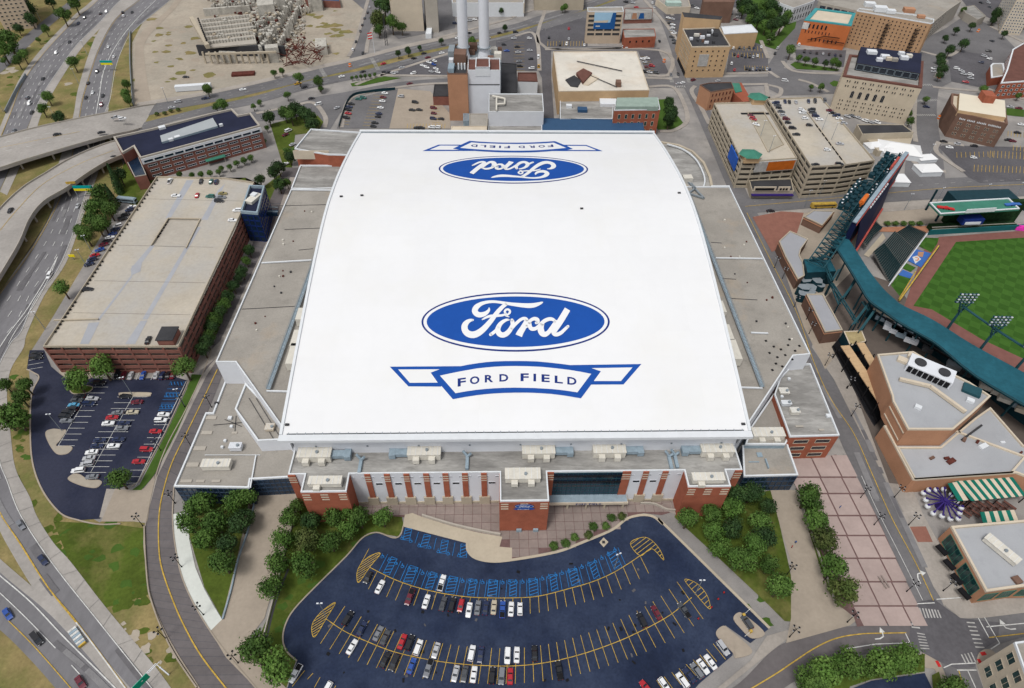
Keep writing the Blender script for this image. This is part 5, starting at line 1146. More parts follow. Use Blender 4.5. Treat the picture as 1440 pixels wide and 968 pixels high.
T, p, h = building('equipment_shed', 'small grey equipment shed at the base of the brown power plant', 'building', r7((355,690),(410,690),(410,760),(355,760)),6, M['bluegrey'], M['greysteel'], .4)
# ---- cream warehouse and brick neighbour
T, p, h = building('warehouse', 'large cream warehouse with a stained white roof', 'building', K(3,(232,290),(700,288),(773,507),(262,513)),17, M['buff'], mat('stained_white_roof', (.66,.62,.55),.9,.12,.05,(.55,.47,.38),.38, stain=.3),.5, M['cream'])
a = W(*K(3,(365,345))[0], 17.3); b = W(*K(3,(620,400))[0], 17.3); m_ = MB(); m_.bar(a, b, .35, M['darkgrey']); a = W(*K(3,(440,425))[0], 17.3); b = W(*K(3,(590,490))[0], 17.3); m_.bar(a, b, .3, M['darkgrey']); m_.build('roof_pipe', T)
for (pp, m) in ((((360,420),(400,395),(450,420),(400,475)), 'brownroof'),(((300,450),(350,425),(390,455),(370,490),(330,485)), 'darkgrey'),(((400,475),(450,420),(490,440),(430,480)), 'cream')):
    m_ = MB(); m_.prism([W(*t, 17)[:2] for t in K(3, *pp)], 16.5,18.4 if m == 'brownroof' else 17.2, M[m]); m_.build('roof_structure', T)
m_ = MB(); m_.box(W(*K(3,(597,480))[0], 17),(3.5,5,3.5), M['brickb'], 0,16.5); m_.build('roof_structure', T)
T, p, h = building('low_annex', 'low flat annex with rooftop units in front of the cream warehouse', 'building', K(3,(270,562),(500,556),(575,560),(565,668),(270,670)),10, M['precast'], M['grav2'], .6, M['trimw'])
for (x, y, s, m) in ((320,605,3, 'trimw'),(395,625,5, 'blueroof'),(540,585,9, 'trimw')): m_ = MB(); m_.box(W(*K(3,(x, y))[0], 9.5),(s * 1.3, s, 2), M[m], 0,9.4); m_.build('roof_unit', T)
T, p, h = building('brick_office', 'red brick office with pale green metal roof behind the stadium', 'building', K(3,(583,560),(822,552),(834,615),(575,620)),19, M['brick'], M['grav2'], .6, M['trimw'])
e = edge_toward_camera(p); a, b = e[0]; windows(T, a, b, 1,17,3,6,.38,.6, M['cream'], M['gglass'], .05)
for a, b in e[1:2]: windows(T, a, b, 1,17,3,4,.4,.6, M['cream'], M['glass'], .05)
q = [W(*t, 21)[:2] for t in K(3,(590,550),(820,548),(825,600),(585,600))]; m_ = MB(); m_.prism(q, 18,21, mat('pale_green_metal', (.30,.38,.33),.6,.15,.3)); m_.build('green_roof', T)
# ---- billboard building, red blocks
T, p, h = building('billboard_building', 'pale building carrying a large blue and sky billboard', 'building', z3((85,55),(350,50),(357,85),(88,85)),26, M['beige'], M['grav'], .6, M['trimw'], base=None)
e = edge_toward_camera(p); a, b = e[0]; windows(T, a, b, 6,24,5,4,.86,.6, M['tan'], M['darkgrey'], .02)
def sign(T, a, b, s0, s1, z0, z1, m, name='billboard', dep=.5, shapes=()):
    a = Vector(a); b = Vector(b); u = (b - a).normalized(); L = (b - a).length; nr = Vector((u.y, -u.x)); c_ = a + u * L * (s0 + s1) / 2 + nr * dep * .5; mb = MB(); rot = math.atan2(u.y, u.x); mb.box((c_.x, c_.y, 0),(L * (s1 - s0), dep, z1 - z0), m, rot, z0)
    o = mb.build(name, T)
    if shapes:
        sm = MB()
        for k, (pts, mm) in enumerate(shapes):
            sm.add([(*(a + u * L * (s0 + (s1 - s0) * x) + nr * (dep + .04 + .02 * k)), z0 + (z1 - z0) * y) for x, y in pts], [tuple(range(len(pts)))], mm)
        sm.build('printed_panel', o)
    return o
sk = mat('billboard_sky', (.35,.55,.72),.6,.1,.1); bq = mat('billboard_blue', (.02,.10,.30),.6,.1,.1)
sign(T, a, b, .2,.8,12,25, sk, shapes=[([(0,0),(1,0),(1,.4),(0,.4)], bq),([(.7,.0),(1,0),(1,1),(.85,1)], bq),([(0,.4),(.62,.4),(.68,.55),(0,.5)], M['cream']),([(.1,.15),(.3,.15),(.3,.22),(.1,.22)], M['white'])])
T, p, h = building('red_brick_block', 'low red brick block with grey roof and four small windows', 'building', z3((350,218),(590,215),(600,275),(362,285)),9, M['brick'], M['grav2'], .5)
e = edge_toward_camera(p); a, b = e[0]; windows(T, a, b, 3,8,1,4,.3,.4, M['brick'], M['black'], .1)
T, p, h = building('mural_building', 'low dark red building with a long colourful advert on its roof edge', 'building', z3((365,60),(575,60),(578,95),(365,100)),9, M['brickd'], M['grav2'], .4)
e = edge_toward_camera(p); a, b = e[0]; sign(T, a, b, .02,.98,3.5,9.5, M['offw'], shapes=[([(.0,.1),(.22,.1),(.22,.9),(0,.9)], M['white']),([(.25,.1),(.45,.1),(.42,.9),(.28,.95)], M['bricko']),([(.5,.1),(.72,.1),(.68,.9),(.55,.9)], bq)])
# ---- tan blocks
T, p, h = building('corner_building', 'tan six-storey corner building with rows of dark windows and cluttered roof', 'building', z3((800,215),(1075,205),(1160,345),(868,350)),24, M['buff'], M['darkgrey'], .8, M['cream'])
e = edge_toward_camera(p); a, b = e[0]; windows(T, a, b, 4.5,22.5,5,14,.42,.55, M['cream'], M['glass'], .05)
m_ = MB(); u = (b - a).normalized(); c_ = (a + b) / 2; m_.box((c_.x, c_.y - .3,0),((b - a).length * .8,.6,3), M['black'], math.atan2(u.y, u.x),.3); m_.build('shop_awning', T)
for a, b in e[1:2]: windows(T, a, b, 4,22,5,6,.3,.4, M['buff'], M['glass'], .05); sign(T, a, b, .25,.5,9,18, M['offw'], 'wall_sign', .3)
q = [W(*t, 31)[:2] for t in z3((800,95),(1080,120),(1100,130),(1085,175),(1060,200),(820,200))]
m_ = MB(); q = [W(*t, 30)[:2] for t in z3((795,92),(1100,125),(1085,150),(812,130))]; m_.prism(q, 0,30, M['buff'], M['darkgrey']); m_.build('rear_wing', T)
for _ in range(14): m_ = MB(); m_.box(W(*z3((random.uniform(850,1080), random.uniform(240,320)))[0], 24),(random.uniform(1,4), random.uniform(1,3), random.uniform(1,2.5)), M[random.choice(['hvac', 'darkgrey', 'panelw', 'brickb'])], 0,23.2); m_.build('roof_clutter', T)
T, p, h = building('tan_block', 'blank tan block with white roof beside the crowded car park', 'building', z3((1090,200),(1315,183),(1365,240),(1110,255)),13, M['buff'], M['trimw'], .6, M['trimw'])
T, p, h = building('brown_apartment_block', 'brown block at the top edge behind the tan corner building', 'building', z3((960,-60),(1200,-60),(1190,15),(955,15)),18, M['brickb'], M['brickb'], .6)
T, p, h = building('shop_building', 'small cream shop with pale green roof at the head of the street', 'building', z3((600,-10),(840,-20),(860,50),(690,60)),6, M['cream'], M['grav'], .5)
m_ = MB(); m_.box(W(*z3((728,35))[0], 6),(14,7,3), mat('pale_green_roof', (.42,.55,.5),.7),.05,5.6); m_.build('green_roof', T)
T, p, h = building('old_brick_house', 'brown brick building with slate roof and red wing at the street corner', 'building', z3((930,635),(1000,620),(1165,615),(1185,660),(1010,690)),14, M['bricko'], M['darkgrey'], .6, M['brickb'])
e = edge_toward_camera(p); a, b = e[0]; windows(T, a, b, 1,13,3,6,.35,.55, M['brick'], M['glass'], .05)
q = [W(*t, 8)[:2] for t in z3((1165,625),(1240,620),(1320,755),(1255,765),(1185,700))]; m_ = MB(); m_.prism(q, 0,8, M['brick'], mat('red_membrane', (.33,.10,.06),.9)); m_.build('red_wing', T)
q = [W(*t, 8)[:2] for t in z3((1165,630),(1225,628),(1245,690),(1195,700))]; m_ = MB(); m_.prism(q, 8,8.5, M['greencop']); m_.build('green_roof', T)
# ---- right garages
GA, gp = garage('parking_garage', 'cream concrete garage with green-capped corner turrets and an orange advert', z1((80,95),(470,85),(745,535),(400,560),(300,560)),17.5,5, M['tan'], 7.5, span=.5)
a = min(gp, key=lambda p: (p[1], p[0])); e = edge_toward_camera(gp)
fr = sorted(e, key=lambda q: q[0].y + q[1].y)[0:2]; fr = max(fr, key=lambda q: (q[1] - q[0]).length)
oa = mat('orange_advert', (.55,.14,.02),.6,.25,.3)
A, B = (fr if fr[0].x < fr[1].x else (fr[1], fr[0]))
sign(GA, A, B, .05,.98,11.0,17.6, M['offw'], 'advert_panel', .8, [([(.3,.05),(.98,.05),(.98,.95),(.3,.95)], oa)])
sf = [q for q in e if q is not fr]; A2, B2 = sf[0]
lf = min(e, key=lambda q: q[0].x + q[1].x); sign(GA, lf[0], lf[1], .70 if lf[0].y > lf[1].y else .08,.92 if lf[0].y > lf[1].y else .30,8,16.5, mat('blue_advert', (.03,.12,.5),.6), 'advert_panel', .7)
for (x, y) in ((365,520),(425,60)):
    c_ = W(*z1((x, y))[0], 19); m_ = MB(); m_.box(c_, (9,9,3.6), M['buff'], .05,17.5); m_.build('stair_turret', GA)
    m_ = MB(); pr = [(c_.x + 7.2 * math.cos(t * math.pi / 3), c_.y + 6.4 * math.sin(t * math.pi / 3)) for t in range(6)]; m_.add([(*q, 21.1) for q in pr] + [(c_.x, c_.y, 24.0)], [(i, (i + 1) % 6,6) for i in range(6)] + [(5,4,3,2,1,0)], M['greencop']); m_.build('hipped_roof', GA)
q = [W(*t, 17.6)[:2] for t in z1((345,165),(480,160),(640,420),(510,480))]
m_ = MB(); m_.sheet(q, 17.53, mat('deck_darker', (.40,.36,.29),.9)); m_.build('sunken_deck', GA)
m_ = MB(); ring(m_, q, .4,17.5,18.2, M['tan']); m_.build('deck_wall', GA)
m_ = MB(); m_.box(W(*z1((415,172))[0], 17.5),(20,2.4,.1), M['black'], .05,17.58); m_.build('ramp_opening', GA)
GB, gp2 = garage('parking_garage', 'larger cream concrete garage with many parked cars on its sloping top decks', z1((505,60),(935,45),(1365,555),(1125,590),(855,605)),20.5,6, M['tan'], 9, span=.5)
q0, q1 = W(*z1((800,130))[0], 20.5), W(*z1((1130,575))[0], 20.5); m_ = MB()
d_ = (q1 - q0).normalized(); Ld = (q1 - q0).length
m_.bar(q0 + Vector((0,0,.5)), q1 + Vector((0,0,.5)),.35, M['tan']); m_.build('deck_wall', GB)
for k in range(8):
    q = q0 + d_ * (Ld * (.35 + k * .08)); m_ = MB(); m_.box(q - Vector((.4,0,0)),(.35,4,.7), M['black'], math.atan2(d_.y, d_.x) + math.pi / 2,20.52); m_.build('deck_opening', GB)
# ---- club building (cream, arched windows, dark stepped roof)
DC = z2((262,790),(1095,915),(1110,640),(330,570))
T, p, h = building('club_building', 'cream stone club building with arched windows and a dark glass rooftop', 'building', DC, 27, M['lime'], M['grav2'], 1.2, M['brownroof'], pw=2.2)
e = edge_toward_camera(p); a, b = e[0]
windows(T, a, b, 22.2,25.2,1,18,.36,.55, M['lime'], M['glass'], .05, pair=.18); windows(T, a, b, 19.0,21.8,1,18,.36,.55, M['lime'], M['glass'], .05, pair=.18)
windows(T, a, b, 12.2,18.2,1,9,.44,.85, M['precast'], M['glass'], .06, arch=True, mull=1, skip=lambda r, c: not (1 <= c <= 5))
windows(T, a, b, 3,11.5,3,18,.34,.5, M['lime'], M['glass'], .05, pair=.16)
for (a2, b2) in e[1:2]: windows(T, a2, b2,3,25,6,8,.34,.45, M['lime'], M['glass'], .05)
q = [W(*t, 29)[:2] for t in z2((400,690),(1060,800),(1075,590),(440,520))]; m_ = MB(); m_.prism(q, 26,31, M['darkgrey'], M['darkroof']); m_.build('penthouse', T)
ee = sorted([(Vector(q[i]), Vector(q[(i + 1) % 4])) for i in range(4)], key=lambda k: k[0].y + k[1].y)[0]
aa, bb = ee if ee[0].x < ee[1].x else (ee[1], ee[0]); windows(T, aa, bb, 26.3,30.6,1,8,.9,.85, M['bluegrey'], M['glass'], .01)
for (x, y, s, m) in ((560,560,5, 'trimw'),(700,610,4.5, 'trimw'),(740,630,3, 'cream'),(900,620,4, 'trimw'),(870,575,3, 'trimw'),(640,640,3, 'panelw'),(800,640,3, 'grav'),(950,600,3, 'hvac')): m_ = MB(); m_.box(W(*z2((x, y))[0], 31),(s * 1.3, s, 2), M[m], -.15,31); m_.build('roof_unit', T)
building('club_annex', 'low dark-roofed annex in front of the cream club building', 'building', K(4,(500,700),(760,700),(820,745),(530,755)),8, M['tan'], M['darkgrey'], .4, M['tan'])
building('tan_annex', 'plain tan wall block below the cream club building', 'building', K(4,(540,765),(815,752),(815,770),(790,840),(620,850)),4, M['tan'], M['tan'], .3)
# ---- brown hotel, orange building, long garage behind, others
T, p, h = building('hotel_tower', 'tall brown brick hotel with fire escapes and many small windows', 'building', z2((410,110),(440,85),(1000,150),(1220,200),(1215,235),(1190,245),(640,150)),40, M['hotel'], M['grav'], .8, M['trimw'], base=(0, z2((285,500))[0]))
e = edge_toward_camera(p); e = [q for q in e if (q[1] - q[0]).length > 8][:3]
for a, b in e: windows(T, a, b, 3, h - 2,9, max(4, int((b - a).length / 3.2)),.36,.5, M['hotel'], M['glass'], .03)
a, b = e[0]; u = (b - a).normalized(); nr = Vector((u.y, -u.x)); 
for s in (.24,.8):
    m_ = MB()
    for k in range(8):
        z = 4 + k * (h - 8) / 8; c_ = a + u * ((b - a).length * s) + nr * .8; m_.box((c_.x, c_.y, 0),(3.4,1.3,.2), M['black'], math.atan2(u.y, u.x), z); d_ = 1.3 if k % 2 else -1.3
        m_.bar((c_.x - d_ * u.x, c_.y - d_ * u.y, z),(c_.x + d_ * u.x, c_.y + d_ * u.y, z + (h - 8) / 8),.16, M['black'])
    m_.build('fire_escape', T)
for (x, y, s) in ((540,60,6),(760,130,5),(950,120,6),(1080,180,4),(650,110,7)): m_ = MB(); m_.box(W(*z2((x, y))[0], h),(s * 1.4, s, s * .5), M[random.choice(['bricko', 'trimw', 'trimw'])], -.15, h - .5); m_.build('roof_unit', T)
OBp = K(4,(205,112),(470,145),(500,75),(265,45))
T, p, h = building('orange_building', 'orange rendered building with a turquoise roof edge and arched upper windows', 'building', OBp, 20, M['orangew'], M['cream'], .8, M['cyan'] if False else mat('turquoise_tile', (.06,.30,.32),.7), pw=3.2)
e = edge_toward_camera(p); a, b = e[0]; windows(T, a, b, 13.5,18,1,9,.5,.85, M['orangew'], M['glass'], .1, arch=True, skip=lambda r, c: c > 4); windows(T, a, b, 9.5,13,1,12,.35,.7, M['orangew'], M['glass'], .06, skip=lambda r, c: c > 7); windows(T, a, b, 3,8,1,10,.35,.6, M['orangew'], M['glass'], .06, skip=lambda r, c: c in (0,1,9))
sign(T, a, b, .0,.13,13,18, M['white'], 'wall_sign', .3)
m_ = MB(); u = (b - a).normalized(); nr = Vector((u.y, -u.x))
for s0, s1, z in ((.5,.85,9.5),(.55,.98,6),(.2,.5,5)): A = a + (b - a) * s0 + nr; B = a + (b - a) * s1 + nr; m_.bar((*A, z),(*B, z + (4 if s0 == .2 else 0)),.35, M['black'])
m_.build('fire_escape', T)
building('long_garage', 'long pale garage with blue-grey side openings at the top right', 'parking garage', K(4,(285,0),(1000,-30),(1090,5),(1010,60),(930,125),(500,60),(300,15)),16, M['precast'], M['grav'], .8, M['precast'])
LGT = bpy.data.objects['long_garage']
e0 = W(*K(4,(290,18))[0], 16); e1 = W(*K(4,(500,62))[0], 16); windows(LGT, e0, e1,3,15.5,2,5,.8,.7, M['precast'], M['bglass'], .02, mull=3)
e0 = W(*K(4,(930,125))[0], 16); e1 = W(*K(4,(1010,60))[0], 16); windows(LGT, e0, e1,2,15.5,4,6,.6,.55, M['precast'], M['bglass'], .02)
T, p, h = building('white_arcade_building', 'white colonnaded building with tall dark windows at the top edge', 'building', K(4,(30,-10),(265,-30),(262,5),(145,45),(35,5)),14, M['trimw'], M['grav'], .8, M['trimw'])
for a, b in edge_toward_camera(p)[:2]: windows(T, a, b, 1,13,2,7,.5,.7, M['trimw'], M['glass'], .04, arch=False)
T, p, h = building('brown_brick_hall', 'brown brick building with a cream flat roof and white lettering band', 'building', z4((185,490),(545,540),(570,700),(225,625),(180,560)),17, M['brickb'], M['cream'], 1.0, M['brickb'], pw=1.4)
e = edge_toward_camera(p); a, b = e[0]
windows(T, a, b, 1.5,12.5,3,10,.32,.5, M['cream'], M['glass'], .05, pair=.2)
for k in range(26):
    u = (b - a).normalized(); c_ = a + (b - a) * (.1 + k * .032) + Vector((u.y, -u.x)) * .15; m_ = MB(); m_.box((c_.x, c_.y, 0),(.55,.25, random.choice([.9,1.1])), M['trimw'], math.atan2(u.y, u.x),13.3); m_.build('sign_letter', T) if k not in (4,10,17) else None
q = [W(*t, 19)[:2] for t in z4((240,490),(548,540),(555,655),(232,605))]; m_ = MB(); m_.prism(q, 15,19, M['buff'], mat('cream_membrane', (.68,.62,.50),.8,.08,.05)); m_.build('penthouse', T)
m_ = MB(); m_.box(W(*z4((425,520))[0], 21),(7,9,5), M['brick'], -.15,19); m_.build('chimney', T)
T, p, h = building('red_club_building', 'red and white brick building with a dark red awning at the right edge', 'building', z4((560,330),(600,190),(760,100),(800,400),(520,420)),13, M['brick'], M['brownroof'], .8, M['trimw'], pw=1.0)
for a, b in edge_toward_camera(p)[:2]: windows(T, a, b, 2,11.5,3,7,.5,.5, M['trimw'], M['gglass'], .04)
a, b = edge_toward_camera(p)[0]; c_ = (a + b) / 2; u = (b - a).normalized(); nr = Vector((u.y, -u.x)) * 2; m_ = MB(); m_.box((c_.x + nr.x, c_.y + nr.y, 0),(14,4,.6), M['brickd'], math.atan2(u.y, u.x),3.6); m_.build('awning', T)
building('red_annex', 'small red annex with pale roof left of the red club building', 'building', z4((465,285),(540,285),(555,370),(455,385),(450,300)),7, M['brick'], M['grav'], .6, M['trimw'], pw=1.2)
T, p, h = building('white_office_tower', 'white gridded office tower cut by the right edge', 'building', K(4,(1380,-120),(1520,-120),(1520,10),(1400,0)),42, M['cream'], M['grav'], .8, base=(3, K(4,(1345,200))[0]))
for a, b in edge_toward_camera(p)[:2]: windows(T, a, b, 1, h - 1,11,7,.55,.55, M['trimw'], M['glass'], .03)
building('grey_annex', 'low grey building beside the long pale garage', 'building', K(4,(1090,40),(1160,30),(1225,90),(1180,110),(1110,70)),7, M['precast'], M['grav2'], .5)
T, p, h = building('apartment_tower', 'tan curved apartment tower at the top left corner', 'building', [(-30,-40),(18,-42),(22,-22),(-25,-18)], 34, M['beige'], M['grav'], .6, base=(2,(37,42)))
for a, b in edge_toward_camera(p)[:2]: windows(T, a, b, 1, h - 1,11,6,.5,.4, M['precast'], M['glass'], .05)
T, p, h = building('residential_tower', 'cream residential tower with stacked balconies at the top centre', 'building', [(541,-52),(588,-52),(590,-38),(545,-38)], 50, M['cream'], M['grav'], .6, base=(3,(565,44)))
e = edge_toward_camera(p); a, b = e[0]; windows(T, a, b, 1, h - 1,16,10,.85,.62, M['cream'], M['brownroof'], .01, skip=lambda r, c: c not in (0,9))
building('residential_tower', 'narrow grey slab tower behind the cream residential tower', 'building', [(592,-50),(612,-50),(612,-38),(594,-38)], 45, M['precast'], M['grav'], .6, base=(3,(600,46)))
building('tower_podium', 'white low podium roof at the foot of the residential towers', 'building', z8((630,155),(660,155),(650,245),(608,245)),4, M['trimw'], M['trimw'], .2)
T, p, h = building('ribbed_hall', 'white ribbed metal hall above the blue loading wall at the top edge', 'building', [(630,-60),(742,-60),(737,4),(636,4)], 12, M['trimw'], M['grav'], .5)
a, b = edge_toward_camera(p)[0]
for k in range(13): q = a + (b - a) * (k / 12); m_ = MB(); m_.box((q.x, q.y - .3,0),(.7,.8,8.5), M['cream'], 0,3.4); m_.build('rib', T)
m_ = MB(); c_ = (a + b) / 2; m_.box((c_.x, c_.y - .4,0),((b - a).length * .98,.5,3.2), M['blueroof'], 0,0); m_.build('loading_wall', T)
T, p, h = building('tan_loft_building', 'tan loft building cut by the top edge left of the billboard', 'building', [(748,-60),(820,-60),(822,-8),(752,-8)], 14, M['tan'], M['grav'], .5)
T, p, h = building('brown_house', 'dark brick building with a dark roof at the upper left of the towers', 'building', [(425,-14),(448,-15),(475,-8),(478,2),(430,0)], 6, M['brickd'], M['blueroof'], .4)
# ---- bottom right brick restaurant and corner block
BR = K(16,(1030,55),(1440,20),(1600,0),(1620,390),(1440,395),(1230,425))
T, p, h = building('corner_restaurant', 'salmon brick building with pale roof and dark green shopfronts at the intersection', 'building', BR, 9.5, M['bricko'], mat('light_grey_roof', (.375,.385,.405),.85,.1,.05, stain=.2),.9, M['cream'], pw=.8)
e = edge_toward_camera(p); lf = min(e, key=lambda q: q[0].x + q[1].x)
A, B = lf; 
windows(T, A, B, 1.0,7.6,1,2,.86,.95, M['greencop'], M['gglass'], .05, mull=4)
fe = [q for q in e if q is not lf]
for a, b in fe[:2]: windows(T, a, b, 1.5,7.6,1, max(2, int((b - a).length / 12)),.8,.85, M['greencop'], M['gglass'], .02, mull=5)
rc = W(*K(16,(1312,195))[0], 10); rooftop_unit(*K(16,(1312,190))[0], 8.7,11,3.2,1.8, 'pale green rounded air unit on the corner restaurant roof', 0,0, 'hvac', -1.0)
m_ = MB(); m_.box(W(*K(16,(1400,360))[0], 9),(2.5,2.5,.8), M['brickb'], .3,8.7); m_.build('roof_hatch', T)
for i in range(4):
    c_ = W(*K(16,(980 + i * 42,190 + i * 82))[0], 3.4); m_ = MB(); m_.box(c_, (1.8,4.0,.8), M['black'], .42,2.9); m_.build('awning', T)
T, p, h = building('corner_block', 'cream block with dark punched windows cut by the bottom right corner', 'building', [(1427,903),(1520,890),(1540,1020),(1468,1020)], 13, M['cream'], M['grav'], .9, M['trimw'], base=(0,(1376,938)))
for a, b in edge_toward_camera(p)[:3]: windows(T, a, b, 1.5, h - 1,3, max(3, int((b - a).length / 5)),.62,.6, M['cream'], M['gglass'], .04, mull=1)
# ------------------------------------------------------------------ ballpark on the right
sheet('pavement', z6((330,100),(1162,40),(1700,20),(1700,120),(1150,170),(700,190),(420,280),(400,700),(260,640),(70,280)), M['conc'], 'p')
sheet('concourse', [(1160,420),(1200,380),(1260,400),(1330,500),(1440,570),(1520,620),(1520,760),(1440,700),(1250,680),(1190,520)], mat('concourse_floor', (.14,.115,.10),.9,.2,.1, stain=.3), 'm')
field = sheet('warning_track', [(1268,440),(1300,350),(1320,334),(1440,325),(1700,312),(1700,700),(1440,548),(1375,500),(1300,448)], M['wtrack'], 'm')
def grassmat():
    m = mat('mown_grass', (.045,.115,.018),.9,.12,.2, fine=2); n = m.node_tree.nodes; l = m.node_tree.links; b = n['Principled BSDF']; src = b.inputs['Base Color'].links[0].from_socket
    g = n.new('ShaderNodeNewGeometry'); mp = n.new('ShaderNodeMapping'); mp.inputs['Rotation'].default_value = (0,0,.62); mp.inputs['Scale'].default_value = (.22,.22,1); ck = n.new('ShaderNodeTexChecker'); ck.inputs['Scale'].default_value = 1.0
    mx = n.new('ShaderNodeMix'); mx.data_type = 'RGBA'; mx.blend_type = 'MULTIPLY'; mx.inputs[0].default_value = 1; ck.inputs[1].default_value = (1.12,1.1,1.1,1); ck.inputs[2].default_value = (.82,.86,.8,1)
    l.new(g.outputs['Position'], mp.inputs[0]); l.new(mp.outputs[0], ck.inputs[0]); l.new(src, mx.inputs[6]); l.new(ck.outputs[0], mx.inputs[7]); l.new(mx.outputs[2], b.inputs['Base Color']); return m
GM = grassmat()
sheet('outfield_grass', [(1284,431),(1344,341),(1440,335),(1700,325),(1700,640),(1440,506),(1380,478),(1310,436)], GM, 'm')
sheet('bullpen_grass', z6((1020,320),(1060,265),(1162,270),(1150,310),(1110,368)), GM, 'm')
sheet('bullpen_grass', z6((835,590),(890,510),(975,545),(895,665)), GM, 'm')
sheet('bullpen_grass', z6((905,470),(940,440),(1005,470),(970,500)), GM, 'm')
LP_ = mat('padded_blue_panel', (.05,.14,.42),.7,.1,.3)
T = thing('advert_panels', 'blue and orange advertising panels lying between the seats and the yellow foul line', 'sign', W(*z6((1030,410))[0]))
for pts, m in ((((945,420),(1000,345),(1110,375),(1040,470)), LP_),(((885,520),(915,485),(985,515),(965,545)), LP_),(((980,400),(1015,390),(1040,415),(1000,445)), M['white']),(((1020,365),(1060,365),(1050,400),(1015,395)), M['bricko'])):
    m_ = MB(); zt = .45 if m is LP_ else .5; m_.prism([W(*t)[:2] for t in z6(*pts)], .3, zt, m); m_.build('panel', T)
m_ = MB(); line(m_, z6((1000,405),(1012,402),(1022,412),(1010,425),(1000,420)),.5, M['orange'], .52); m_.build('emblem', T)
T = thing('foul_pole_netting', 'yellow padded wall top with twin yellow lines beside the clay track', 'wall', W(*z6((1050,450))[0])); m_ = MB()
m_.bar(W(*z6((1162,320))[0], 1.6), W(*z6((895,690))[0], 1.6),.5, M['yellow']); m_.build('wall_cap', T)
m_ = MB(); m_.bar(W(*z6((1162,325))[0], .8), W(*z6((895,690))[0], .8),.7, M['tealdark']); m_.build('padded_wall', T)
m_ = MB(); m_.bar(W(*z6((890,685))[0], .4), W(*z6((1005,495))[0], .4),.35, M['yellow']); m_.build('foul_pole', T)
# ---- raked seating bank: each row its own riser with seats
ST2 = thing('seating_bank', 'raked bank of dark green stadium seats beside the ball field', 'seating', W(1245,370))
stufc = []
def seatbank(q, rows, rise, z0, aisle=()):
    w4 = [W(*t) for t in q]
    n = rows
    for r in range(n):
        t0 = r / n; t1 = (r + 1) / n; z = z0 + rise * r
        a = bil(w4,0, t0); b = bil(w4,1, t0); c_ = bil(w4,1, t1); d = bil(w4,0, t1)
        m_ = MB(); m_.prism([a[:2], b[:2], c_[:2], d[:2]], max(0, z - 1.2), z, M['stepc']); m_.build('row_step', ST2)
        a2 = a * .55 + d * .45; b2 = b * .55 + c_ * .45; L = (b2 - a2).length; u = (b2 - a2).normalized(); rot = math.atan2(u.y, u.x); wd = (d - a).length
        m_ = MB(); k = max(1, int(L / .62))
        for i in range(k):
            q_ = a2 + u * (L * (i + .5) / k); m_.box((q_.x, q_.y, 0),(.54, wd * .62,.45), M['seat'], rot, z); m_.box((q_.x - u.y * -wd * .18, q_.y + u.x * -wd * -.18,0),(.5,.12,.85), M['seat'], rot, z)
        m_.build('seat_row', ST2, kind='stuff')
seatbank(z6((1030,320),(800,230),(745,300),(960,375))[:0] or z6((815,580),(1070,240),(930,235),(690,430)),16,.28,.9) if False else None
seatbank(z6((825,575),(900,465),(760,355),(690,410)),15,.3,1.0)
seatbank(z6((905,460),(985,350),(830,275),(765,350)),15,.3,1.0)
seatbank(z6((990,345),(1070,240),(925,233),(850,278)),14,.3,1.0)
seatbank(z6((690,300),(755,240),(690,215),(640,245)),7,.3,4.5)
seatbank(z6((650,360),(690,305),(640,258),(590,310)),7,.3,4.5)
sheet('walkway', z6((650,385),(780,235),(800,270),(685,400)), M['tan'], 'm')
sheet('brick_walk', z6((640,200),(1110,185),(1080,235),(760,225),(680,215)), mat('salmon_paving', (.42,.2,.12),.9), 'm')
T = thing('steel_railing', 'grey rail wall at the front of the seating bank', 'railing', W(*z6((950,400))[0])); m_ = MB()
A = W(*z6((825,585))[0], 1.2); B = W(*z6((1085,235))[0], 1.2); m_.bar(A, B, .3, M['panelw']); m_.build('top_rail', T); m_ = MB(); m_.bar(A - Vector((0,0,.8)), B - Vector((0,0,.8)),.35, M['panelw']); m_.build('kick_wall', T)
# ---- long curved canopy over the stands (teal metal roof) on steel bents
CZ = 17.0
RT1 = smooth(z6((435,290),(505,400),(580,520),(640,620),(690,695),(780,760),(900,845),(1050,930),(1162,1000)) + [(1370,528),(1440,570),(1530,622)], 3)
RT2 = smooth(z6((535,250),(610,365),(670,460),(720,530),(790,615),(860,680),(920,725),(1060,790),(1170,850)) + [(1370,486),(1440,524),(1530,575)], 3)
CT = thing('grandstand_canopy', 'long bent teal metal canopy roof over the ballpark stands', 'canopy', W(1300,450,0)); k = len(RT1)
for i in range(0, k - 1,3):
    j = min(i + 3, k - 1); vs = []; 
    for t in range(i, j + 1): a = W(*RT1[t], CZ); b = W(*RT2[t], CZ + .9); vs += [a, b, a - Vector((0,0,.8)), b - Vector((0,0,.8))]
    m_ = MB(); fs = []
    for t in range(j - i): o = t * 4; fs += [(o, o + 1, o + 5, o + 4),(o + 2, o + 6, o + 7, o + 3),(o, o + 4, o + 6, o + 2),(o + 1, o + 3, o + 7, o + 5)]
    m_.add(vs, fs, M['tealroof']); m_.build('roof_panel', CT)
m_ = MB()
for t in range(k - 1): m_.bar(W(*RT1[t], CZ - .2) , W(*RT1[t + 1], CZ - .2),.55, M['tealdark']); m_.bar(W(*RT1[t], CZ + .3), W(*RT1[t + 1], CZ + .3),.25, M['teal'])
m_.build('fascia', CT)
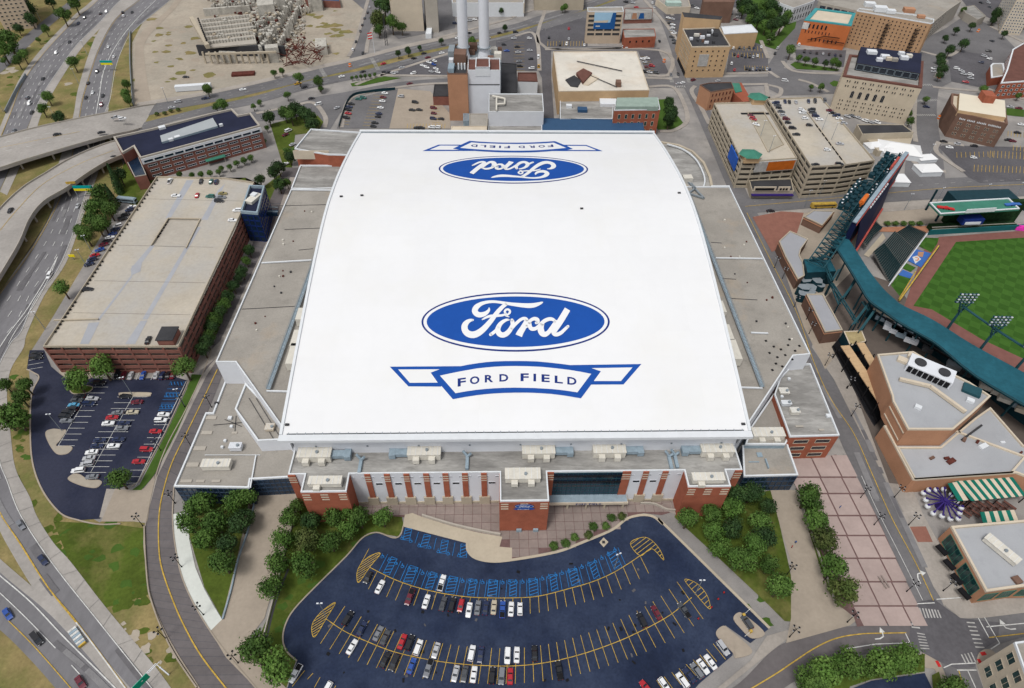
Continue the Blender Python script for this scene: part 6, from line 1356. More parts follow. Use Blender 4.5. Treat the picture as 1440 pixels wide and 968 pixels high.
for t in range(0, k, 3):
    a = W(*RT1[t], CZ - .9); b = W(*RT2[t], CZ - .2); c_ = a * .6 + b * .4; m_ = MB(); m_.bar((c_.x, c_.y, 0),(c_.x, c_.y, CZ - 1),.4, M['teal']); m_.bar(a, (c_.x, c_.y, CZ - 5),.25, M['teal']); m_.bar(b, (c_.x, c_.y, CZ - 5),.25, M['teal']); m_.bar(a, b, .25, M['teal']); m_.build('steel_bent', CT)
GS = thing('grandstand', 'dark grandstand concourse deck behind the teal canopy with white concession tops', 'grandstand', W(1350,530)); o = z7((340,200),(1355,800),(1700,1010),(1700,800),(1355,600),(400,110))
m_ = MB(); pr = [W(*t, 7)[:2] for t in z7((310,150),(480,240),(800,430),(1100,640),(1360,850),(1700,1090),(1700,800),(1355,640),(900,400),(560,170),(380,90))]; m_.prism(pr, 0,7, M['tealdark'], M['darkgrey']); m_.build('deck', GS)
m_ = MB(); m_.bar(W(*z7((330,165))[0], 11), W(*z7((700,370))[0], 11),.45, M['cream']); m_.bar(W(*z7((700,370))[0], 11), W(*z7((1355,790))[0], 11),.45, M['cream']); m_.build('press_level_rail', GS)
m_ = MB(); m_.bar(W(*z7((330,185))[0], 9), W(*z7((1355,810))[0], 9),.6, M['black']); m_.build('press_level_wall', GS)
for i, (x, y, s, m) in enumerate(((460,290,5, 'panelw'),(490,315,4, 'panelw'),(540,340,4.5, 'bluegrey'),(590,375,4, 'panelw'),(380,225,3, 'bluegrey'),(700,440,3, 'darkgrey'),(880,550,4, 'greysteel'),(960,600,3, 'darkgrey'),(1120,690,5, 'hvac'),(1200,730,5, 'hvac'),(1245,775,5, 'hvac'),(1330,820,4, 'bluegrey'),(1340,850,3, 'cream'))):
    m_ = MB(); m_.box(W(*z7((x, y))[0], 8),(s * 1.4, s, 2), M[m], -.55,7); m_.build('concession_stand', GS)
IW = thing('steel_framework', 'tangle of teal steel bents between the brick booths and the canopy', 'steel frame', W(1210,400))
random.seed(5)
fr_ = z6((430,290),(460,420),(600,600),(650,720),(575,850),(640,880),(740,760),(560,620),(480,470),(380,620),(300,520),(240,650),(420,640),(540,800))
for a, b, z, zb_ in (((380,400),(250,420),12,9),((460,300),(370,400),14,10),((590,560),(500,680),12,9),((690,700),(570,860),14,9),((720,760),(620,900),13,8),((480,480),(430,560),12,8),((430,580),(600,850),8,8),((400,520),(480,720),7,7),((350,390),(430,560),9,9),((640,700),(680,760),12,12)):
    A = W(*z6(a)[0], z); B = W(*z6(b)[0], zb_); m_ = MB(); off = Vector((1.2,.6,0)); m_.bar(A, B, .35, M['teal']); m_.bar(A + off, B + off, .35, M['teal']); n = 6
    for i in range(n): p0 = A + (B - A) * (i / n); p1 = A + (B - A) * ((i + 1) / n) + off; m_.bar(p0, p1,.15, M['teal'])
    m_.bar(A, (A.x, A.y, 0),.3, M['tealdark']); m_.bar(B, (B.x, B.y, 0),.3, M['tealdark']); m_.build('truss', IW)
T, p, h = building('concourse_roof', 'square teal awning roof beside the brick booth', 'canopy', z6((245,408),(425,415),(465,490),(270,500)),9, M['tealdark'], M['tealroof'], .2, M['tealroof'])
RP = thing('rock_pile', 'dark pile of carved rocks between the two brick booths', 'rocks', W(*z6((300,580))[0]))
for (x, y, s) in ((250,560,4),(290,600,4.5),(330,570,4),(350,540,3.5),(280,640,3.5),(240,620,4),(310,530,3),(360,590,3),(225,660,3)):
    m_ = MB(); c_ = W(*z6((x, y))[0], 3); pr = [(c_.x + s * random.uniform(.6,1) * math.cos(t * 1.05), c_.y + s * random.uniform(.5,.9) * math.sin(t * 1.05)) for t in range(6)]; m_.prism(pr, 0, random.uniform(3,6), M['tealdark'], M['greysteel']); m_.build('rock', RP)
bm3 = mat('booth_grey_roof', (.33,.335,.36),.85,.08,.1)
def booth(pts, h, label, wall='brickb'):
    T, p, h = building('ticket_booth', label, 'booth', z6(*pts), h, M[wall], bm3,.5, M['tan'], pw=.5); e = edge_toward_camera(p); 
    m_ = MB()
    for a, b in e[:2]:
        u = (b - a).normalized(); nr = Vector((u.y, -u.x)); c_ = (a + b) / 2 + nr * .1; m_.box((c_.x, c_.y, 0),((b - a).length, .25,.5), M['bricko'], math.atan2(u.y, u.x), h - 1.6)
    m_.build('brick_band', T); return T
booth(((245,118),(310,75),(455,80),(372,178)),6, 'small grey-roofed brick gate booth beside the red plaza')
booth(((75,285),(150,215),(275,270),(225,340),(215,380),(240,430),(250,520),(205,545),(120,390)),7, 'L-shaped brick ticket building with grey roof along the promenade')
booth(((262,645),(375,645),(510,890),(390,905)),8, 'long narrow brick booth with a grey roof in the promenade middle')
T, p, h = building('rooftop_patio', 'small straw-topped pavilion at the head of the two long shade roofs', 'pavilion', z6((515,900),(640,895),(670,968),(560,1000)),7, M['tealdark'], mat('straw_roof', (.45,.36,.19),.95,.3,.4, stain=.4),.2, M['cream'])
# ---- green batter's eye wall with roof at the far end
GWx = thing('green_backdrop', 'ivy green outfield backdrop building with mint roof and white letters', 'building', W(1370,330))
zq = Rg(1290,270,9.6)
HB = 15
top = [W(*t, HB) for t in zq((160,150),(310,305),(1380,235),(1230,90))]
m_ = MB(); vs = top + [t - Vector((0,0,1.0)) for t in top]; m_.add(vs, [(0,1,2,3)[::-1], (4,5,6,7),(0,1,5,4),(1,2,6,5),(2,3,7,6),(3,0,4,7)], M['greencop']); m_.build('roof', GWx)
m_ = MB(); ring(m_, [t[:2] for t in top], .7, HB, HB + .5, M['trimw']); m_.build('roof_edge', GWx)
wl_ = [W(*t)[:2] for t in zq((370,470),(1320,420),(1300,360),(380,400))]
A = W(*zq((360,445))[0]); B = W(*zq((1320,415))[0]); m_ = MB(); c_ = (A + B) / 2; rt_ = math.atan2(B.y - A.y, B.x - A.x); m_.box((c_.x, c_.y + 2.5,0),((B - A).length, 3,13.5), M['ivy'], rt_, 0); m_.build('ivy_wall', GWx)
m_ = MB(); m_.box((c_.x, c_.y + 10,0),((B - A).length - 6,10,13), M['tealdark'], rt_, 0); m_.build('rear_wall', GWx)
for k, (y, z) in enumerate(((470,3.2),(500,2.2))): A2 = W(*zq((200, y + 10))[0], z); B2 = W(*zq((1330, y - 45))[0], z); m_ = MB(); m_.bar(A2, B2,.3, M['precast']); c2_ = (A2 + B2) / 2; m_.box((c2_.x, c2_.y + 1.5,0),((B2 - A2).length, 3.5, z), M['ivy'], rt_, 0); m_.build('planter_ledge', GWx)
A3 = W(*zq((140,580))[0], 0); B3 = W(*zq((1500,500))[0], 0); m_ = MB(); c3 = (A3 + B3) / 2; m_.box((c3.x, c3.y, 0),((B3 - A3).length, .7,3.2), mat('padded_wall_green', (.015,.12,.13),.7), math.atan2(B3.y - A3.y, B3.x - A3.x),0); m_.build('padded_wall', GWx)
c4 = W(*zq((700,410))[0], 6); m_ = MB(); m_.box(c4,(12,5,3.5), M['navy'], rt_, 6); m_.build('camera_cabin', GWx); m_ = MB(); m_.box(c4 + Vector((0,-2.7,0)),(9,.3,1.6), M['panelw'], rt_, 6.4); m_.build('window', GWx)
for k in range(8):
    q = W(*zq((675 + k * 49,278 - k * 3))[0], HB + .5); m_ = MB(); m_.box(q, (2.2,.4,2.4), M['trimw'], rt_, HB + .1); m_.build('sign_letter', GWx)
for (x, y) in ((110,250),(1430,250),(240,400)): m_ = MB(); a = W(*zq((x, y))[0], 0); m_.bar(a, (a.x, a.y, HB - 1),.6, M['tealdark']); m_.build('column', GWx)
m_ = MB(); 
T = thing('display_car', 'red sports car displayed on the left end of the mint green roof', 'car', W(*zq((380,230))[0], HB)); 
def carmesh_simple(T, c_, rot, m, L=4.8, z=HB):
    body = MB(); ca, sa = math.cos(rot), math.sin(rot)
    prof = [(-L / 2,.35),(-L / 2,.8),(-L / 2 + .3,.95),(-.9,1.0),(-.4,1.35),(.7,1.35),(1.3,.95),(L / 2 - .2,.75),(L / 2,.35)]
    vs = [(c_.x + x * ca - y * sa, c_.y + x * sa + y * ca, z + zz_) for y in (-.95,.95) for x, zz_ in prof]; n = len(prof)
    body.add(vs, [tuple(range(n)), tuple(range(2 * n - 1, n - 1,-1))] + [(i, n + i, n + (i + 1) % n, (i + 1) % n) for i in range(n)], m); body.build('body', T)
    for x in (-1.4,1.4): w_ = MB(); w_.bar((c_.x + x * ca + 1 * sa, c_.y + x * sa - 1 * ca, z + .35),(c_.x + x * ca - 1 * sa, c_.y + x * sa + 1 * ca, z + .35),.36, M['black'], n=10); w_.build('wheel_axle', T)
c_ = W(*zq((380,230))[0], HB); carmesh_simple(T, c_, -.25, M['redp'], 9)
T = thing('display_car', 'blue truck displayed on the right end of the mint green roof', 'car', W(*zq((1285,180))[0], HB)); carmesh_simple(T, W(*zq((1285,180))[0], HB),.15, LP_, 9.5)
T = thing('inflatable_slide', 'bright pink padded object at the right edge by the outfield wall', 'inflatable', W(*zq((1410,520))[0])); m_ = MB(); q = W(*zq((1420,520))[0]); m_.box(q, (9,2.6,2), M['magenta'], -.2,.3); m_.box(q, (7,2,.8), M['magenta'], -.2,2.3); m_.build('body', T)
# ---- leaning scoreboard seen from above and behind
zs = Rg(1160,190,6.05)
SB = thing('scoreboard', 'huge steel-framed scoreboard seen end on beside the ballpark seats', 'scoreboard', W(1205,310))
a0 = W(*zs((190,860))[0]); d_sb = (W(1290,240) - W(1195,345)).normalized()
bl = W(*zs((195,870))[0], 17); tl = W(*zs((235,690))[0], 17)
p0 = W(*zs((200,855))[0], 20); p1 = W(*zs((640,260))[0], 20)
u_ = (p1 - p0).normalized(); nr = Vector((u_.y, -u_.x, 0)); L = (p1 - p0).length; rot = math.atan2(u_.y, u_.x)
def sbx(s, off, z): q = p0 + u_ * (L * s) + nr * off; return Vector((q.x, q.y, z))
m_ = MB(); q = sbx(.5,0,0); m_.box(q, (L, 2.4,20), M['screen'], rot, 8); m_.build('screen_wall', SB)
m_ = MB(); m_.box(sbx(.5,0,0),(L + 1,2.0,.6), M['bluegrey'], rot, 28); m_.build('top_walkway', SB)
m_ = MB()
for z, m in ((26.5, 'redp'),(9.5, 'redp')): m_.box(sbx(.5,1.35,0),(L, .3,1.6), mat('scoreboard_red', (.45,.09,.07),.7,.2), rot, z)
m_.build('red_border', SB)
m_ = MB(); vs = [sbx(.04,6,10), sbx(.6,4.5,10), sbx(.7,1.6,27), sbx(.06,1.6,27)]; vs += [v - Vector((0,0,1)) for v in vs]; m_.add(vs, [(0,1,2,3),(7,6,5,4),(0,4,5,1),(1,5,6,2),(3,2,6,7),(0,3,7,4)], M['screen']); m_.build('screen', SB)
m_ = MB(); m_.bar(sbx(.04,6.2,10.4), sbx(.6,4.7,10.4),.7, MATS['scoreboard_red']); m_.build('red_border', SB)
for k in range(10): m_ = MB(); m_.box(sbx(.22 + k * .035,1.8,0),(.9,.7,.9), M['trimw'], rot, 27.2); m_.build('flood_lamp', SB)
m_ = MB(); N = 18
for i in range(N):
    for j in range(4):
        z = 4 + j * 6; a = sbx(i / N, -2, z); b = sbx((i + 1) / N, -2, z + 6); c_ = sbx(i / N, -5, z + 3); m_.bar(a, b, .22, M['tealdark']); m_.bar(a, c_, .2, M['tealdark']); m_.bar(c_, sbx((i + 1) / N, -2, z),.2, M['tealdark']); m_.bar(c_, sbx((i + 1) / N, -5, z + 3),.25, M['teal'])
m_.build('rear_lattice', SB, kind='stuff')
for i in range(0, N + 1,3): m_ = MB(); m_.bar(sbx(i / N, -3,0), sbx(i / N, -3,27),.5, M['tealdark']); m_.bar(sbx(i / N, -8,0), sbx(i / N, -3,16),.35, M['tealdark']); m_.build('column', SB)
random.seed(11)
for i in range(22):
    sp = .22 + i * .038
    if .58 < sp < .66: continue
    for j in range(4 if sp < .6 else 3):
        q = sbx(sp, -2.6 - j * 3.0 - (i % 2) * .7,0); m_ = MB(); m_.box(q, (2.7,2.3,2.2), M['tealdark'], rot, 21 + (i + j) % 3 * .6); m_.build('rear_cabinet', SB)
        if (i * 3 + j) % 3 == 0: m_ = MB(); m_.box(q, (.9,.8,.3), M['panelw'], rot, 24.5); m_.build('lamp', SB)
m_ = MB()
for i in range(22): a = sbx(.2 + i * .04,-1.4,22.5); b = sbx(.2 + i * .04,-13 if i < 11 else -10,21.5); m_.bar(a, b, .3, M['tealdark']); m_.bar(b, sbx(.24 + i * .04,-1.4,22.5),.2, M['teal'])
for i in range(12): a = sbx(-.3 + i * .045,-1,15 + i * .6); b = sbx(-.3 + i * .045,-9,15 + i * .6); c_ = sbx(-.255 + i * .045,-9,15.6 + i * .6); m_.bar(a, b, .3, M['teal']); m_.bar(a, c_, .25, M['tealdark']); m_.bar(b, c_, .35, M['teal']); m_.bar(a, sbx(-.255 + i * .045,-1,15.6 + i * .6),.35, M['teal']); m_.bar(b, sbx(-.255 + i * .045,-1,15.6 + i * .6),.2, M['tealdark'])
m_.build('open_truss', SB, kind='stuff')
for s in (.93,): m_ = MB(); m_.box(sbx(.78,-1.5,0),(14,1.2,2), mat('scoreboard_red', (.45,.09,.07)), rot, 28.6); m_.build('red_script_sign', SB)
for nm, s in (('tiger_statue', .12),):
    T = thing('tiger_figure', 'orange sculpted big cat prowling on the scoreboard top', 'sculpture', sbx(.2,-1.5,28.8)); c_ = sbx(.2,-2.5,28.8); m_ = MB()
    for a, b, r in ((-4,3.4,1.3),(3.2,4.6,1.2)): m_.bar(c_ + u_ * a + Vector((0,0,2.6)), c_ + u_ * b + Vector((0,0,3.0)), r, M['orange'], r * .8, n=10)
    for a in (-3.5,-2.4,2.2,3.4): m_.bar(c_ + u_ * a + Vector((0,0,2.4)), c_ + u_ * (a + .5),.55, M['orange'], .4, n=8)
    m_.bar(c_ + u_ * -4 + Vector((0,0,2.8)), c_ + u_ * -7 + Vector((0,0,4)),.3, M['orange'], .2, n=6); m_.build('body', T)
# ---- light towers with lamp banks over the canopy
def light_tower(base, head, label, s=1.0):
    hh = 38; b = W(*base, 6); z = HT(head, base, 6); z = max(25, min(z, 55)); T = thing('light_tower', label, 'light tower', b, 0, 'ballpark light towers rising over the teal canopy')
    m_ = MB(); t = W(*head, z); t = Vector((b.x, b.y, z)); m_.bar(b, t - Vector((0,0,6)),.7, M['teal'], .55, n=8); m_.build('mast', T)
    m_ = MB()
    for i in range(5):
        for x in (-1,1):
            m_.bar(t + Vector((x * 1.0 * i / 2,0,-6 + i * 1.4)), t + Vector((x * 1.0 * (i + 1) / 2,0,-4.6 + i * 1.4)),.3, M['teal']); m_.bar(t + Vector((-.6 * i / 2,0,-6 + i * 1.4)), t + Vector((.6 * i / 2,0,-6 + i * 1.4)),.15, M['teal']); m_.bar(t + Vector((-x * 1.0 * i / 2,-1,-6 + i * 1.4)), t + Vector((x * 1.0 * (i + 1) / 2,1,-4.6 + i * 1.4)),.12, M['teal'])
    m_.build('head_frame', T)
    for r in range(4):
        for c_ in range(5): m_ = MB(); q = t + Vector(((c_ - 2) * 1.7,.8, r * 1.5)); m_.bar(q, q + Vector((.2,.9,-.5)),.45, M['teal'], .6, n=6); m_.box(q + Vector((0,-.2,0)),(.8,.4,.5), M['panelw'] if (r + c_) % 2 else M['bluegrey'], 0); m_.build('lamp', T)
    return T, t
t1 = light_tower((1327,470),(1354,433), 'leftmost of the three teal light towers over the canopy'); t2 = light_tower((1370,502),(1400,462), 'middle one of the three teal light towers over the canopy'); t3 = light_tower((1416,533),(1441,505), 'third teal light tower, cut by the right edge')
T = thing('lighting_catwalk', 'teal truss catwalk linking the ballpark light towers', 'catwalk', t1[1]); m_ = MB()
for a, b in ((t1[1], t2[1]),(t2[1], t3[1])):
    a = a - Vector((0,0,2)); b = b - Vector((0,0,2)); m_.bar(a, b, .35, M['teal']); m_.bar(a + Vector((0,1.2,0)), b + Vector((0,1.2,0)),.3, M['teal'])
    for i in range(10): m_.bar(a + (b - a) * (i / 10), a + (b - a) * ((i + 1) / 10) + Vector((0,1.2,0)),.12, M['teal'])
m_.build('truss', T)
# ---- two long shade roofs on black posts, and the big tan building
def longshade(a, b, wd, z, label):
    A = W(*z7(a)[0], z); B = W(*z7(b)[0], z); u = (B - A).normalized(); T = thing('shade_roof', label, 'shade roof', (A + B) / 2,0, 'long tan shade roofs along the promenade'); c_ = (A + B) / 2; rot = math.atan2(u.y, u.x); L = (B - A).length
    n = 14; me = boxmesh((L / n - .08, wd, .35), M['buff'])
    for i in range(n): q = A + u * (L * (i + .5) / n); place(me, 'roof_slat', T, q.x, q.y, z, rot)
    v = Vector((-u.y, u.x, 0))
    for i in range(5):
        q = A + u * (L * i / 4); m_ = MB()
        for s in (-1,1): p_ = q + v * s * (wd / 2 + .5); m_.bar((p_.x, p_.y, 0),(p_.x, p_.y, z + 1.4),.25, M['black'])
        m_.bar(q + v * (wd / 2 + .9), q - v * (wd / 2 + .9),.3, M['black']); m_.build('frame', T)
    return T
longshade((135,420),(400,815),4.2,8, 'left one of two long tan shade roofs on black frames'); longshade((240,400),(470,790),3.6,8.5, 'right one of two long tan shade roofs on black frames')
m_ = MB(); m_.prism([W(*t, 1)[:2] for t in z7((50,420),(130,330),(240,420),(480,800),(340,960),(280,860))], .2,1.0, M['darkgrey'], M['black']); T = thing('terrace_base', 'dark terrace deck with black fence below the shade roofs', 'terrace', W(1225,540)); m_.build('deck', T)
A = W(*z7((50,430))[0], 0); B = W(*z7((345,955))[0], 0); u = (B - A).normalized(); L = (B - A).length; fm = MB(); fm.box((0,0,0),(L / 20 - .1,.12,2.2), M['black']); fme = bpy.data.meshes.new('f'); fme.from_pydata(fm.v, [], fm.f); fme.materials.append(M['black'])
for i in range(20): q = A + u * (L * (i + .5) / 20); place(fme, 'fence_panel', T, q.x, q.y, .3, math.atan2(u.y, u.x))
lr = MATS['light_grey_roof']
TB, p, h = building('ballpark_building', 'large salmon-tan building with pale roofs, cooling unit and bluish shopfront doors', 'building', [(1263,600),(1318,595),(1440,640),(1520,660),(1520,700),(1430,665),(1290,675),(1284,674),(1243,598)], 9, M['bricko'], lr, .8, M['cream'], pw=.8)
bpy.data.objects.remove(bpy.data.objects[TB.name]) if False else None
zc = Rg(1240,560,4.84)
low = [W(*t, 9)[:2] for t in zc((105,330),(400,330),(640,130),(740,60),(968,320),(1200,400),(1200,420),(985,400),(890,510),(225,555))]
m_ = MB(); m_.prism(low, 0,8.2, M['bricko'], top=False); m_.build('wall', TB); m_ = MB(); m_.sheet(inset(low, .4),8.25, lr); m_.build('roof', TB); m_ = MB(); ring(m_, low, .7,8.2,9, M['cream']); m_.build('parapet', TB)
for ch in [c for c in list(TB.children) if c.name.split('.')[0] in ('wall', 'roof', 'parapet')][:0]: pass
hi = [W(*t, 19)[:2] for t in zc((75,15),(180,212),(490,212),(610,110),(745,-15),(600,-110),(400,-210),(215,-320),(-30,-300),(70,-20))]
m_ = MB(); m_.prism(hi, 8.3,18.2, M['bricko'], top=False); m_.build('upper_wall', TB); m_ = MB(); m_.sheet(inset(hi, .4),18.25, lr); m_.build('upper_roof', TB); m_ = MB(); ring(m_, hi, .7,18.2,19, M['cream']); m_.build('parapet', TB)
m_ = MB()
for a, b in (((330,-80),(570,95)),((120,-130),(330,-80))): m_.bar(W(*zc(a)[0], 19.2), W(*zc(b)[0], 19.2),.9, M['cream'])
m_.build('roof_divider', TB)
pc = W(*z7((715,590))[0], 20); m_ = MB(); m_.box(pc, (17,8,3.6), M['panelw'], -.62,18.3); CU = m_.build('cooling_unit', TB)
for k in range(8): q = pc + Vector((math.cos(-.62), math.sin(-.62),0)) * (-7 + k * 2) + Vector((-math.sin(.62),-math.cos(.62),0)) * 4.1; m_ = MB(); m_.box(q, (1.7,.3,2.8), M['black'], -.62,18.6); m_.build('louvre', CU)
for k in (-4.5,4.5):
    q = pc + Vector((math.cos(-.62), math.sin(-.62),0)) * k; m_ = MB(); m_.bar(q + Vector((0,0,1.9)), q + Vector((0,0,2.6)),2.2, M['darkgrey'], n=14); m_.build('fan', CU)
for (x, y, m, s) in ((530,515, 'cream', 3),(600,490, 'cream', 3),(1000,720, 'teal', 5),(990,790, 'trimw', 2),(635,835, 'trimw', 1.8)): m_ = MB(); m_.box(W(*z7((x, y))[0], 19),(s * 1.3, s, 1.2), M[m], -.6,18.3); m_.build('roof_unit', TB)
for (x, y, s) in ((560,285,1.6),(340,410,1.4),(440,412,1.4),(470,432,2.5),(650,300,1.2),(690,330,2.6),(820,305,1.2),(945,375,1.0)): m_ = MB(); m_.box(W(*zc((x, y))[0], 8.4),(s * 1.4, s * .7,.8), M[random.choice(['trimw', 'brickb', 'rust'])], random.random(),8.26); m_.build('roof_vent', TB)
m_ = MB(); m_.bar(W(*zc((545,285))[0], 8.7), W(*zc((680,185))[0], 8.7),.5, M['darkgrey']); m_.build('roof_duct', TB)
ce = min(edge_toward_camera(low), key=lambda q: q[0].x + q[1].x); ca_, cb_ = ce; m_ = MB()
windows(TB, ca_, cb_, .3,6,1,4,.86,.9, M['bluegrey'], M['bglass'], .04, mull=4); uu = sorted(edge_toward_camera(hi), key=lambda q: q[0].x + q[1].x)[0]; c_ = (uu[0] + uu[1]) / 2; du = (uu[1] - uu[0]).normalized()
for z in (11,15.5): m_.box((c_.x + du.y * .1, c_.y - du.x * .1,0),((uu[1] - uu[0]).length - 1,.3,.5), M['cream'], math.atan2(du.y, du.x), z)
m_.build('stone_band', TB)
def striped(pts, n, z, label):
    w4 = [W(*t, z) for t in pts]; T = thing('striped_awning', label, 'awning', (w4[0] + w4[2]) / 2,0, 'green and cream striped awnings'); T.location.z = 0; OFF[T.name] = Vector((T.location.x, T.location.y, 0))
    for i in range(n):
        a = bil(w4, i / n, 0); b = bil(w4,(i + 1) / n, 0); c_ = bil(w4,(i + 1) / n, 1); d = bil(w4, i / n, 1); m_ = MB(); up_ = Vector((0,0,1.0)); vs = [a + up_, b + up_, c_, d]; vs += [v - Vector((0,0,.25)) for v in vs]
        m_.add(vs, [(3,2,1,0),(4,5,6,7),(0,1,5,4),(1,2,6,5),(2,3,7,6),(3,0,4,7)], mat('awning_green', (.01,.15,.11),.8) if i % 2 == 0 else M['cream']); m_.build('stripe', T)
    for s in (0,.5,1): q = bil(w4, s, 1); m_ = MB(); m_.bar((q.x, q.y, 0),(q.x, q.y, z),.2, M['black']); m_.build('post', T)
    return T
striped(zc((485,575),(880,545),(985,665),(610,700)),15,5, 'long green and cream striped awning against the tan building')
striped(zc((660,785),(890,770),(930,830),(690,850)),8,5, 'shorter green and cream striped awning above the restaurant roof')
striped(zc((440,590),(500,580),(590,695),(520,700)),2,5, 'cream end piece of striped awning next to the baseball ride')
hub = W(1328,706,4); RD = thing('amusement_ride', 'purple spider-armed ride with white ball-shaped cars', 'ride', W(1328,706,0)); m_ = MB(); m_.bar((hub.x, hub.y, .3),(hub.x, hub.y, 5.5),1.6, M['purple'], .8, n=12); m_.build('hub', RD)
for k in range(14):
    t = k * 2 * math.pi / 14 + .2; R_ = 5.8 + (k % 3) * .5; e = Vector((hub.x + R_ * math.cos(t), hub.y + R_ * math.sin(t),3.4)); m_ = MB(); m_.bar((hub.x, hub.y, 5), e, .28, M['purple']); m_.build('arm', RD)
    m_ = MB(); rr = 1.0; rings = [(0,-rr)] + [(rr * math.sin(a_ * math.pi / 5),-rr * math.cos(a_ * math.pi / 5)) for a_ in range(1,5)] + [(0, rr)]; vs = []
    for r_, zz_ in rings:
        for j in range(10): vs.append((e.x + r_ * math.cos(j * .628), e.y + r_ * math.sin(j * .628), e.z - .6 + zz_))
    m_.add(vs, [(i * 10 + j, i * 10 + (j + 1) % 10,(i + 1) * 10 + (j + 1) % 10,(i + 1) * 10 + j) for i in range(5) for j in range(10)], M['trimw']); b_ = m_.build('ball_car', RD)
    m_ = MB(); m_.box((e.x, e.y, 0),(.8,.8,.3), M['purple'], t, e.z + .3); m_.build('red_seat', b_)
for i in range(12):
    a = z7((0,0))[0]; q = W(*zc((560 + (i % 6) * 60,740 + (i // 6) * 45))[0]); T = thing('picnic_table', 'brown picnic table, %s of those in the food court behind the restaurant' % ORD[i], 'table', q, 0, 'brown picnic tables in the ballpark food court'); m_ = MB(); m_.box(q, (4.5,.8,.1), M['brownroof'], -.9,.75 + .3); m_.build('table_top', T)
    for s in (-1,1): m_ = MB(); off = Vector((math.sin(.9), math.cos(.9),0)) * s * .9; m_.box(q + off, (4.5,.35,.08), M['brownroof'], -.9,.45 + .3); m_.build('bench', T)
    m_ = MB(); m_.box(q, (.3,1.6,.7), M['black'], -.9,.3); m_.build('frame', T)
# ---- white marquee tents and bistro under the right garage
def tent(px, py, w_, d_, h_, label, rot=.0):
    c_ = W(px, py); T = thing('marquee_tent', label, 'tent', c_, 0, 'white marquee tents by the right garage'); m_ = MB(); m_.box(c_, (w_, d_, h_ * .55), M['trimw'], rot, 0); m_.build('side_wall', T); m_ = MB(); ca, sa = math.cos(rot), math.sin(rot)
    P_ = [(c_.x + x * ca - y * sa, c_.y + x * sa + y * ca) for x, y in ((-w_ / 2 - .3,-d_ / 2 - .3),(w_ / 2 + .3,-d_ / 2 - .3),(w_ / 2 + .3, d_ / 2 + .3),(-w_ / 2 - .3, d_ / 2 + .3))]; r0 = (c_.x - w_ * .25 * ca, c_.y - w_ * .25 * sa); r1 = (c_.x + w_ * .25 * ca, c_.y + w_ * .25 * sa); z = h_ * .55
    m_.add([(*q, z) for q in P_] + [(*r0, h_),(*r1, h_)], [(0,1,5,4),(1,2,5),(2,3,4,5),(3,0,4),(3,2,1,0)], M['memb']); m_.build('canopy', T)
tent(1262,216,26,16,7, 'largest white marquee tent beside the club building street', -.3); tent(1258,257,13,10,6, 'white marquee tent nearest the ballpark street'); tent(1302,243,14,10,6, 'white marquee tent at the right end of the crowded yard', .1); tent(1300,226,12,7,4.5, 'narrow cream tent behind the white marquees', .2); tent(1225,211,9,8,6, 'small white box tent on the garage corner', .2); tent(1246,219,8,6,6, 'small grey-white tent between the garage and the big marquee', .2)
T, p, h = building('burger_bar', 'low bar with rooftop seating and lettered purple front below the orange advert', 'building', z1((360,700),(700,690),(720,790),(385,790)),5, M['tan'], M['darkgrey'], .5, M['tan'])
a, b = edge_toward_camera(p)[0]; u = (b - a).normalized(); c_ = (a + b) / 2; m_ = MB(); m_.box((c_.x, c_.y - 1,0),((b - a).length, 2,.5), M['purple'], math.atan2(u.y, u.x),2.6); m_.build('awning', T); m_ = sign(T, a, b, .02,.55,5,8, M['cream'], 'sign_board', .4); m2 = sign(T, a, b, .6,.88,5,8, M['cream'], 'sign_board', .4)
for k in range(9): u = (b - a).normalized(); c_ = a + (b - a) * (.08 + k * .05) + Vector((u.y, -u.x)) * .55; q = MB(); q.box((c_.x, c_.y, 0),(1.2,.2,1.5), M['black'], math.atan2(u.y, u.x),5.7); q.build('sign_letter', T)
for k in range(3): c_ = a + (b - a) * (.66 + k * .07) + Vector((u.y, -u.x)) * .55; q = MB(); q.box((c_.x, c_.y, 0),(1.2,.2,1.3), M['black'], math.atan2(u.y, u.x),5.8); q.build('sign_letter', T)
# ---- demolition site: half-built concrete jail shell
zd = Rg(260,0,6.545)
DZ = 9
T = thing('unfinished_building', 'abandoned half-built pale concrete building shell on the dirt lot', 'building', W(320,60)); random.seed(21)
q = [W(*t, DZ)[:2] for t in zd((130,180),(600,130),(660,400),(200,440))]; m_ = MB(); m_.prism(q, DZ - 1, DZ, M['precast'], bottom=True); m_.build('floor_slab', T)
wq = [Vector((*a, 0)) for a in [W(*t, DZ)[:2] for t in zd((150,190),(590,140),(640,380),(220,430))]]
for r in range(6):
    for c_ in range(15): p_ = bil(wq, (c_ + .5) / 15,(r + .5) / 6); m_ = MB(); m_.box(p_, (2.0,1.4,2.2), M['rubble'], .08, DZ); m_.build('cell_block', T)
m_ = MB(); m_.bar(W(*zd((60,170))[0], 12), W(*zd((210,430))[0], 12),2.2, M['tan']); m_.build('west_wall', T)
for k in range(12): p_ = W(*zd((130 + k * 7,200 + k * 18))[0], 12.2); m_ = MB(); m_.box(p_, (1.2,2.0,.8), M['black'], .3,14.2); m_.build('opening', T)
for k in range(11): p_ = W(*zd((195 + k * 58,585))[0]); m_ = MB(); m_.box(p_, (1.2,1.2,9), M['tan'], 0,0); m_.build('column', T)
m_ = MB(); A = W(*zd((190,500))[0], 9); B = W(*zd((840,480))[0], 9); m_.bar(A, B, 1.0, M['tan']); m_.build('edge_beam', T)
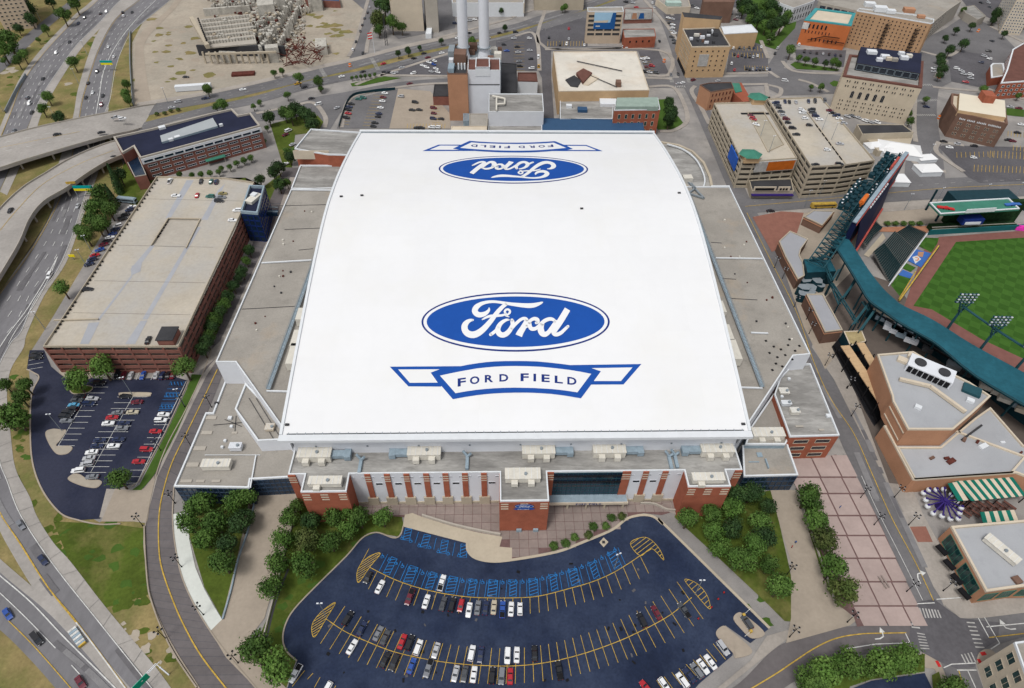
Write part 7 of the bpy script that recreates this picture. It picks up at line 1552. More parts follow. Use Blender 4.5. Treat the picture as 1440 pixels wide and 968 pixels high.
for s in (2.5,8.2): m_ = MB(); A2 = W(*zd((380 if s < 5 else 780,580))[0]); m_.box(A2 + Vector((3,1,0)),(13 if s < 5 else 9,1,8.6), M['rubble'], 0,0); m_.build('wall_panel', T)
m_ = MB(); m_.box(W(*zd((500,560))[0]) + Vector((0,10,0)),(70,2,8), M['darkgrey'], .03,0); m_.build('inner_wall', T)
for k in range(18):
    a = (700 + k * 17,560 - k * 28); p_ = W(*zd(a)[0]); m_ = MB(); m_.box(p_, (1.6,5, random.uniform(6,11)), M['rubble'], .6,0); m_.build('wall_panel', T)
for k in range(12): a = (960 + k * 12,370 - k * 30); p_ = W(*zd(a)[0]); m_ = MB(); m_.box(p_, (1.4,2, random.uniform(7,12)), M['rubble'], .4,0); m_.build('wall_panel', T)
for (x, y, sx, sy, sz) in ((780,200,14,14,16),(640,30,20,4,10),(400,130,40,3,6),(880,110,12,10,12),(1210,90,12,10,12),(820,530,10,8,9),(520,40,26,8,9)): m_ = MB(); m_.box(W(*zd((x, y))[0]),(sx, sy, sz), M['rubble'], .3,0); m_.build('core', T)
for (x0, y0, x1, y1, n, hz) in ((640,330,1040,-20,20,8),(700,400,1010,60,16,7),(260,95,620,60,16,6),(560,110,960,40,14,9),(880,470,1080,90,14,8),(1050,150,1300,60,9,8)):
    for k in range(n): t = k / n; p_ = W(*zd((x0 + (x1 - x0) * t, y0 + (y1 - y0) * t))[0]); m_ = MB(); m_.box(p_, (1.5, random.uniform(3,6), random.uniform(.6,1) * hz), M['rubble'], random.uniform(.1,.5),0); m_.build('wall_panel', T)
RB_ = MB(); 
for _ in range(1500):
    x = random.uniform(240,1100); y = random.uniform(0,480)
    if x < 620 and y < 400 and y > 140: 
        if random.random() < .9: x = random.uniform(640,1000)
    s_ = random.uniform(.6,3.2); RB_.box(W(*zd((x, y))[0]),(s_, s_ * random.uniform(.4,1), s_ * .5), M[random.choice(['rubble', 'rubble', 'tan', 'dirt', 'rust'])], random.random() * 3, random.choice([0,0,.5,8.8 if x < 900 and y < 470 else .2]))
o = RB_.build('rubble', kind='stuff'); tag(o, 'scattered broken concrete and debris around the abandoned building shell', 'rubble')
T = thing('steel_wreckage', 'tangle of dark red rusty steel beams beside the abandoned shell', 'wreckage', W(*zd((1080,500))[0])); m_ = MB()
for _ in range(95): a = W(*zd((random.uniform(900,1260), random.uniform(420,600)))[0], random.uniform(0,6)); b = a + Vector((random.uniform(-9,9), random.uniform(-9,9), random.uniform(-2,6))); m_.bar(a, b, .3, M['rust'])
m_.build('steel_beam', T, kind='stuff')
T = thing('concrete_slab_ruin', 'tilted grey concrete slab leaning beside the rusty steel', 'slab', W(*zd((1265,460))[0])); m_ = MB(); c_ = W(*zd((1265,470))[0]); m_.box(c_, (9,18,7), M['rubble'], .25,0); m_.build('slab', T)
T = thing('steel_pile', 'dark red flat steel stack lying on the dirt lot', 'steel stack', W(*zd((540,690))[0])); c_ = W(*zd((540,690))[0]); m_ = MB(); m_.box(c_, (17,6,1.6), M['rust'], .2,0); m_.build('beams', T)
T = thing('site_trailer', 'long white site trailer by the road at the dirt lot edge', 'trailer', W(*K(1,(1093,505))[0])); c_ = W(*K(1,(1093,507))[0]); m_ = MB(); m_.box(c_, (25,4,3.6), M['trimw'], .22,.4); m_.build('body', T); m_ = MB(); m_.box(c_, (24,3,.4), M['black'], .22,0); m_.build('chassis', T)
# ------------------------------------------------------------------ trees, shrubs
import array
def leafy(name, lf, seed, dense=1500, lumps=9, flat_=.8, size=.075, cone=False):
    rnd = random.Random(seed); V = []; Fc = []
    L = [(0,0,.0,.78)] + [(.5 * math.cos(t * 6.283 / lumps + rnd.random()) * rnd.uniform(.7,1.15),.5 * math.sin(t * 6.283 / lumps + rnd.random()) * rnd.uniform(.7,1.15), rnd.uniform(-.28,.28), rnd.uniform(.30,.46)) for t in range(lumps)] + [(rnd.uniform(-.3,.3), rnd.uniform(-.3,.3), rnd.uniform(.3,.5), rnd.uniform(.28,.4)) for _ in range(4)]
    for i in range(dense):
        lx, ly, lz, lr_ = L[rnd.randrange(len(L))] if rnd.random() > .15 else L[0]
        while True:
            a = Vector((rnd.gauss(0,1), rnd.gauss(0,1), rnd.gauss(0,1)))
            if a.length > .1: break
        a.normalize(); r = lr_ * (rnd.uniform(.62,1.06) if rnd.random() < .88 else rnd.uniform(1.0,1.3))
        if cone: z = rnd.random(); r_ = (1 - z) * .55 * rnd.uniform(.7,1.1) + .03; th = rnd.random() * 6.283; p = Vector((r_ * math.cos(th), r_ * math.sin(th), z * 2 - .9)); a = Vector((math.cos(th), math.sin(th),.5)).normalized()
        else: p = Vector((lx, ly, lz)) + a * r; p.z *= flat_
        n = (a + Vector((rnd.gauss(0,.45), rnd.gauss(0,.45), rnd.gauss(0,.35) + .25))).normalized(); u = n.orthogonal().normalized(); v = n.cross(u); th = rnd.random() * 3.14; u, v = u * math.cos(th) + v * math.sin(th), v * math.cos(th) - u * math.sin(th)
        s = size * rnd.uniform(.6,1.35); o = len(V); V += [p + u * s, p + v * s * .7, p - u * s, p - v * s * .7]; Fc.append((o, o + 1, o + 2, o + 3))
    me = bpy.data.meshes.new(name); me.from_pydata([tuple(v) for v in V], [], Fc); me.materials.append(lf); me.update(); return me
def trunkmesh(seed):
    rnd = random.Random(seed); mb = MB(); mb.bar((0,0,0),(0,0,.55),.035, M['bark'], .024, n=7)
    for i in range(6): t = i * 1.05 + rnd.random(); z = rnd.uniform(.35,.55); mb.bar((0,0, z),(.26 * math.cos(t),.26 * math.sin(t), z + rnd.uniform(.15,.32)),.016, M['bark'], .006, n=5)
    me = bpy.data.meshes.new('trunk'); me.from_pydata(mb.v, [], mb.f); me.materials.append(M['bark']); return me
CR = {k: [leafy('crown', LEAF[k], 10 * k + s, 1700) for s in range(3)] for k in range(4)}
CONE = leafy('crown', LEAF[1], 99,1200, cone=True); TRK = [trunkmesh(s) for s in range(3)]; BUSH = [leafy('foliage', LEAF[k], 50 + k, 700, size=.11) for k in (0,2,3)]
rt = random.Random(77)
def tree(px, py, d, kind, label, group, z0=0.0, name='tree'):
    d *= 1.12; h = d * rt.uniform(1.1,1.4); cz = z0 + h * .62; c_ = W(px, py, cz)
    T = thing(name, label, 'tree', (c_.x, c_.y, z0 + .15), rt.random() * 6.28, group)
    o = obj_from('trunk', TRK[rt.randrange(3)], T); o.scale = (h, h, h)
    me = CONE if kind == 9 else CR[kind][rt.randrange(3)]; o = obj_from('crown', me, T, (0,0, h * .62)); s = d * .5 * rt.uniform(.93,1.07); o.scale = (s * rt.uniform(.95,1.1), s * rt.uniform(.9,1.05), s * rt.uniform(1.1,1.45))
    if kind == 9: o.scale = (s, s, s * 1.5)
    return T
KN = {0: 'mid green', 1: 'dark green', 2: 'bright green', 3: 'olive green', 9: 'dark conical'}
def trees(lst, where, group, name='tree', conv=None):
    for i, t in enumerate(sorted(lst, key=lambda t: (t[0], t[1]))):
        px, py, d = t[:3]; k = t[3] if len(t) > 3 else 0
        if conv: px, py = conv((px, py))[0]
        sz = 'small ' if d < 6 else ('large ' if d > 10 else '')
        one = len(lst) == 1
        tree(px, py, d, k, f"{sz}{KN[k]} tree {where}" + ('' if one else f", {ORD[i]} from left"), group, name=name)
def k_(i): return lambda p: K(i, p)
trees([(350,80,12),(415,10,12),(255,165,7),(215,225,4),(280,5,11,1),(385,75,6)], 'on the dry bank left of the outer highway', 'trees on the highway banks', conv=k_(1))
trees([(130,308,8),(95,338,8),(35,215,15),(10,280,13),(70,265,9),(20,340,5),(150,50,15,1),(100,160,8,1),(170,105,11,1),(120,15,10,1)], 'beside the apartment tower service street', 'trees by the apartment tower', conv=k_(1))
trees([(410,350,9.5),(265,542,8,2),(238,612,7.5,0),(328,662,9,1),(335,645,5)], 'on grass between the two highway carriageways', 'trees between the highway carriageways', conv=k_(1))
trees([(708,475,7),(705,530,7.5),(720,565,6)], 'on the yellow grass right of the highway ramp', 'trees beside the highway ramp', conv=k_(1))
trees([(1165,503,7.5,2),(1250,590,8),(1215,600,6),(1425,600,4)], 'on the median near the dirt lot', 'trees on the boulevard median', conv=k_(1))
trees([(690,110,15,3),(765,125,12),(820,152,9),(720,20,17,1),(690,165,9)], 'at the foot of the residential tower', 'trees by the residential tower', conv=k_(2))
trees([(100,410,5),(145,400,5),(240,435,8),(350,460,9,0),(175,535,5.5),(800,300,5,1),(855,285,6,1),(920,268,4,1),(1043,230,5,1),(1215,235,8,0),(20,578,4),(365,500,5)], 'along the boulevard above the stadium', 'trees on the boulevard median', conv=k_(2))
trees([(540,440,3.2),(565,435,3.2),(590,432,3.2),(614,430,3.2),(640,428,3.2),(668,420,3.2)], 'in the row on the green traffic island', 'row of slim young trees on the island', conv=k_(2))
trees([(70,660,8,1),(160,635,8.5),(215,612,10,1),(262,632,9,1),(300,655,10,1),(312,700,9,1),(195,650,8,0),(345,690,5)], 'in the green wedge behind the brick office', 'clump of trees behind the brick office', conv=k_(2))
trees([(125,940,8,1),(190,885,7,1),(215,855,6),(175,850,5),(60,720,4),(95,968,8,1),(40,800,4)], 'by the side lane at the stadium corner', 'trees by the stadium rear corner', conv=k_(2))
trees([(20,1010,7,1),(130,1040,8,1),(175,1030,5)], 'behind the mirrored glass tower', 'trees by the stadium rear corner', conv=k_(2))
trees([(640,30,10,9),(625,140,9,9),(660,75,7,9),(555,120,11,0),(530,200,10),(612,212,9),(510,268,10),(578,285,10),(548,300,8),(478,350,10,2),(455,330,7),(670,15,9,1),(590,165,7)], 'on the slope between highway and garage', 'trees between highway and garage', conv=k_(5))
trees([(348,650,8)], 'alone on the dry verge left of the garage', 'verge trees', conv=k_(5))
trees([(30,230,6),(140,230,7),(120,303,7),(75,405,12,0),(20,410,10,3),(100,430,7,3)], 'on the verge left of the left car park', 'trees on the verge by the left car park', conv=k_(9))
trees([(430,205,10,2),(570,125,11,2),(1030,125,10,2)], 'in front of the red brick garage wall', 'bright trees before the garage', conv=k_(9))
trees([(668,755,9,2)], 'at the lower corner of the left car park', 'bright trees before the garage', conv=k_(9))
trees([(1310,640,6,1),(1280,700,7,1),(1230,790,7,1),(1190,870,7,1),(1340,600,5,1),(1385,500,5),(1160,950,6,1),(1360,560,6,1),(1255,745,7),(1210,830,7),(1140,990,7,1),(1400,440,6,1),(1180,925,6)], 'in the strip between garage and stadium', 'trees in the garage strip', conv=k_(5))
trees([(1130,15,4),(1080,20,4),(1010,15,4),(1180,8,4),(1230,0,4)], 'in the bed before the brick office', 'small trees before the brick office', conv=k_(5))
trees([(1330,920,4.5),(1370,905,4.5),(1410,890,4.5),(1290,940,4),(1245,950,3.5)], 'under the brick office facade', 'small trees before the brick office', conv=k_(1))
trees([(265,735,9,0),(285,708,9,0),(303,735,9,0),(330,706,9,0),(346,700,8,0),(335,735,9,1),(318,765,9,1),(288,758,8,0),(312,790,9,0),(345,728,7,1),(272,712,7,0)], 'in the clump below the left glass wing', 'tree clump below the left glass wing')
trees([(407,728,8,0),(398,757,8,0),(436,733,8,1),(432,760,9,3),(437,758,7,0),(470,728,8,0),(505,728,8,0),(538,728,8,0),(428,795,9,0),(465,762,8,0),(392,790,9,0),(380,825,8,0),(490,745,7,0),(418,712,6),(490,718,7)], 'on the lawn left of the front car park', 'tree clump left of the front car park')
trees([(360,912,10,0),(387,938,11,2)], 'at the front car park lower left corner', 'tree clump left of the front car park')
trees([(968,728,8,0),(1002,724,8,0),(1030,715,9,0),(1058,692,9,1),(1080,712,7,1),(1070,735,9,0),(1003,748,8,0),(1030,742,8,1),(1062,765,9,0),(1038,785,9,0),(1075,755,8,1),(1052,788,8,0),(1097,824,9,0),(1082,795,7,0),(1036,695,8,1),(1012,770,7,0)], 'on the lawn right of the front car park', 'tree clump right of the front car park')
trees([(1137,697,9.5,0),(1143,712,7,0),(1149,735,9,0),(1160,760,9,3),(1172,797,9.5,0),(1186,830,10,3)], 'in the strip left of the pink plaza', 'row of trees beside the pink plaza')
trees([(240,940,9,2),(320,880,10,2),(400,840,7,0),(468,828,10,2),(560,850,6,2),(645,822,11,2),(725,800,8,2),(785,795,10,2),(1040,955,8,2)], 'below the curved avenue', 'bright trees along the lower avenue', conv=k_(16))
trees([(1310,20,15,1),(1345,55,14,1),(1390,100,14,1),(1340,110,10),(1415,40,12),(1300,60,9),(1430,140,10)], 'in the park right of the tan block', 'park trees at the top', conv=k_(3))
trees([(20,30,14,1),(80,120,13,1),(30,140,12,1),(110,90,9,0),(15,210,9,0),(65,60,9,1),(130,280,9,2),(20,90,12,0)], 'in the park left of the orange building', 'park trees at the top', conv=k_(4))
trees([(215,335,6),(265,345,6),(325,355,6,1),(370,350,7),(395,365,6),(175,325,5)], 'in the lot below the orange building', 'small trees in the planted car park', conv=k_(4))
trees([(975,350,8,1),(985,390,9,1),(975,320,7,1),(965,425,6,1),(1025,280,8,1),(1105,245,8,1),(1210,500,6,2),(1290,75,10,1),(1270,110,7,1),(800,680,6,0),(795,640,5,0),(300,490,5,0),(245,490,4,0),(1150,145,7,1),(890,560,5,0),(1000,215,6,1),(1060,170,6,1),(1330,190,6,1),(1410,540,5),(1100,60,6)], 'among the streets right of the club building', 'street trees at the upper right', conv=k_(4))
trees([(885,575,8,1),(890,620,9,1),(885,665,9,1),(890,690,6,1),(905,640,7,1)], 'on the small lawn behind the brick office', 'dark trees on the small lawn', conv=k_(3))
trees([(300,40,6),(285,50,5)], 'on the upper boulevard verge', 'trees on the boulevard median', conv=k_(3))
trees([(1380,60,6,1),(1400,155,5,1)], 'beside the upper boulevard by the ribbed hall', 'trees on the boulevard median', conv=k_(2))
def bush(px, py, d, label, group, k=0, z0=.2, name='shrub'):
    c_ = W(px, py, z0 + d * .35); o = obj_from(name, BUSH[k], None, (c_.x, c_.y, z0 + d * .35), rt.random() * 6); o.scale = (d / 2, d / 2, d * .42); tag(o, label, 'shrub', group); return o
for i, (x, y, k) in enumerate([(645,835,0),(755,810,0),(838,755,1),(968,730,2),(1010,655,0),(1125,650,1),(1178,575,0),(1272,562,2)]): bush(680 + x / 6.545,640 + y / 6.545,4.0, f'round clipped shrub along the front car park kerb, {ORD[i]} from the left', 'round clipped shrubs by the forecourt', k)
for i, (x, y) in enumerate(((678,70),(722,68),(765,66))): pass
for i in range(5): bush(*z6((815 + i * 55,165))[0], 4.5, f'dark round shrub in the row above the seating bank, {ORD[i]} from the left', 'dark shrubs above the seating bank', 0)
for i, (x, y) in enumerate([(880,640),(925,635),(960,622),(1000,615)]): bush(*K(1,(x, y))[0], 4, f'low dry shrub in the median wedge, {ORD[i]} from the left', 'low shrubs in the median wedge', 2)
# ------------------------------------------------------------------ lamps, posts, signs, small things
PM = {}
def lampmeshes():
    m_ = MB(); m_.bar((0,0,0),(0,0,.8),.28, M['black'], .16, n=8); m_.bar((0,0,.8),(0,0,7.2),.13, M['black'], .09, n=8); PM['pole'] = m_
    m_ = MB(); m_.bar((-1.1,0,6.6),(1.1,0,6.6),.07, M['black']); m_.bar((0,-1.1,6.6),(0,1.1,6.6),.07, M['black']); PM['arm'] = m_
    m_ = MB(); m_.bar((0,0,-.15),(0,0,.45),.22, M['panelw'], .34, n=8); m_.bar((0,0,.45),(0,0,.7),.36, M['black'], .08, n=8); PM['lamp_head'] = m_
    m_ = MB(); m_.bar((0,0,0),(0,0,11),.16, M['greysteel'], .1, n=8); PM['tall_pole'] = m_
    m_ = MB(); m_.box((0,0,0),(.7,.38,.2), M['panelw']); PM['flood'] = m_
    for k, m_ in list(PM.items()):
        me = bpy.data.meshes.new(k); me.from_pydata(m_.v, [], m_.f); [me.materials.append(x) for x in m_.mats]; me.polygons.foreach_set('material_index', m_.m); PM[k] = me
lampmeshes()
def lamp(px, py, label, tall=False, group=None, z=.2):
    b = W(px, py, z); T = thing('street_lamp' if not tall else 'car_park_lamp', label, 'lamp', b, rt.random() * .5, group or ('tall car park lamps' if tall else 'black four-globe street lamps'))
    if tall:
        obj_from('pole', PM['tall_pole'], T)
        for x, y in ((-.6,0),(.6,0)): obj_from('lamp_head', PM['flood'], T, (x, y, 11), math.atan2(y, x))
    else:
        obj_from('pole', PM['pole'], T); obj_from('arm', PM['arm'], T)
        for x, y in ((-1.1,0),(1.1,0),(0,-1.1),(0,1.1)): obj_from('lamp_head', PM['lamp_head'], T, (x, y, 6.6))
    return T
lst = [K(9, q)[0] for q in ((1040,355),(1190,355),(1075,575),(905,600),(985,895))] + [K(13, q)[0] for q in ((1022,285),(1145,555),(1340,825),(935,690),(805,55))]
for i, q in enumerate(sorted(lst, key=lambda q: q[1])): lamp(*q, f'black street lamp along the curved brown street, {ORD[i]} from the top')
lst = [K(16, q)[0] for q in ((120,680),(445,597),(778,425),(595,50),(310,368),(105,330))] + [K(12, q)[0] for q in ((320,120),(468,405),(520,865),(445,250))]
for i, q in enumerate(sorted(lst, key=lambda q: q[1])): lamp(*q, f'black street lamp on the stadium side plaza pavements, {ORD[i]} from the top')
lst = [K(16, q)[0] for q in ((985,420),(790,50),(1235,945))] + [K(12, q)[0] for q in ((710,862),)]
for i, q in enumerate(sorted(lst, key=lambda q: q[1])): lamp(*q, f'black street lamp on the restaurant side pavement, {ORD[i]} from the top')
lst = [K(8, q)[0] for q in ((35,540),(80,600),(145,760),(215,830),(230,910))]
for i, q in enumerate(sorted(lst, key=lambda q: q[1])): lamp(*q, f'black street lamp on the promenade beside the brick booths, {ORD[i]} from the top')
lst = [K(8, q)[0] for q in ((765,215),(940,180),(415,205),(205,195),(1195,160),(1380,150),(285,140))] + [K(4,(890,900))[0]]
for i, q in enumerate(sorted(lst)): lamp(*q, f'street lamp on the wide street above the ballpark, {ORD[i]} from the left', True, 'street lamps above the ballpark')
lst = [K(9, q)[0] for q in ((745,285),(350,490),(1040,350))] + [K(5, q)[0] for q in ((520,455),(490,535),(255,885))]
for i, q in enumerate(sorted(lst)): lamp(*q, f'tall lamp around the left car park and garage, {ORD[i]} from the left', True)
lst = [(461,790),(621,835),(741,812),(461,866),(977,835),(848,766)]
for i, q in enumerate(sorted(lst[:0] + [(459,868),(977,836),(864,800)])): lamp(*q, f'tall white-headed lamp in the front car park, {ORD[i]} from the left', True)
lst = [K(1, q)[0] for q in ((492,310),(443,472),(322,690),(945,580),(230,120),(20,630))]
for i, q in enumerate(sorted(lst)): lamp(*q, f'grey highway light pole, {ORD[i]} from the left', True, 'grey highway light poles')
for i, q in enumerate([z1((450,360))[0], z1((520,485))[0], z1((945,300))[0], z1((1020,380))[0]]): lamp(*q, f'slim light pole standing on the right garages, {ORD[i]} from the left', True, 'light poles on garage roofs', 17.6 if i < 2 else 20.6)
T = thing('sign_gantry', 'grey truss gantry with a green direction sign over the lower left highway', 'sign gantry', W(*K(13,(950,890))[0])); A = W(*K(13,(950,893))[0]); m_ = MB(); m_.bar(A, A + Vector((0,0,7)),.25, M['panelw'], n=8); m_.build('post', T)
A = W(*K(13,(875,830))[0], 7.2); B = W(*K(13,(700,1010))[0], 7.2); m_ = MB(); v = Vector((.9,.5,0))
m_.bar(A, B, .12, M['panelw']); m_.bar(A + v, B + v, .12, M['panelw']); m_.bar(A, W(*K(13,(950,893))[0], 7.2),.12, M['panelw'])
for i in range(14): m_.bar(A + (B - A) * (i / 14), A + (B - A) * ((i + 1) / 14) + v, .07, M['panelw'])
m_.build('truss', T); c_ = W(*K(13,(800,938))[0], 6); u = (B - A).normalized(); m_ = MB(); m_.box(c_, (4.6,.2,3), M['signg'], math.atan2(u.y, u.x),5.2); m_.build('sign_panel', T)
m_ = MB(); m_.bar(c_ + Vector((-.4,-.4,.9)), c_ + Vector((.4,.4,1.0)),.14, M['white']); m_.build('arrow', T)
for i, (q, w_, lab) in enumerate(((K(1,(600,358))[0], 9, 'turquoise and yellow highway sign over the far carriageway'),(K(5,(470,97))[0], 11, 'turquoise and yellow sign below the curved ramp'))):
    c_ = W(*q, 6); T = thing('highway_sign', lab, 'sign', (c_.x, c_.y, 0)); m_ = MB(); m_.box(c_, (w_, .4,1.6), M['cyan'], .05,6.6); m_.build('sign_panel', T); m_ = MB(); m_.box(c_, (w_, .4,1.5), M['signy'], .05,5.0); m_.build('exit_panel', T)
    for s in (-1,1): m_ = MB(); m_.bar((c_.x + s * w_ * .5, c_.y, 0),(c_.x + s * w_ * .5, c_.y, 6.8),.2, M['greysteel']); m_.build('post', T)
c_ = W(*K(5,(397,62))[0], 8); T = thing('warning_sign', 'small orange-yellow sign on the curved ramp edge', 'sign', (c_.x, c_.y, 6)); m_ = MB(); m_.box(c_, (5,.3,1.5), M['yellow'], .2,7.4); m_.build('sign_panel', T); m_ = MB(); m_.bar((c_.x, c_.y, 6),(c_.x, c_.y, 7.5),.15, M['greysteel']); m_.build('post', T)
c_ = W(*K(5,(406,478))[0], 2); T = thing('warning_sign', 'small lone yellow sign on the verge beside the garage', 'sign', (c_.x, c_.y, 0)); m_ = MB(); m_.box(c_, (3.2,.3,1.4), M['signy'], .0,2); m_.build('sign_panel', T); m_ = MB(); m_.bar((c_.x, c_.y, 0),(c_.x, c_.y, 2.1),.15, M['greysteel']); m_.build('post', T)
A = W(*K(13,(410,640))[0]); B = W(*K(13,(470,728))[0]); u = (B - A).normalized(); rot = math.atan2(u.y, u.x); L = (B - A).length; T = thing('crash_cushion', 'blue-grey and white ribbed crash cushion with a yellow nose in the highway gore', 'crash cushion', (A + B) / 2)
for i in range(8): q = A + u * (L * (i + .5) / 8); m_ = MB(); m_.box(q, (L / 8 - .12,2.4,.9), M['bluegrey'] if i % 2 else M['white'], rot, .3); m_.build('segment', T)
m_ = MB(); m_.box(B, (.5,2.2,1.0), M['yellow'], rot, .3); m_.build('nose', T)
b = W(*K(2,(668,300))[0]); T = thing('flagpole', 'tall flagpole with a red and white flag by the boulevard', 'flagpole', b); m_ = MB(); m_.bar(b, b + Vector((0,0,17)),.25, M['trimw'], .12, n=8); m_.build('pole', T)
for i in range(5): m_ = MB(); t = b + Vector((0,0,11.6 + i * 1.0)); vs = [t + Vector((-.1,0,0)), t + Vector((-4,.5,-1.0)), t + Vector((-4,.5,0)), t + Vector((-.1,0,1.0))]; vs += [v + Vector((0,.08,0)) for v in vs]; m_.add(vs, [(0,1,2,3),(7,6,5,4),(0,3,7,4),(1,5,6,2)], M['redp'] if i % 2 == 0 else M['white']); m_.build('flag_stripe', T)
b = W(*K(2,(735,255))[0]); T = thing('transmission_mast', 'dark steel lattice mast beside the flagpole', 'mast', b); m_ = MB()
for s in ((-1,-1),(1,-1),(1,1),(-1,1)): m_.bar(b + Vector((s[0], s[1], 0)), b + Vector((s[0] * .2, s[1] * .2,24)),.14, M['darkgrey'])
for k in range(10): f = 1 - k * .08; m_.bar(b + Vector((-f, -f, k * 2.4)), b + Vector((f, f, k * 2.4 + 2.4)),.1, M['darkgrey'])
m_.build('lattice', T)
def bus(px, py, L_, m, label, dirp=(10,-.3)):
    c_ = W(px, py, 1.5); q = W(px + dirp[0], py + dirp[1], 1.5); u = (q - c_).normalized(); rot = math.atan2(u.y, u.x); T = thing('bus', label, 'bus', (c_.x, c_.y, .3),0); c_.z = .3
    m_ = MB(); m_.box(c_, (L_, 2.6,2.3), m, rot, .75); m_.box(c_ + u * -.2,(L_ - .6,2.3,.35), m, rot, 3.05); m_.build('body', T)
    v = Vector((-u.y, u.x, 0))
    for s in (-1,1): m_ = MB(); m_.box(c_ + v * s * 1.3,(L_ * .86,.06,.8), M['glass'], rot, 1.9); m_.build('window_band', T)
    for a in (-.32,.34):
        for s in (-1,1): m_ = MB(); q = c_ + u * (L_ * a) + v * s * 1.2 + Vector((0,0,.5)); m_.bar(q - v * .15, q + v * .15,.5, M['black'], n=10); m_.build('wheel', T)
    m_ = MB(); m_.box(c_ + u * (L_ / 2),(.08,2.2,1.1), M['glass'], rot, 1.8); m_.build('windscreen', T); return T
bus(1158,289.5,15, M['yellow'], 'yellow school bus on the wide street below the right garages'); bus(*K(5,(716,160))[0], 11, M['bluegrey'], 'grey-blue covered truck beside the office driveway', (10,1))
sheet('pavement', K(14,(838,-6),(826,60),(1190,155),(1200,210),(1240,246),(1440,252),(1440,180),(1370,174),(1385,118),(1250,95),(1100,58),(930,5),(880,-16)), M['tan'], 'p')
def wall_px(pts, h, th, m, label, name='retaining_wall', z0=0):
    p = smooth(pts, 6); T_ = MB(); e = ribbon_pts([W(*q)[:2] for q in p], th); k = len(e)
    vs = [(*a, z0) for a, b in e] + [(*a, z0 + h) for a, b in e] + [(*b, z0 + h) for a, b in e] + [(*b, z0) for a, b in e]; fs = [(j * k + i, (j + 1) * k + i, (j + 1) * k + i + 1, j * k + i + 1) for i in range(k - 1) for j in range(3)]
    T_.add(vs, fs, m); o = T_.build(name); tag(o, label, 'wall'); return o
wall_px(K(14,(935,0),(1100,50),(1250,85),(1375,108)),1.3,.6, M['precast'], 'curved pale retaining wall between forecourt and front car park')
wall_px(K(11,(720,900),(800,905),(870,935),(935,940)),1.2,.5, M['precast'], 'short curved pale wall at the forecourt right end')
wall_px(K(14,(470,200),(180,320),(70,690))[:0] or [(425,700),(408,750),(393,810),(370,900)], .9,.4, M['precast'], 'low pale wall along the concrete path left of the tree clump')
wall_px([(360,700),(350,745),(335,790),(326,830),(314,872)], 1.0,.4, M['bluegrey'], 'low blue-grey wall along the left edge of the wide concrete path')
wall_px([(1120,692),(1140,750),(1165,822),(1173,848)], 1.0,.5, M['precast'], 'low pale wall between the concrete path and the right tree row')
wall_px(K(13,(815,60),(820,200),(835,390),(855,480),(910,630),(990,790),(1110,968)),.8,.4, M['conc'], 'pale concrete barrier along the outer edge of the curved street')
wall_px([(184,46),(184,90),(188,150)], 2.5,.4, M['greysteel'], 'grey wall along the dirt lot edge beside the highway ramp')
wall_px(K(1,(150,430),(90,530),(35,640)),2.5,.4, M['greysteel'], 'grey noise wall left of the outer highway')
wall_px([(477,180),(492,140),(520,131),(556,127),(547,180)][:4], 2.2,.2, M['tealdark'], 'green mesh fence round the car park behind the stadium')
q = W(*K(15,(1322,595))[0]); T = thing('ticket_gate', 'small parking gate booth with raised barrier arms at the front car park exit', 'gate', q)
for (x, y) in ((1300,560),(1340,652)): b = W(*K(15,(x, y))[0], .4); m_ = MB(); m_.box(b, (.8,.8,1.2), M['yellow'], .4,.4); m_.build('ticket_machine', T); m_ = MB(); d_ = Vector((2.4,1.8,.4)) if y < 600 else Vector((-2.6,-1.9,.4)); m_.bar(b + Vector((0,0,1)), b + d_ + Vector((0,0,1)),.09, M['white']); m_.build('barrier_arm', T)
for i, q in enumerate(K(15,(1192,430),(1160,467),(1122,513),(1048,577))):
    b = W(*q, .3); T = thing('traffic_cone', f'orange cone near the front car park gate, {ORD[i]} from the top', 'traffic cone', b, 0, 'orange cones in the front car park'); m_ = MB(); m_.bar(b, b + Vector((0,0,.9)),.32, M['redp'], .06, n=8); m_.build('cone', T); m_ = MB(); m_.box(b, (.7,.7,.06), M['black']); m_.build('base', T)
for i, q in enumerate((K(4,(960,440))[0], K(4,(960,668))[0], K(4,(1180,180))[0], K(4,(1320,122))[0], K(3,(855,350))[0], K(2,(530,375))[0])):
    b = W(*q, .1); T = thing('traffic_barrel', 'orange construction barrel in the ' + ['street left of the dark car park', 'street beside the cream club building', 'street beyond the dark car park', 'roadworks at the top right', 'pavement by the cream warehouse', 'boulevard crossing'][i], 'traffic barrel', b, 0, 'orange construction barrels'); m_ = MB(); m_.bar(b, b + Vector((0,0,2.4)),1.3, M['orange'], 1.0, n=10); m_.build('drum', T); m_ = MB(); m_.bar(b + Vector((0,0,1)), b + Vector((0,0,1.5)),1.25, M['white'], 1.2, n=10); m_.build('white_band', T)
for i, (x, y) in enumerate(((620,345),(637,340))):
    A = W(*K(16,(x, y))[0], .4); m_ = MB(); u = (W(*K(16,(x + 20, y + 30))[0], .4) - A).normalized(); T = thing('bench', 'concrete bench on the pink plaza, ' + ['left', 'right'][i] + ' of the pair', 'bench', A, 0, 'benches on the pink plaza'); m_.box(A + u * 2,(4.4,.5,.12), M['brownt'], math.atan2(u.y, u.x),.85); m_.build('seat', T); m_ = MB(); m_.box(A + u * .6,(.3,.45,.45), M['precast'], 0,.4); m_.box(A + u * 3.4,(.3,.45,.45), M['precast'], 0,.4); m_.build('legs', T)
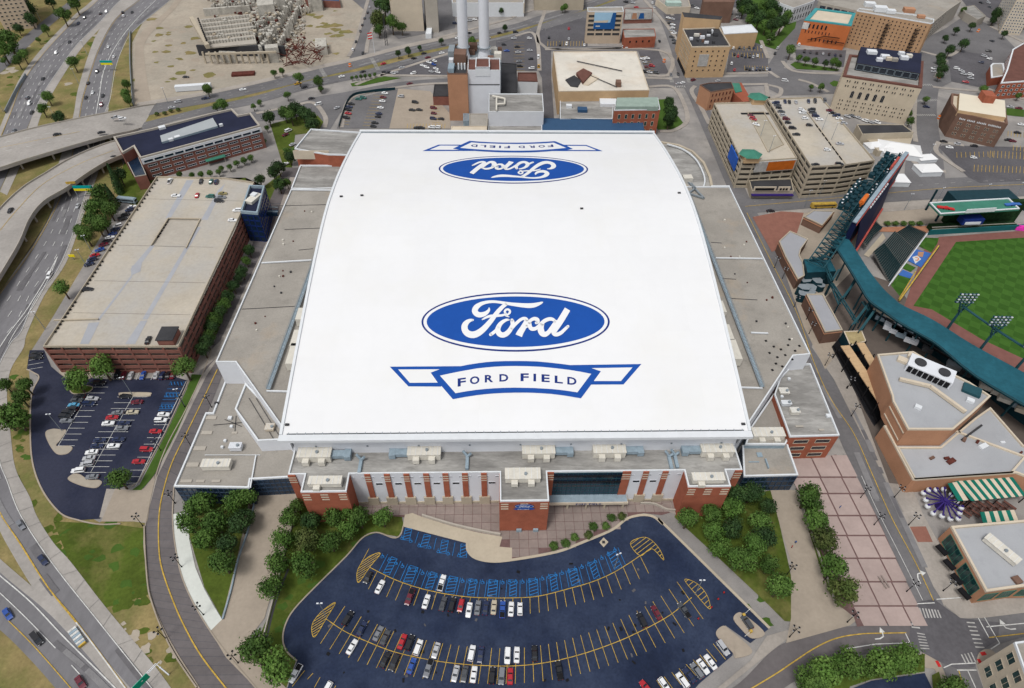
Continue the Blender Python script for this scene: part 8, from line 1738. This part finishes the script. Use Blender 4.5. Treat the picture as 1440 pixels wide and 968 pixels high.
def person(px, py, shirt, trousers, label, rot=0.0):
    b = W(px, py, .38); T = thing('person', label, 'person', b, rot); bm = bmesh.new()
    nodes = [((0,0,.95),.15),((0,0,1.2),.14),((0,0,1.42),.16),((0,0,1.52),.06),((0,0,1.66),.105),((0,0,1.74),.09),((.1,0,.9),.1),((.11,.06,.5),.07),((.12,.02,.08),.05),((.12,.16,.03),.045),((-.1,0,.9),.1),((-.11,-.06,.5),.07),((-.12,-.12,.08),.05),((-.12,.02,.03),.045),((.2,0,1.4),.06),((.26,.02,1.12),.045),((.25,.12,.88),.035),((-.2,0,1.4),.06),((-.26,.0,1.12),.045),((-.25,.08,.88),.035)]
    ed = [(0,1),(1,2),(2,3),(3,4),(4,5),(0,6),(6,7),(7,8),(8,9),(0,10),(10,11),(11,12),(12,13),(2,14),(14,15),(15,16),(2,17),(17,18),(18,19)]
    me = bpy.data.meshes.new('body'); me.from_pydata([n[0] for n in nodes], ed, []); o = bpy.data.objects.new('body', me); C.objects.link(o); o.parent = T; md = o.modifiers.new('skin', 'SKIN')
    for i, n in enumerate(nodes): me.skin_vertices[0].data[i].radius = (n[1], n[1] * .8)
    me.skin_vertices[0].data[0].use_root = True; me.materials.append(shirt)
    m_ = MB(); o3 = OFF[T.name]; m_.bar(b + Vector((.1,0,.9)), b + Vector((.12,.04,.15)),.12, trousers, .08, n=8); m_.bar(b + Vector((-.1,0,.9)), b + Vector((-.12,-.08,.15)),.12, trousers, .08, n=8); m_.build('trousers', T)
    m_ = MB(); m_.bar(b + Vector((0,-.01,1.7)), b + Vector((0,-.02,1.84)),.115, M['bark'], .06, n=8); m_.build('hair', T)
    return T
person(*K(16,(131,178))[0], M['redp'], M['black'], 'person in a red top walking on the concrete path', 1); person(*K(16,(152,152))[0], LP_, M['black'], 'person in a blue top standing on the concrete path', 2); person(*K(12,(402,922))[0], LP_, M['darkgrey'], 'person in blue crossing the pink tiled plaza', .5); person(*K(12,(440,250))[0], M['black'], M['black'], 'person in black walking on the promenade by the shade roofs', 0)
# ------------------------------------------------------------------ cars
COL = dict(w=('white', (.72,.73,.74)), s=('silver', (.40,.41,.43)), g=('grey', (.17,.18,.20)), d=('dark grey', (.06,.065,.075)), k=('black', (.012,.012,.015)), n=('navy', (.015,.025,.07)), r=('red', (.38,.015,.025)), m=('maroon', (.12,.012,.025)), b=('blue', (.02,.07,.30)), l=('light blue', (.08,.30,.48)), t=('beige', (.45,.40,.30)), e=('teal green', (.02,.12,.10)), y=('yellow', (.62,.36,.03)), o=('olive', (.25,.21,.08)))
PAINT = {k: mat('car_paint_' + v[0].replace(' ', '_'), v[1], .28,.04,.5, spec=.6, fine=0) for k, v in COL.items()}
head = mat('headlight_lens', (.7,.72,.75),.15,.02,1, fine=0); tail = mat('taillight_lens', (.35,.01,.01),.2,.02,1, fine=0); cglass = mat('car_glass', (.015,.02,.028),.08,.1,1, fine=0, spec=.7); tyre = mat('tyre_rubber', (.015,.015,.016),.9,.1,1, fine=0)
def loft(mb, secs, m, capm=None):
    n = len(secs[0][1]); vs = [(x, y, z) for x, s in secs for y, z in s]; fs = []
    for i in range(len(secs) - 1):
        for j in range(n): a = i * n + j; b = i * n + (j + 1) % n; fs.append((a, b, b + n, a + n))
    fs += [tuple(range(n))[::-1], tuple(range((len(secs) - 1) * n, len(secs) * n))]; mb.add(vs, fs, m)
def sec(w_, z0, z1): h = z1 - z0; return [(-w_ * .9, z0),(w_ * .9, z0),(w_, z0 + h * .3),(w_ * .97, z0 + h * .75),(w_ * .82, z1),(-w_ * .82, z1),(-w_ * .97, z0 + h * .75),(-w_, z0 + h * .3)]
KIND = dict(
 sedan=dict(L=4.8, body=[(-2.4,.72,.35,.7),(-2.3,.86,.25,.95),(-1.6,.93,.2,1.0),(0,.95,.2,.98),(1.2,.93,.2,.95),(2.0,.88,.22,.86),(2.35,.78,.28,.72),(2.42,.6,.35,.6)], cab=[(-1.75,.72,.93),(-1.05,.64,1.42),(.25,.64,1.42),(1.15,.74,.9)]),
 hatch=dict(L=4.2, body=[(-2.1,.74,.35,.9),(-2.0,.86,.25,1.0),(-1.2,.9,.2,1.0),(.8,.9,.2,.96),(1.7,.85,.22,.86),(2.05,.72,.3,.7)], cab=[(-2.0,.7,.98),(-1.6,.64,1.48),(.2,.64,1.46),(1.1,.74,.92)]),
 suv=dict(L=4.9, body=[(-2.4,.8,.4,1.05),(-2.35,.92,.3,1.15),(-1.4,.98,.28,1.15),(1.1,.98,.28,1.1),(2.1,.92,.3,1.02),(2.42,.8,.4,.85)], cab=[(-2.36,.82,1.1),(-2.15,.72,1.75),(.5,.72,1.75),(1.3,.84,1.05)]),
 van=dict(L=5.2, body=[(-2.6,.85,.4,1.1),(-2.5,.98,.3,1.2),(1.4,.98,.3,1.15),(2.3,.9,.35,1.0),(2.6,.78,.4,.8)], cab=[(-2.55,.88,1.15),(-2.4,.8,1.95),(.9,.8,1.95),(1.9,.86,1.1)]),
 pickup=dict(L=5.6, body=[(-2.8,.9,.45,1.05),(-2.75,.97,.35,1.1),(1.2,.97,.3,1.08),(2.4,.93,.35,1.02),(2.75,.8,.45,.85)], cab=[(-.85,.84,1.05),(-.6,.74,1.72),(.6,.74,1.72),(1.4,.84,1.05)]))
CM = {}
def m2me(mb, name):
    me = bpy.data.meshes.new(name); me.from_pydata(mb.v, [], mb.f); [me.materials.append(x) for x in mb.mats]; me.polygons.foreach_set('material_index', mb.m); me.update(); return me
WHEEL = MB(); WHEEL.bar((0,-.11,0),(0,.11,0),.33, tyre, n=12); WHEEL.bar((0,-.12,0),(0,.12,0),.19, M['panelw'], n=8); WHEEL = m2me(WHEEL, 'wheel')
LH = m2me(MB().box((0,0,0),(.25,.38,.16), head), 'headlight'); LT = m2me(MB().box((0,0,0),(.12,.34,.16), tail), 'taillight')
def carparts(kind, c_, far=False):
    key = (kind, c_, far)
    if key in CM: return CM[key]
    d = KIND[kind]; b = MB(); loft(b, [(x, sec(w_, z0, z1)) for x, w_, z0, z1 in d['body']], PAINT[c_])
    cab = d['cab']; g = MB(); x0, w0, z0 = cab[0]; x1, w1, z1_ = cab[1]; x2, w2, z2_ = cab[2]; x3, w3, z3 = cab[3]
    vs = [(x0,-w0, z0 - .08),(x0, w0, z0 - .08),(x1, w1, z1_ - .04),(x1,-w1, z1_ - .04),(x2,-w2, z2_ - .04),(x2, w2, z2_ - .04),(x3, w3, z3 - .08),(x3,-w3, z3 - .08)]
    g.add(vs, [(1,0,3,2),(3,4,5,2),(4,7,6,5),(0,7,4,3),(1,2,5,6)], cglass)
    r = MB(); r.prism([(x1 - .05,-w1),(x2 + .08,-w2),(x2 + .08, w2),(x1 - .05, w1)], z1_ - .05, z1_ + .03, PAINT[c_])
    for s in (-1,1):
        r.bar((x0, s * w0 * .97, z0),(x1, s * w1, z1_),.05, PAINT[c_]); r.bar((x3, s * w3 * .97, z3),(x2, s * w2, z2_),.05, PAINT[c_]); xm = (x1 + x2) / 2; r.bar((xm, s * (w0 + .02), z0),(xm, s * w1, z1_),.04, PAINT[c_])
    if kind == 'pickup': r.add([(-2.68,-.8,1.105),(-.95,-.8,1.105),(-.95,.8,1.105),(-2.68,.8,1.105)], [(0,1,2,3)], M['black'])
    if far:
        for q in (g, r):
            for f, mm in zip(q.f, q.m): b.add([q.v[i] for i in f], [tuple(range(len(f)))], q.mats[mm])
        for x in (-d['L'] * .3, d['L'] * .3): b.bar((x, -.9,.33),(x, .9,.33),.33, tyre, n=8)
        CM[key] = m2me(b, 'parked_car')
    else: CM[key] = (m2me(b, 'body'), m2me(g, 'windows'), m2me(r, 'roof'))
    return CM[key]
rc_ = random.Random(4); NC = [0]
def car(px, py, dr, c_, kind, label, group, z=.32, far=False, name='parked_car'):
    p = W(px, py, z + .7); q = W(px + dr[0], py + dr[1], z + .7); rot = math.atan2(q.y - p.y, q.x - p.x) + rc_.uniform(-.03,.03); NC[0] += 1
    if far:
        o = obj_from(name, carparts(kind, c_, True), None, (p.x, p.y, z), rot); tag(o, label, 'car', group); return o
    T = thing(name, label, 'car', (p.x, p.y, z), rot, group); b, g, r = carparts(kind, c_); d = KIND[kind]
    obj_from('body', b, T); obj_from('windows', g, T); obj_from('roof', r, T); L = d['L']
    for x in (-L * .3, L * .3):
        for s in (-1,1): obj_from('wheel', WHEEL, T, (x, s * .82,.33))
    bz = d['body'][-1][3] - .12
    for s in (-1,1): obj_from('headlight', LH, T, (L / 2 - .12, s * .58, bz)); obj_from('taillight', LT, T, (-L / 2 + .03, s * .6, bz + .1))
    return T
KSH = {'s': 'sedan', 'h': 'hatch', 'u': 'suv', 'v': 'van', 'p': 'pickup'}; KW = dict(sedan='sedan', hatch='hatchback', suv='SUV', van='van', pickup='pickup truck')
def cars(crop, lst, dr, where, group, z=.32, far=False, order='x', name='parked_car', flip=.3, plain=True):
    es = []
    for e in lst:
        q = (K(crop, e[:2])[0] if isinstance(crop, int) else (crop(e[:2])[0] if crop else e[:2])); ck = e[2]; kind = KSH[ck[1]] if len(ck) > 1 else rc_.choice(['sedan', 'sedan', 'sedan', 'suv', 'hatch', 'suv']); es.append((q[0], q[1], ck[0], kind, e[3] if len(e) > 3 else None))
    es.sort(key=lambda e: e[0] if order == 'x' else e[1])
    for i, (x, y, c_, kind, d_) in enumerate(es):
        d2 = d_ or (dr(x, y) if callable(dr) else dr)
        if rc_.random() < flip: d2 = (-d2[0], -d2[1])
        side = 'left' if order == 'x' else 'top'; desc = f"{COL[c_][0]} {KW[kind]}"; uniq = sum(1 for e in es if e[2] == c_ and e[3] == kind) == 1
        o = [j for j, e in enumerate(es) if e[2] == c_ and e[3] == kind].index(i)
        lab = f"the only {desc} {where}" if uniq and len(es) > 1 else (f"{desc} {where}" if len(es) == 1 else f"{desc} {where}, {ORD[o]} such from {side}")
        zc_ = z(x, y) if callable(z) else z
        car(x, y, d2, c_, kind, lab, group, zc_, far, name)
ln = lambda x, y: (-lean(x),-1)
G1 = 'cars parked in the front car park'
cars(14, [(630,345, 'kh'),(697,397, 'ws'),(865,455, 'mp'),(957,480, 'ws'),(1052,492, 'ds'),(1103,498, 'ku'),(1152,502, 'rh'),(1198,527, 'ws'),(1247,515, 'gs'),(1292,515, 'ns'),(1338,512, 'ts'),(1387,525, 'bp'),(1435,522, 'ws'),(1485,522, 'wh')], ln, 'in the front car park, upper row', G1)
cars(14, [(1045,375, 'wp')], ln, 'in the blue accessible bays of the front car park', G1)
cars(14, [(517,575, 'ku'),(595,632, 'ns'),(687,660, 'gs'),(727,682, 'ds'),(822,705, 'rs'),(865,712, 'ku'),(912,740, 'wu'),(1012,755, 'ss'),(1213,772, 'wu'),(1263,780, 'ns'),(1415,785, 'wu'),(1467,780, 'ws'),(1567,772, 'ks'),(2170,585, 'ku'),(2252,542, 'ms'),(2408,530, 'dp')], ln, 'above the long yellow line of the front car park', G1)
cars(14, [(540,735, 'ws'),(727,808, 'ks'),(778,825, 'ku'),(875,842, 'bs'),(970,855, 'gp'),(1122,885, 'ss'),(1173,888, 'ds'),(1225,890, 'ws'),(1328,897, 'ku'),(1382,900, 'gu'),(1430,900, 'rs'),(1705,868, 'kp')], ln, 'below the long yellow line of the front car park', G1)
cars(15, [(755,965, 'rs'),(855,945, 'wh'),(960,925, 'wu'),(997,895, 'ns'),(1040,870, 'gu'),(1075,845, 'ws'),(1117,820, 'ws'),(1187,740, 'su')], (-.75,-1), 'in the bottom row of the front car park', G1)
cars(15, [(1322,597, 'du')], (-.7,-1), 'stopped at the front car park gate', G1)
cars(14, [(222,885, 'wp'),(400,970, 'wh')], (.55,-1), 'at the lower left corner of the front car park', G1)
G2 = 'cars parked in the left car park'
cars(9, [(445,292, 'ks'),(430,315, 'ds'),(415,342, 'ls'),(405,365, 'ku'),(385,385, 'ku'),(368,407, 'ku'),(372,430, 'gs'),(520,305, 'ss'),(500,335, 'nu')], (-1,-.02), 'in the left row of the left car park', G2, order='y')
cars(9, [(660,385, 'gs'),(630,412, 'rs'),(608,445, 'ws'),(560,540, 'ns'),(545,572, 'ns'),(515,607, 'ws'),(500,640, 'ss'),(490,672, 'su'),(440,710, 'wu')], (-1,.1), 'left of the middle line, left car park', G2, order='y')
cars(9, [(705,292, 'ks'),(770,325, 'ms'),(745,382, 'ts'),(697,443, 'ns'),(685,473, 'gs'),(665,535, 'ns'),(638,572, 'ws'),(518,745, 'gs')], (1,-.05), 'right of the middle line, left car park', G2, order='y')
cars(9, [(920,395, 'ws'),(905,428, 'wu'),(875,490, 'rs'),(825,592, 'ru'),(780,660, 'rs')], (1,0), 'in the right row of the left car park', G2, order='y')
cars(9, [(660,172, 'ku'),(695,174, 'ms'),(735,176, 'ss'),(803,175, 'bs'),(880,172, 'ss'),(910,176, 'ns'),(945,174, 'ks'),(972,172, 'ms')], (.4,-1), 'in the row against the brick garage wall', G2)
cars(9, [(560,218, 'ku')], (1,0), 'by the tree island in the left car park', G2)
cars(9, [(205,52, 'ks'),(205,74, 'ku')], (1,0), 'at the top left of the left car park', G2, order='y')
G3 = 'cars parked along the left wall of the garage'
cars(5, [(742,195, 'ws'),(728,213, 'nu'),(705,238, 'ks'),(690,262, 'ku'),(662,303, 'wu'),(647,322, 'ns'),(632,348, 'bs'),(617,368, 'ws'),(600,388, 'ks'),(582,408, 'ms'),(560,437, 'bs'),(533,468, 'rs'),(517,492, 'nu'),(500,517, 'ns')], (1,-.3), 'in the angled row left of the long garage', G3, order='y')
G4 = 'cars on the long garage top deck'
cars(5, [(955,50, 'wp', (.5,-1)),(1130,52, 'ks', (.4,-1)),(1187,52, 'es', (.4,-1)),(1217,55, 'nu', (.4,-1)),(988,132, 'ws'),(1108,130, 'rs', (.4,-1)),(1182,137, 'eu'),(1252,120, 'os'),(1245,141, 'gs'),(1232,162, 'ku'),(1335,215, 'wu'),(1308,270, 'ws'),(492,658, 'ks'),(832,945, 'ks', (.4,-1))], (1,0), 'on the top deck of the long left garage', G4, z=16.03)
cars(5, [(985,290, 'ku'),(1102,300, 'ws')], (1,0), 'on the sunken ramp of the long garage', G4, z=13.0)
G5 = 'cars on the larger right garage roof'
cars(z1, [(575,83, 'n'),(590,102, 'd'),(600,122, 'k'),(620,152, 'd'),(635,180, 's'),(660,212, 'm'),(675,241, 'k'),(710,285, 'ku'),(740,335, 'k'),(780,136, 'w'),(790,162, 'w'),(810,205, 'w'),(845,261, 'k'),(862,138, 'ku'),(872,160, 'd'),(895,187, 'n'),(925,214, 'w'),(1090,410, 's'),(988,458, 'w'),(893,578, 'k'),(1085,575, 'k'),(1010,143, 'm'),(1030,163, 'k'),(1060,185, 'n'),(1085,208, 'w'),(1122,246, 's')], (1,.05), 'on the deck of the larger right garage', G5, z=20.55, order='y')
cars(z1, [(650,72, 'n'),(685,75, 'k'),(738,76, 's'),(838,72, 'n'),(890,70, 'k'),(968,68, 'd')], (.3,1), 'in the back row of the larger garage roof', G5, z=20.55)
cars(z1, [(380,187, 'm'),(395,212, 'r'),(418,255, 'w')], (1,.3), 'on the sunken deck of the turreted garage', 'cars on the turreted garage', z=17.6, order='y')
cars(z1, [(1150,190, 's'),(1190,185, 'g'),(1235,200, 's'),(1290,225, 'w'),(1340,238, 's'),(1390,240, 'w')], (1,.4), 'in the yard by the club building', 'cars by the club building', far=True)
GH_ = 'vehicles driving on the highways'
cars(1, [(598,66, 'wu'),(565,76, 'ks'),(475,100, 'ku'),(440,130, 'ns'),(390,236, 'ks'),(315,298, 'wu'),(240,443, 'ks'),(155,550, 'gu'),(165,582, 'wv'),(178,632, 'ks'),(78,735, 'gs')], (-.7,1), 'on the outer highway carriageway', GH_, .2, order='y', name='moving_car')
cars(1, [(690,70, 'ku'),(742,68, 'ks'),(695,90, 'wu'),(608,262, 'ws'),(640,318, 'ws'),(545,403, 'ku'),(495,467, 'ks'),(520,520, 'ws'),(482,548, 'ks'),(577,538, 'ks'),(570,590, 'mu')], (-.45,1), 'on the inner highway above the overpass', GH_, .2, order='y', name='moving_car')
cars(1, [(320,755, 'ks'),(570,745, 'ks'),(650,660, 'sp'),(688,668, 'wu')], (1,-.22), 'driving on the boulevard overpass', GH_, 6.7, name='moving_car')
cars(1, [(643,883, 'ks')], (1,0), 'on the curved ramp below the brick office', GH_, 5, name='moving_car')
cars(1, [(1155,553, 'np'),(1000,572, 'su'),(965,604, 'ss'),(1365,503, 'ws')], (1,-.15), 'on the boulevard beside the dirt lot', GH_, .2, name='moving_car')
cars(1, [(1045,433, 'ks')], (1,0), 'parked alone on the dirt lot', 'cars on the dirt lot', .1)
cars(5, [(57,215, 'ks')], (.8,-1), 'alone on the curved elevated ramp', GH_, 6.7, name='moving_car')
cars(5, [(437,190, 'ss'),(277,582, 'wu')], (-.55,1), 'on the highway below the curved ramp', GH_, .2, order='y', name='moving_car')
cars(13, [(115,48, 'gs'),(240,246, 'ns'),(42,550, 'bs'),(208,690, 'kv'),(452,935, 'ms')], (.72,1), 'on the lower left highway lanes', GH_, .24, order='y', name='moving_car', flip=0)
GB_ = 'vehicles on the boulevard'
cars(2, [(482,430, 'ws'),(270,492, 'ku'),(312,553, 'ks'),(350,587, 'wv'),(600,403, 'ks'),(715,358, 'rs'),(888,328, 'ks'),(968,323, 'ms'),(945,300, 'ks'),(1045,298, 'ws'),(820,380, 'ss'),(745,408, 'ks'),(785,408, 'ss'),(885,412, 'wu'),(865,470, 'ms'),(235,470, 'yp'),(1135,213, 'w'),(1200,185, 'k'),(1305,215, 's'),(1370,185, 'k')], (1,-.22), 'on the boulevard behind the stadium', GB_, .2, name='moving_car')
cars(2, [(545,280, 'w'),(600,298, 'k'),(640,40, 's'),(628,70, 'k'),(610,102, 'd'),(597,140, 'k'),(585,175, 'k'),(562,235, 'k'),(675,30, 'n')], (.3,-1), 'on the street leading up from the boulevard', GB_, .2, order='y')
cars(2, [(722,406, 'k'),(770,411, 's'),(960,378, 'w'),(973,350, 'w'),(1000,362, 'b'),(1012,386, 'w'),(1022,405, 'w'),(938,368, 'w'),(985,402, 's'),(1005,343, 'w')], (1,.3), 'in the triangular lot by the power plant', 'cars in the triangular car park', far=True)
cars(2, [(535,583, 'k'),(525,600, 'n'),(518,616, 'k'),(518,637, 'r'),(603,550, 'e'),(576,556, 'e'),(508,662, 'k')], (1,.1), 'in the fenced lot behind the stadium, left column', 'cars in the fenced lot', order='y', far=True)
cars(2, [(725,523, 'w'),(715,546, 'm'),(710,568, 'w'),(700,605, 'w'),(690,638, 'n'),(685,655, 'k'),(668,690, 'k'),(660,710, 'k')], (1,.1), 'in the fenced lot behind the stadium, right column', 'cars in the fenced lot', order='y', far=True)
cars(2, [(815,542, 's'),(895,575, 'k'),(878,618, 'k'),(918,617, 'k'),(998,607, 'm'),(1000,637, 'm'),(997,667, 'n'),(1040,668, 'k'),(905,718, 'k'),(930,718, 'k'),(988,716, 'w'),(1020,716, 'w')], (1,.1), 'on the pale lot behind the stadium', 'cars on the pale concrete lot', far=True)
cars(2, [(182,735, 'wv'),(205,812, 'ss'),(165,922, 'ws'),(165,757, 'ms'),(455,606, 'ss'),(190,845, 'ks')], (.9,-.4), 'on the side lane behind the brick office', 'cars on the side lane', order='y')
cars(3, [(98,215, 'w'),(30,262, 'k'),(35,293, 's'),(105,330, 'k'),(40,345, 'g'),(45,372, 'k'),(110,384, 'w'),(100,283, 's'),(10,215, 's'),(20,180, 'k'),(-45,250, 'k'),(-30,285, 'b')], (1,0), 'in the dark car park right of the stacks', 'cars right of the stacks', far=True, order='y')
cars(3, [(148,322, 'wv'),(150,372, 'yp')], (.1,-1), 'in the alley left of the cream warehouse', 'vehicles in the alley', order='y')
cars(3, [(320,217, 's'),(320,160, 'r'),(270,250, 'k'),(307,248, 'w'),(407,252, 'w'),(208,210, 'k')], (.1,-1), 'in the lot left of the billboard building', 'cars left of the billboard building', far=True)
cars(3, [(635,266, 'wv')], (1,0), 'beside the low red brick block', 'street vehicles at the top')
cars(3, [(735,330, 'w'),(760,326, 'w'),(748,350, 's'),(787,370, 'r'),(762,376, 'm'),(740,402, 'k'),(775,406, 's'),(812,408, 'd')], (1,.2), 'in the small lot right of the cream warehouse', 'cars right of the warehouse', far=True)
cars(3, [(880,100, 'w'),(903,106, 's'),(890,130, 'k'),(905,138, 'w'),(905,155, 'w'),(900,172, 's'),(912,188, 'w'),(900,207, 'k'),(912,225, 'd'),(917,242, 'k')], (1,.2), 'in the narrow lot left of the corner building', 'cars left of the corner building', far=True, order='y')
cars(3, [(960,465, 'w'),(935,470, 's'),(1020,450, 'm'),(1158,454, 's'),(1090,395, 'w')], (1,-.3), 'at the crossing below the corner building', 'street vehicles at the top', .2, name='moving_car')
cars(3, [(790,15, 'w'),(800,40, 's'),(830,230, 'k'),(895,420, 'g'),(935,415, 'd')], (.3,1), 'on the street beside the narrow car park', 'street vehicles at the top', .2, far=True, order='y')
cars(3, [(1245,270, 'w'),(1280,268, 'k'),(1305,268, 'g'),(1335,266, 'k'),(1362,268, 'n'),(1402,262, 'w')], (.1,-1), 'in the top row right of the corner building', 'cars beside the corner building', far=True)
cars(3, [(1252,305, 'k'),(1272,314, 'r'),(1294,311, 'k'),(1315,318, 'n'),(1338,318, 'k'),(1357,320, 's'),(1382,312, 'w')], (.2,-1), 'in the middle row right of the corner building', 'cars beside the corner building', far=True)
cars(3, [(1235,357, 'w'),(1252,392, 'r'),(1320,385, 'k'),(1338,390, 'k'),(1356,388, 's'),(1376,389, 'n'),(1396,390, 'k'),(1416,388, 'd'),(1434,388, 's')], (.2,-1), 'in the bottom row right of the corner building', 'cars beside the corner building', far=True)
cars(4, [(95,454, 'wv')], (1,.1), 'on the curved street left of the club building', 'street vehicles at the top', .2)
cars(4, [(10,390, 'n'),(40,300, 'k'),(175,250, 'w'),(55,270, 's')], (.4,-1), 'on the street by the park', 'street vehicles at the top', .2, far=True)
cars(4, [(205,290, 'k'),(240,293, 'd'),(275,298, 'k'),(310,300, 's'),(345,305, 'k'),(380,308, 'n'),(410,312, 'k')], (.1,-1), 'in the planted lot below the orange building', 'cars below the orange building', far=True)
cars(4, [(1090,398, 's'),(1100,416, 's'),(1140,420, 'w'),(1140,440, 's'),(1112,460, 'r'),(1200,350, 'n'),(1246,330, 'w'),(1216,315, 's'),(1242,286, 'k'),(1062,385, 'w')], (1,.2), 'in the lot left of the red club building', 'cars in the dark corner car park', far=True)
cars(4, [(935,385, 'wu'),(932,402, 's'),(892,600, 'n'),(1158,886, 'w'),(1065,808, 's'),(1022,828, 'w'),(990,796, 'k'),(1362,600, 's'),(1412,608, 'm'),(1378,792, 'm'),(1350,786, 'k'),(1405,745, 'k'),(1160,820, 'k'),(1425,700, 'w')], (1,.1), 'on the streets around the brown brick hall', 'cars around the brown brick hall', .2, far=True)
cars(8, [(15,218, 'ks'),(1045,150, 'wu')], (1,0), 'on the wide street above the ballpark', 'street vehicles above the ballpark', .2, name='moving_car')
cars(4, [(1350,20, 'k'),(1290,60, 's'),(1250,40, 'd'),(1200,15, 'k'),(1310,100, 'w'),(1380,140, 'k'),(1360,80, 'n'),(1260,230, 'd'),(1240,15, 's')], (1,.4), 'in the streets at the top right corner', 'cars at the top right', .2, far=True)
cars(2, [(1120,130, 'n'),(1200,115, 's'),(1230,110, 'w'),(1260,100, 'k')], (1,0), 'under the ribbed hall loading wall', 'cars by the ribbed hall', far=True)
cars(3, [(640,10, 'k'),(680,15, 's'),(700,40, 'r'),(760,60, 'k'),(1020,30, 'd'),(1040,45, 'w'),(1200,90, 'm'),(1230,75, 'k'),(1260,110, 'm'),(1275,95, 's')], (1,.2), 'in the lots beyond the billboard building', 'cars at the top edge', far=True)
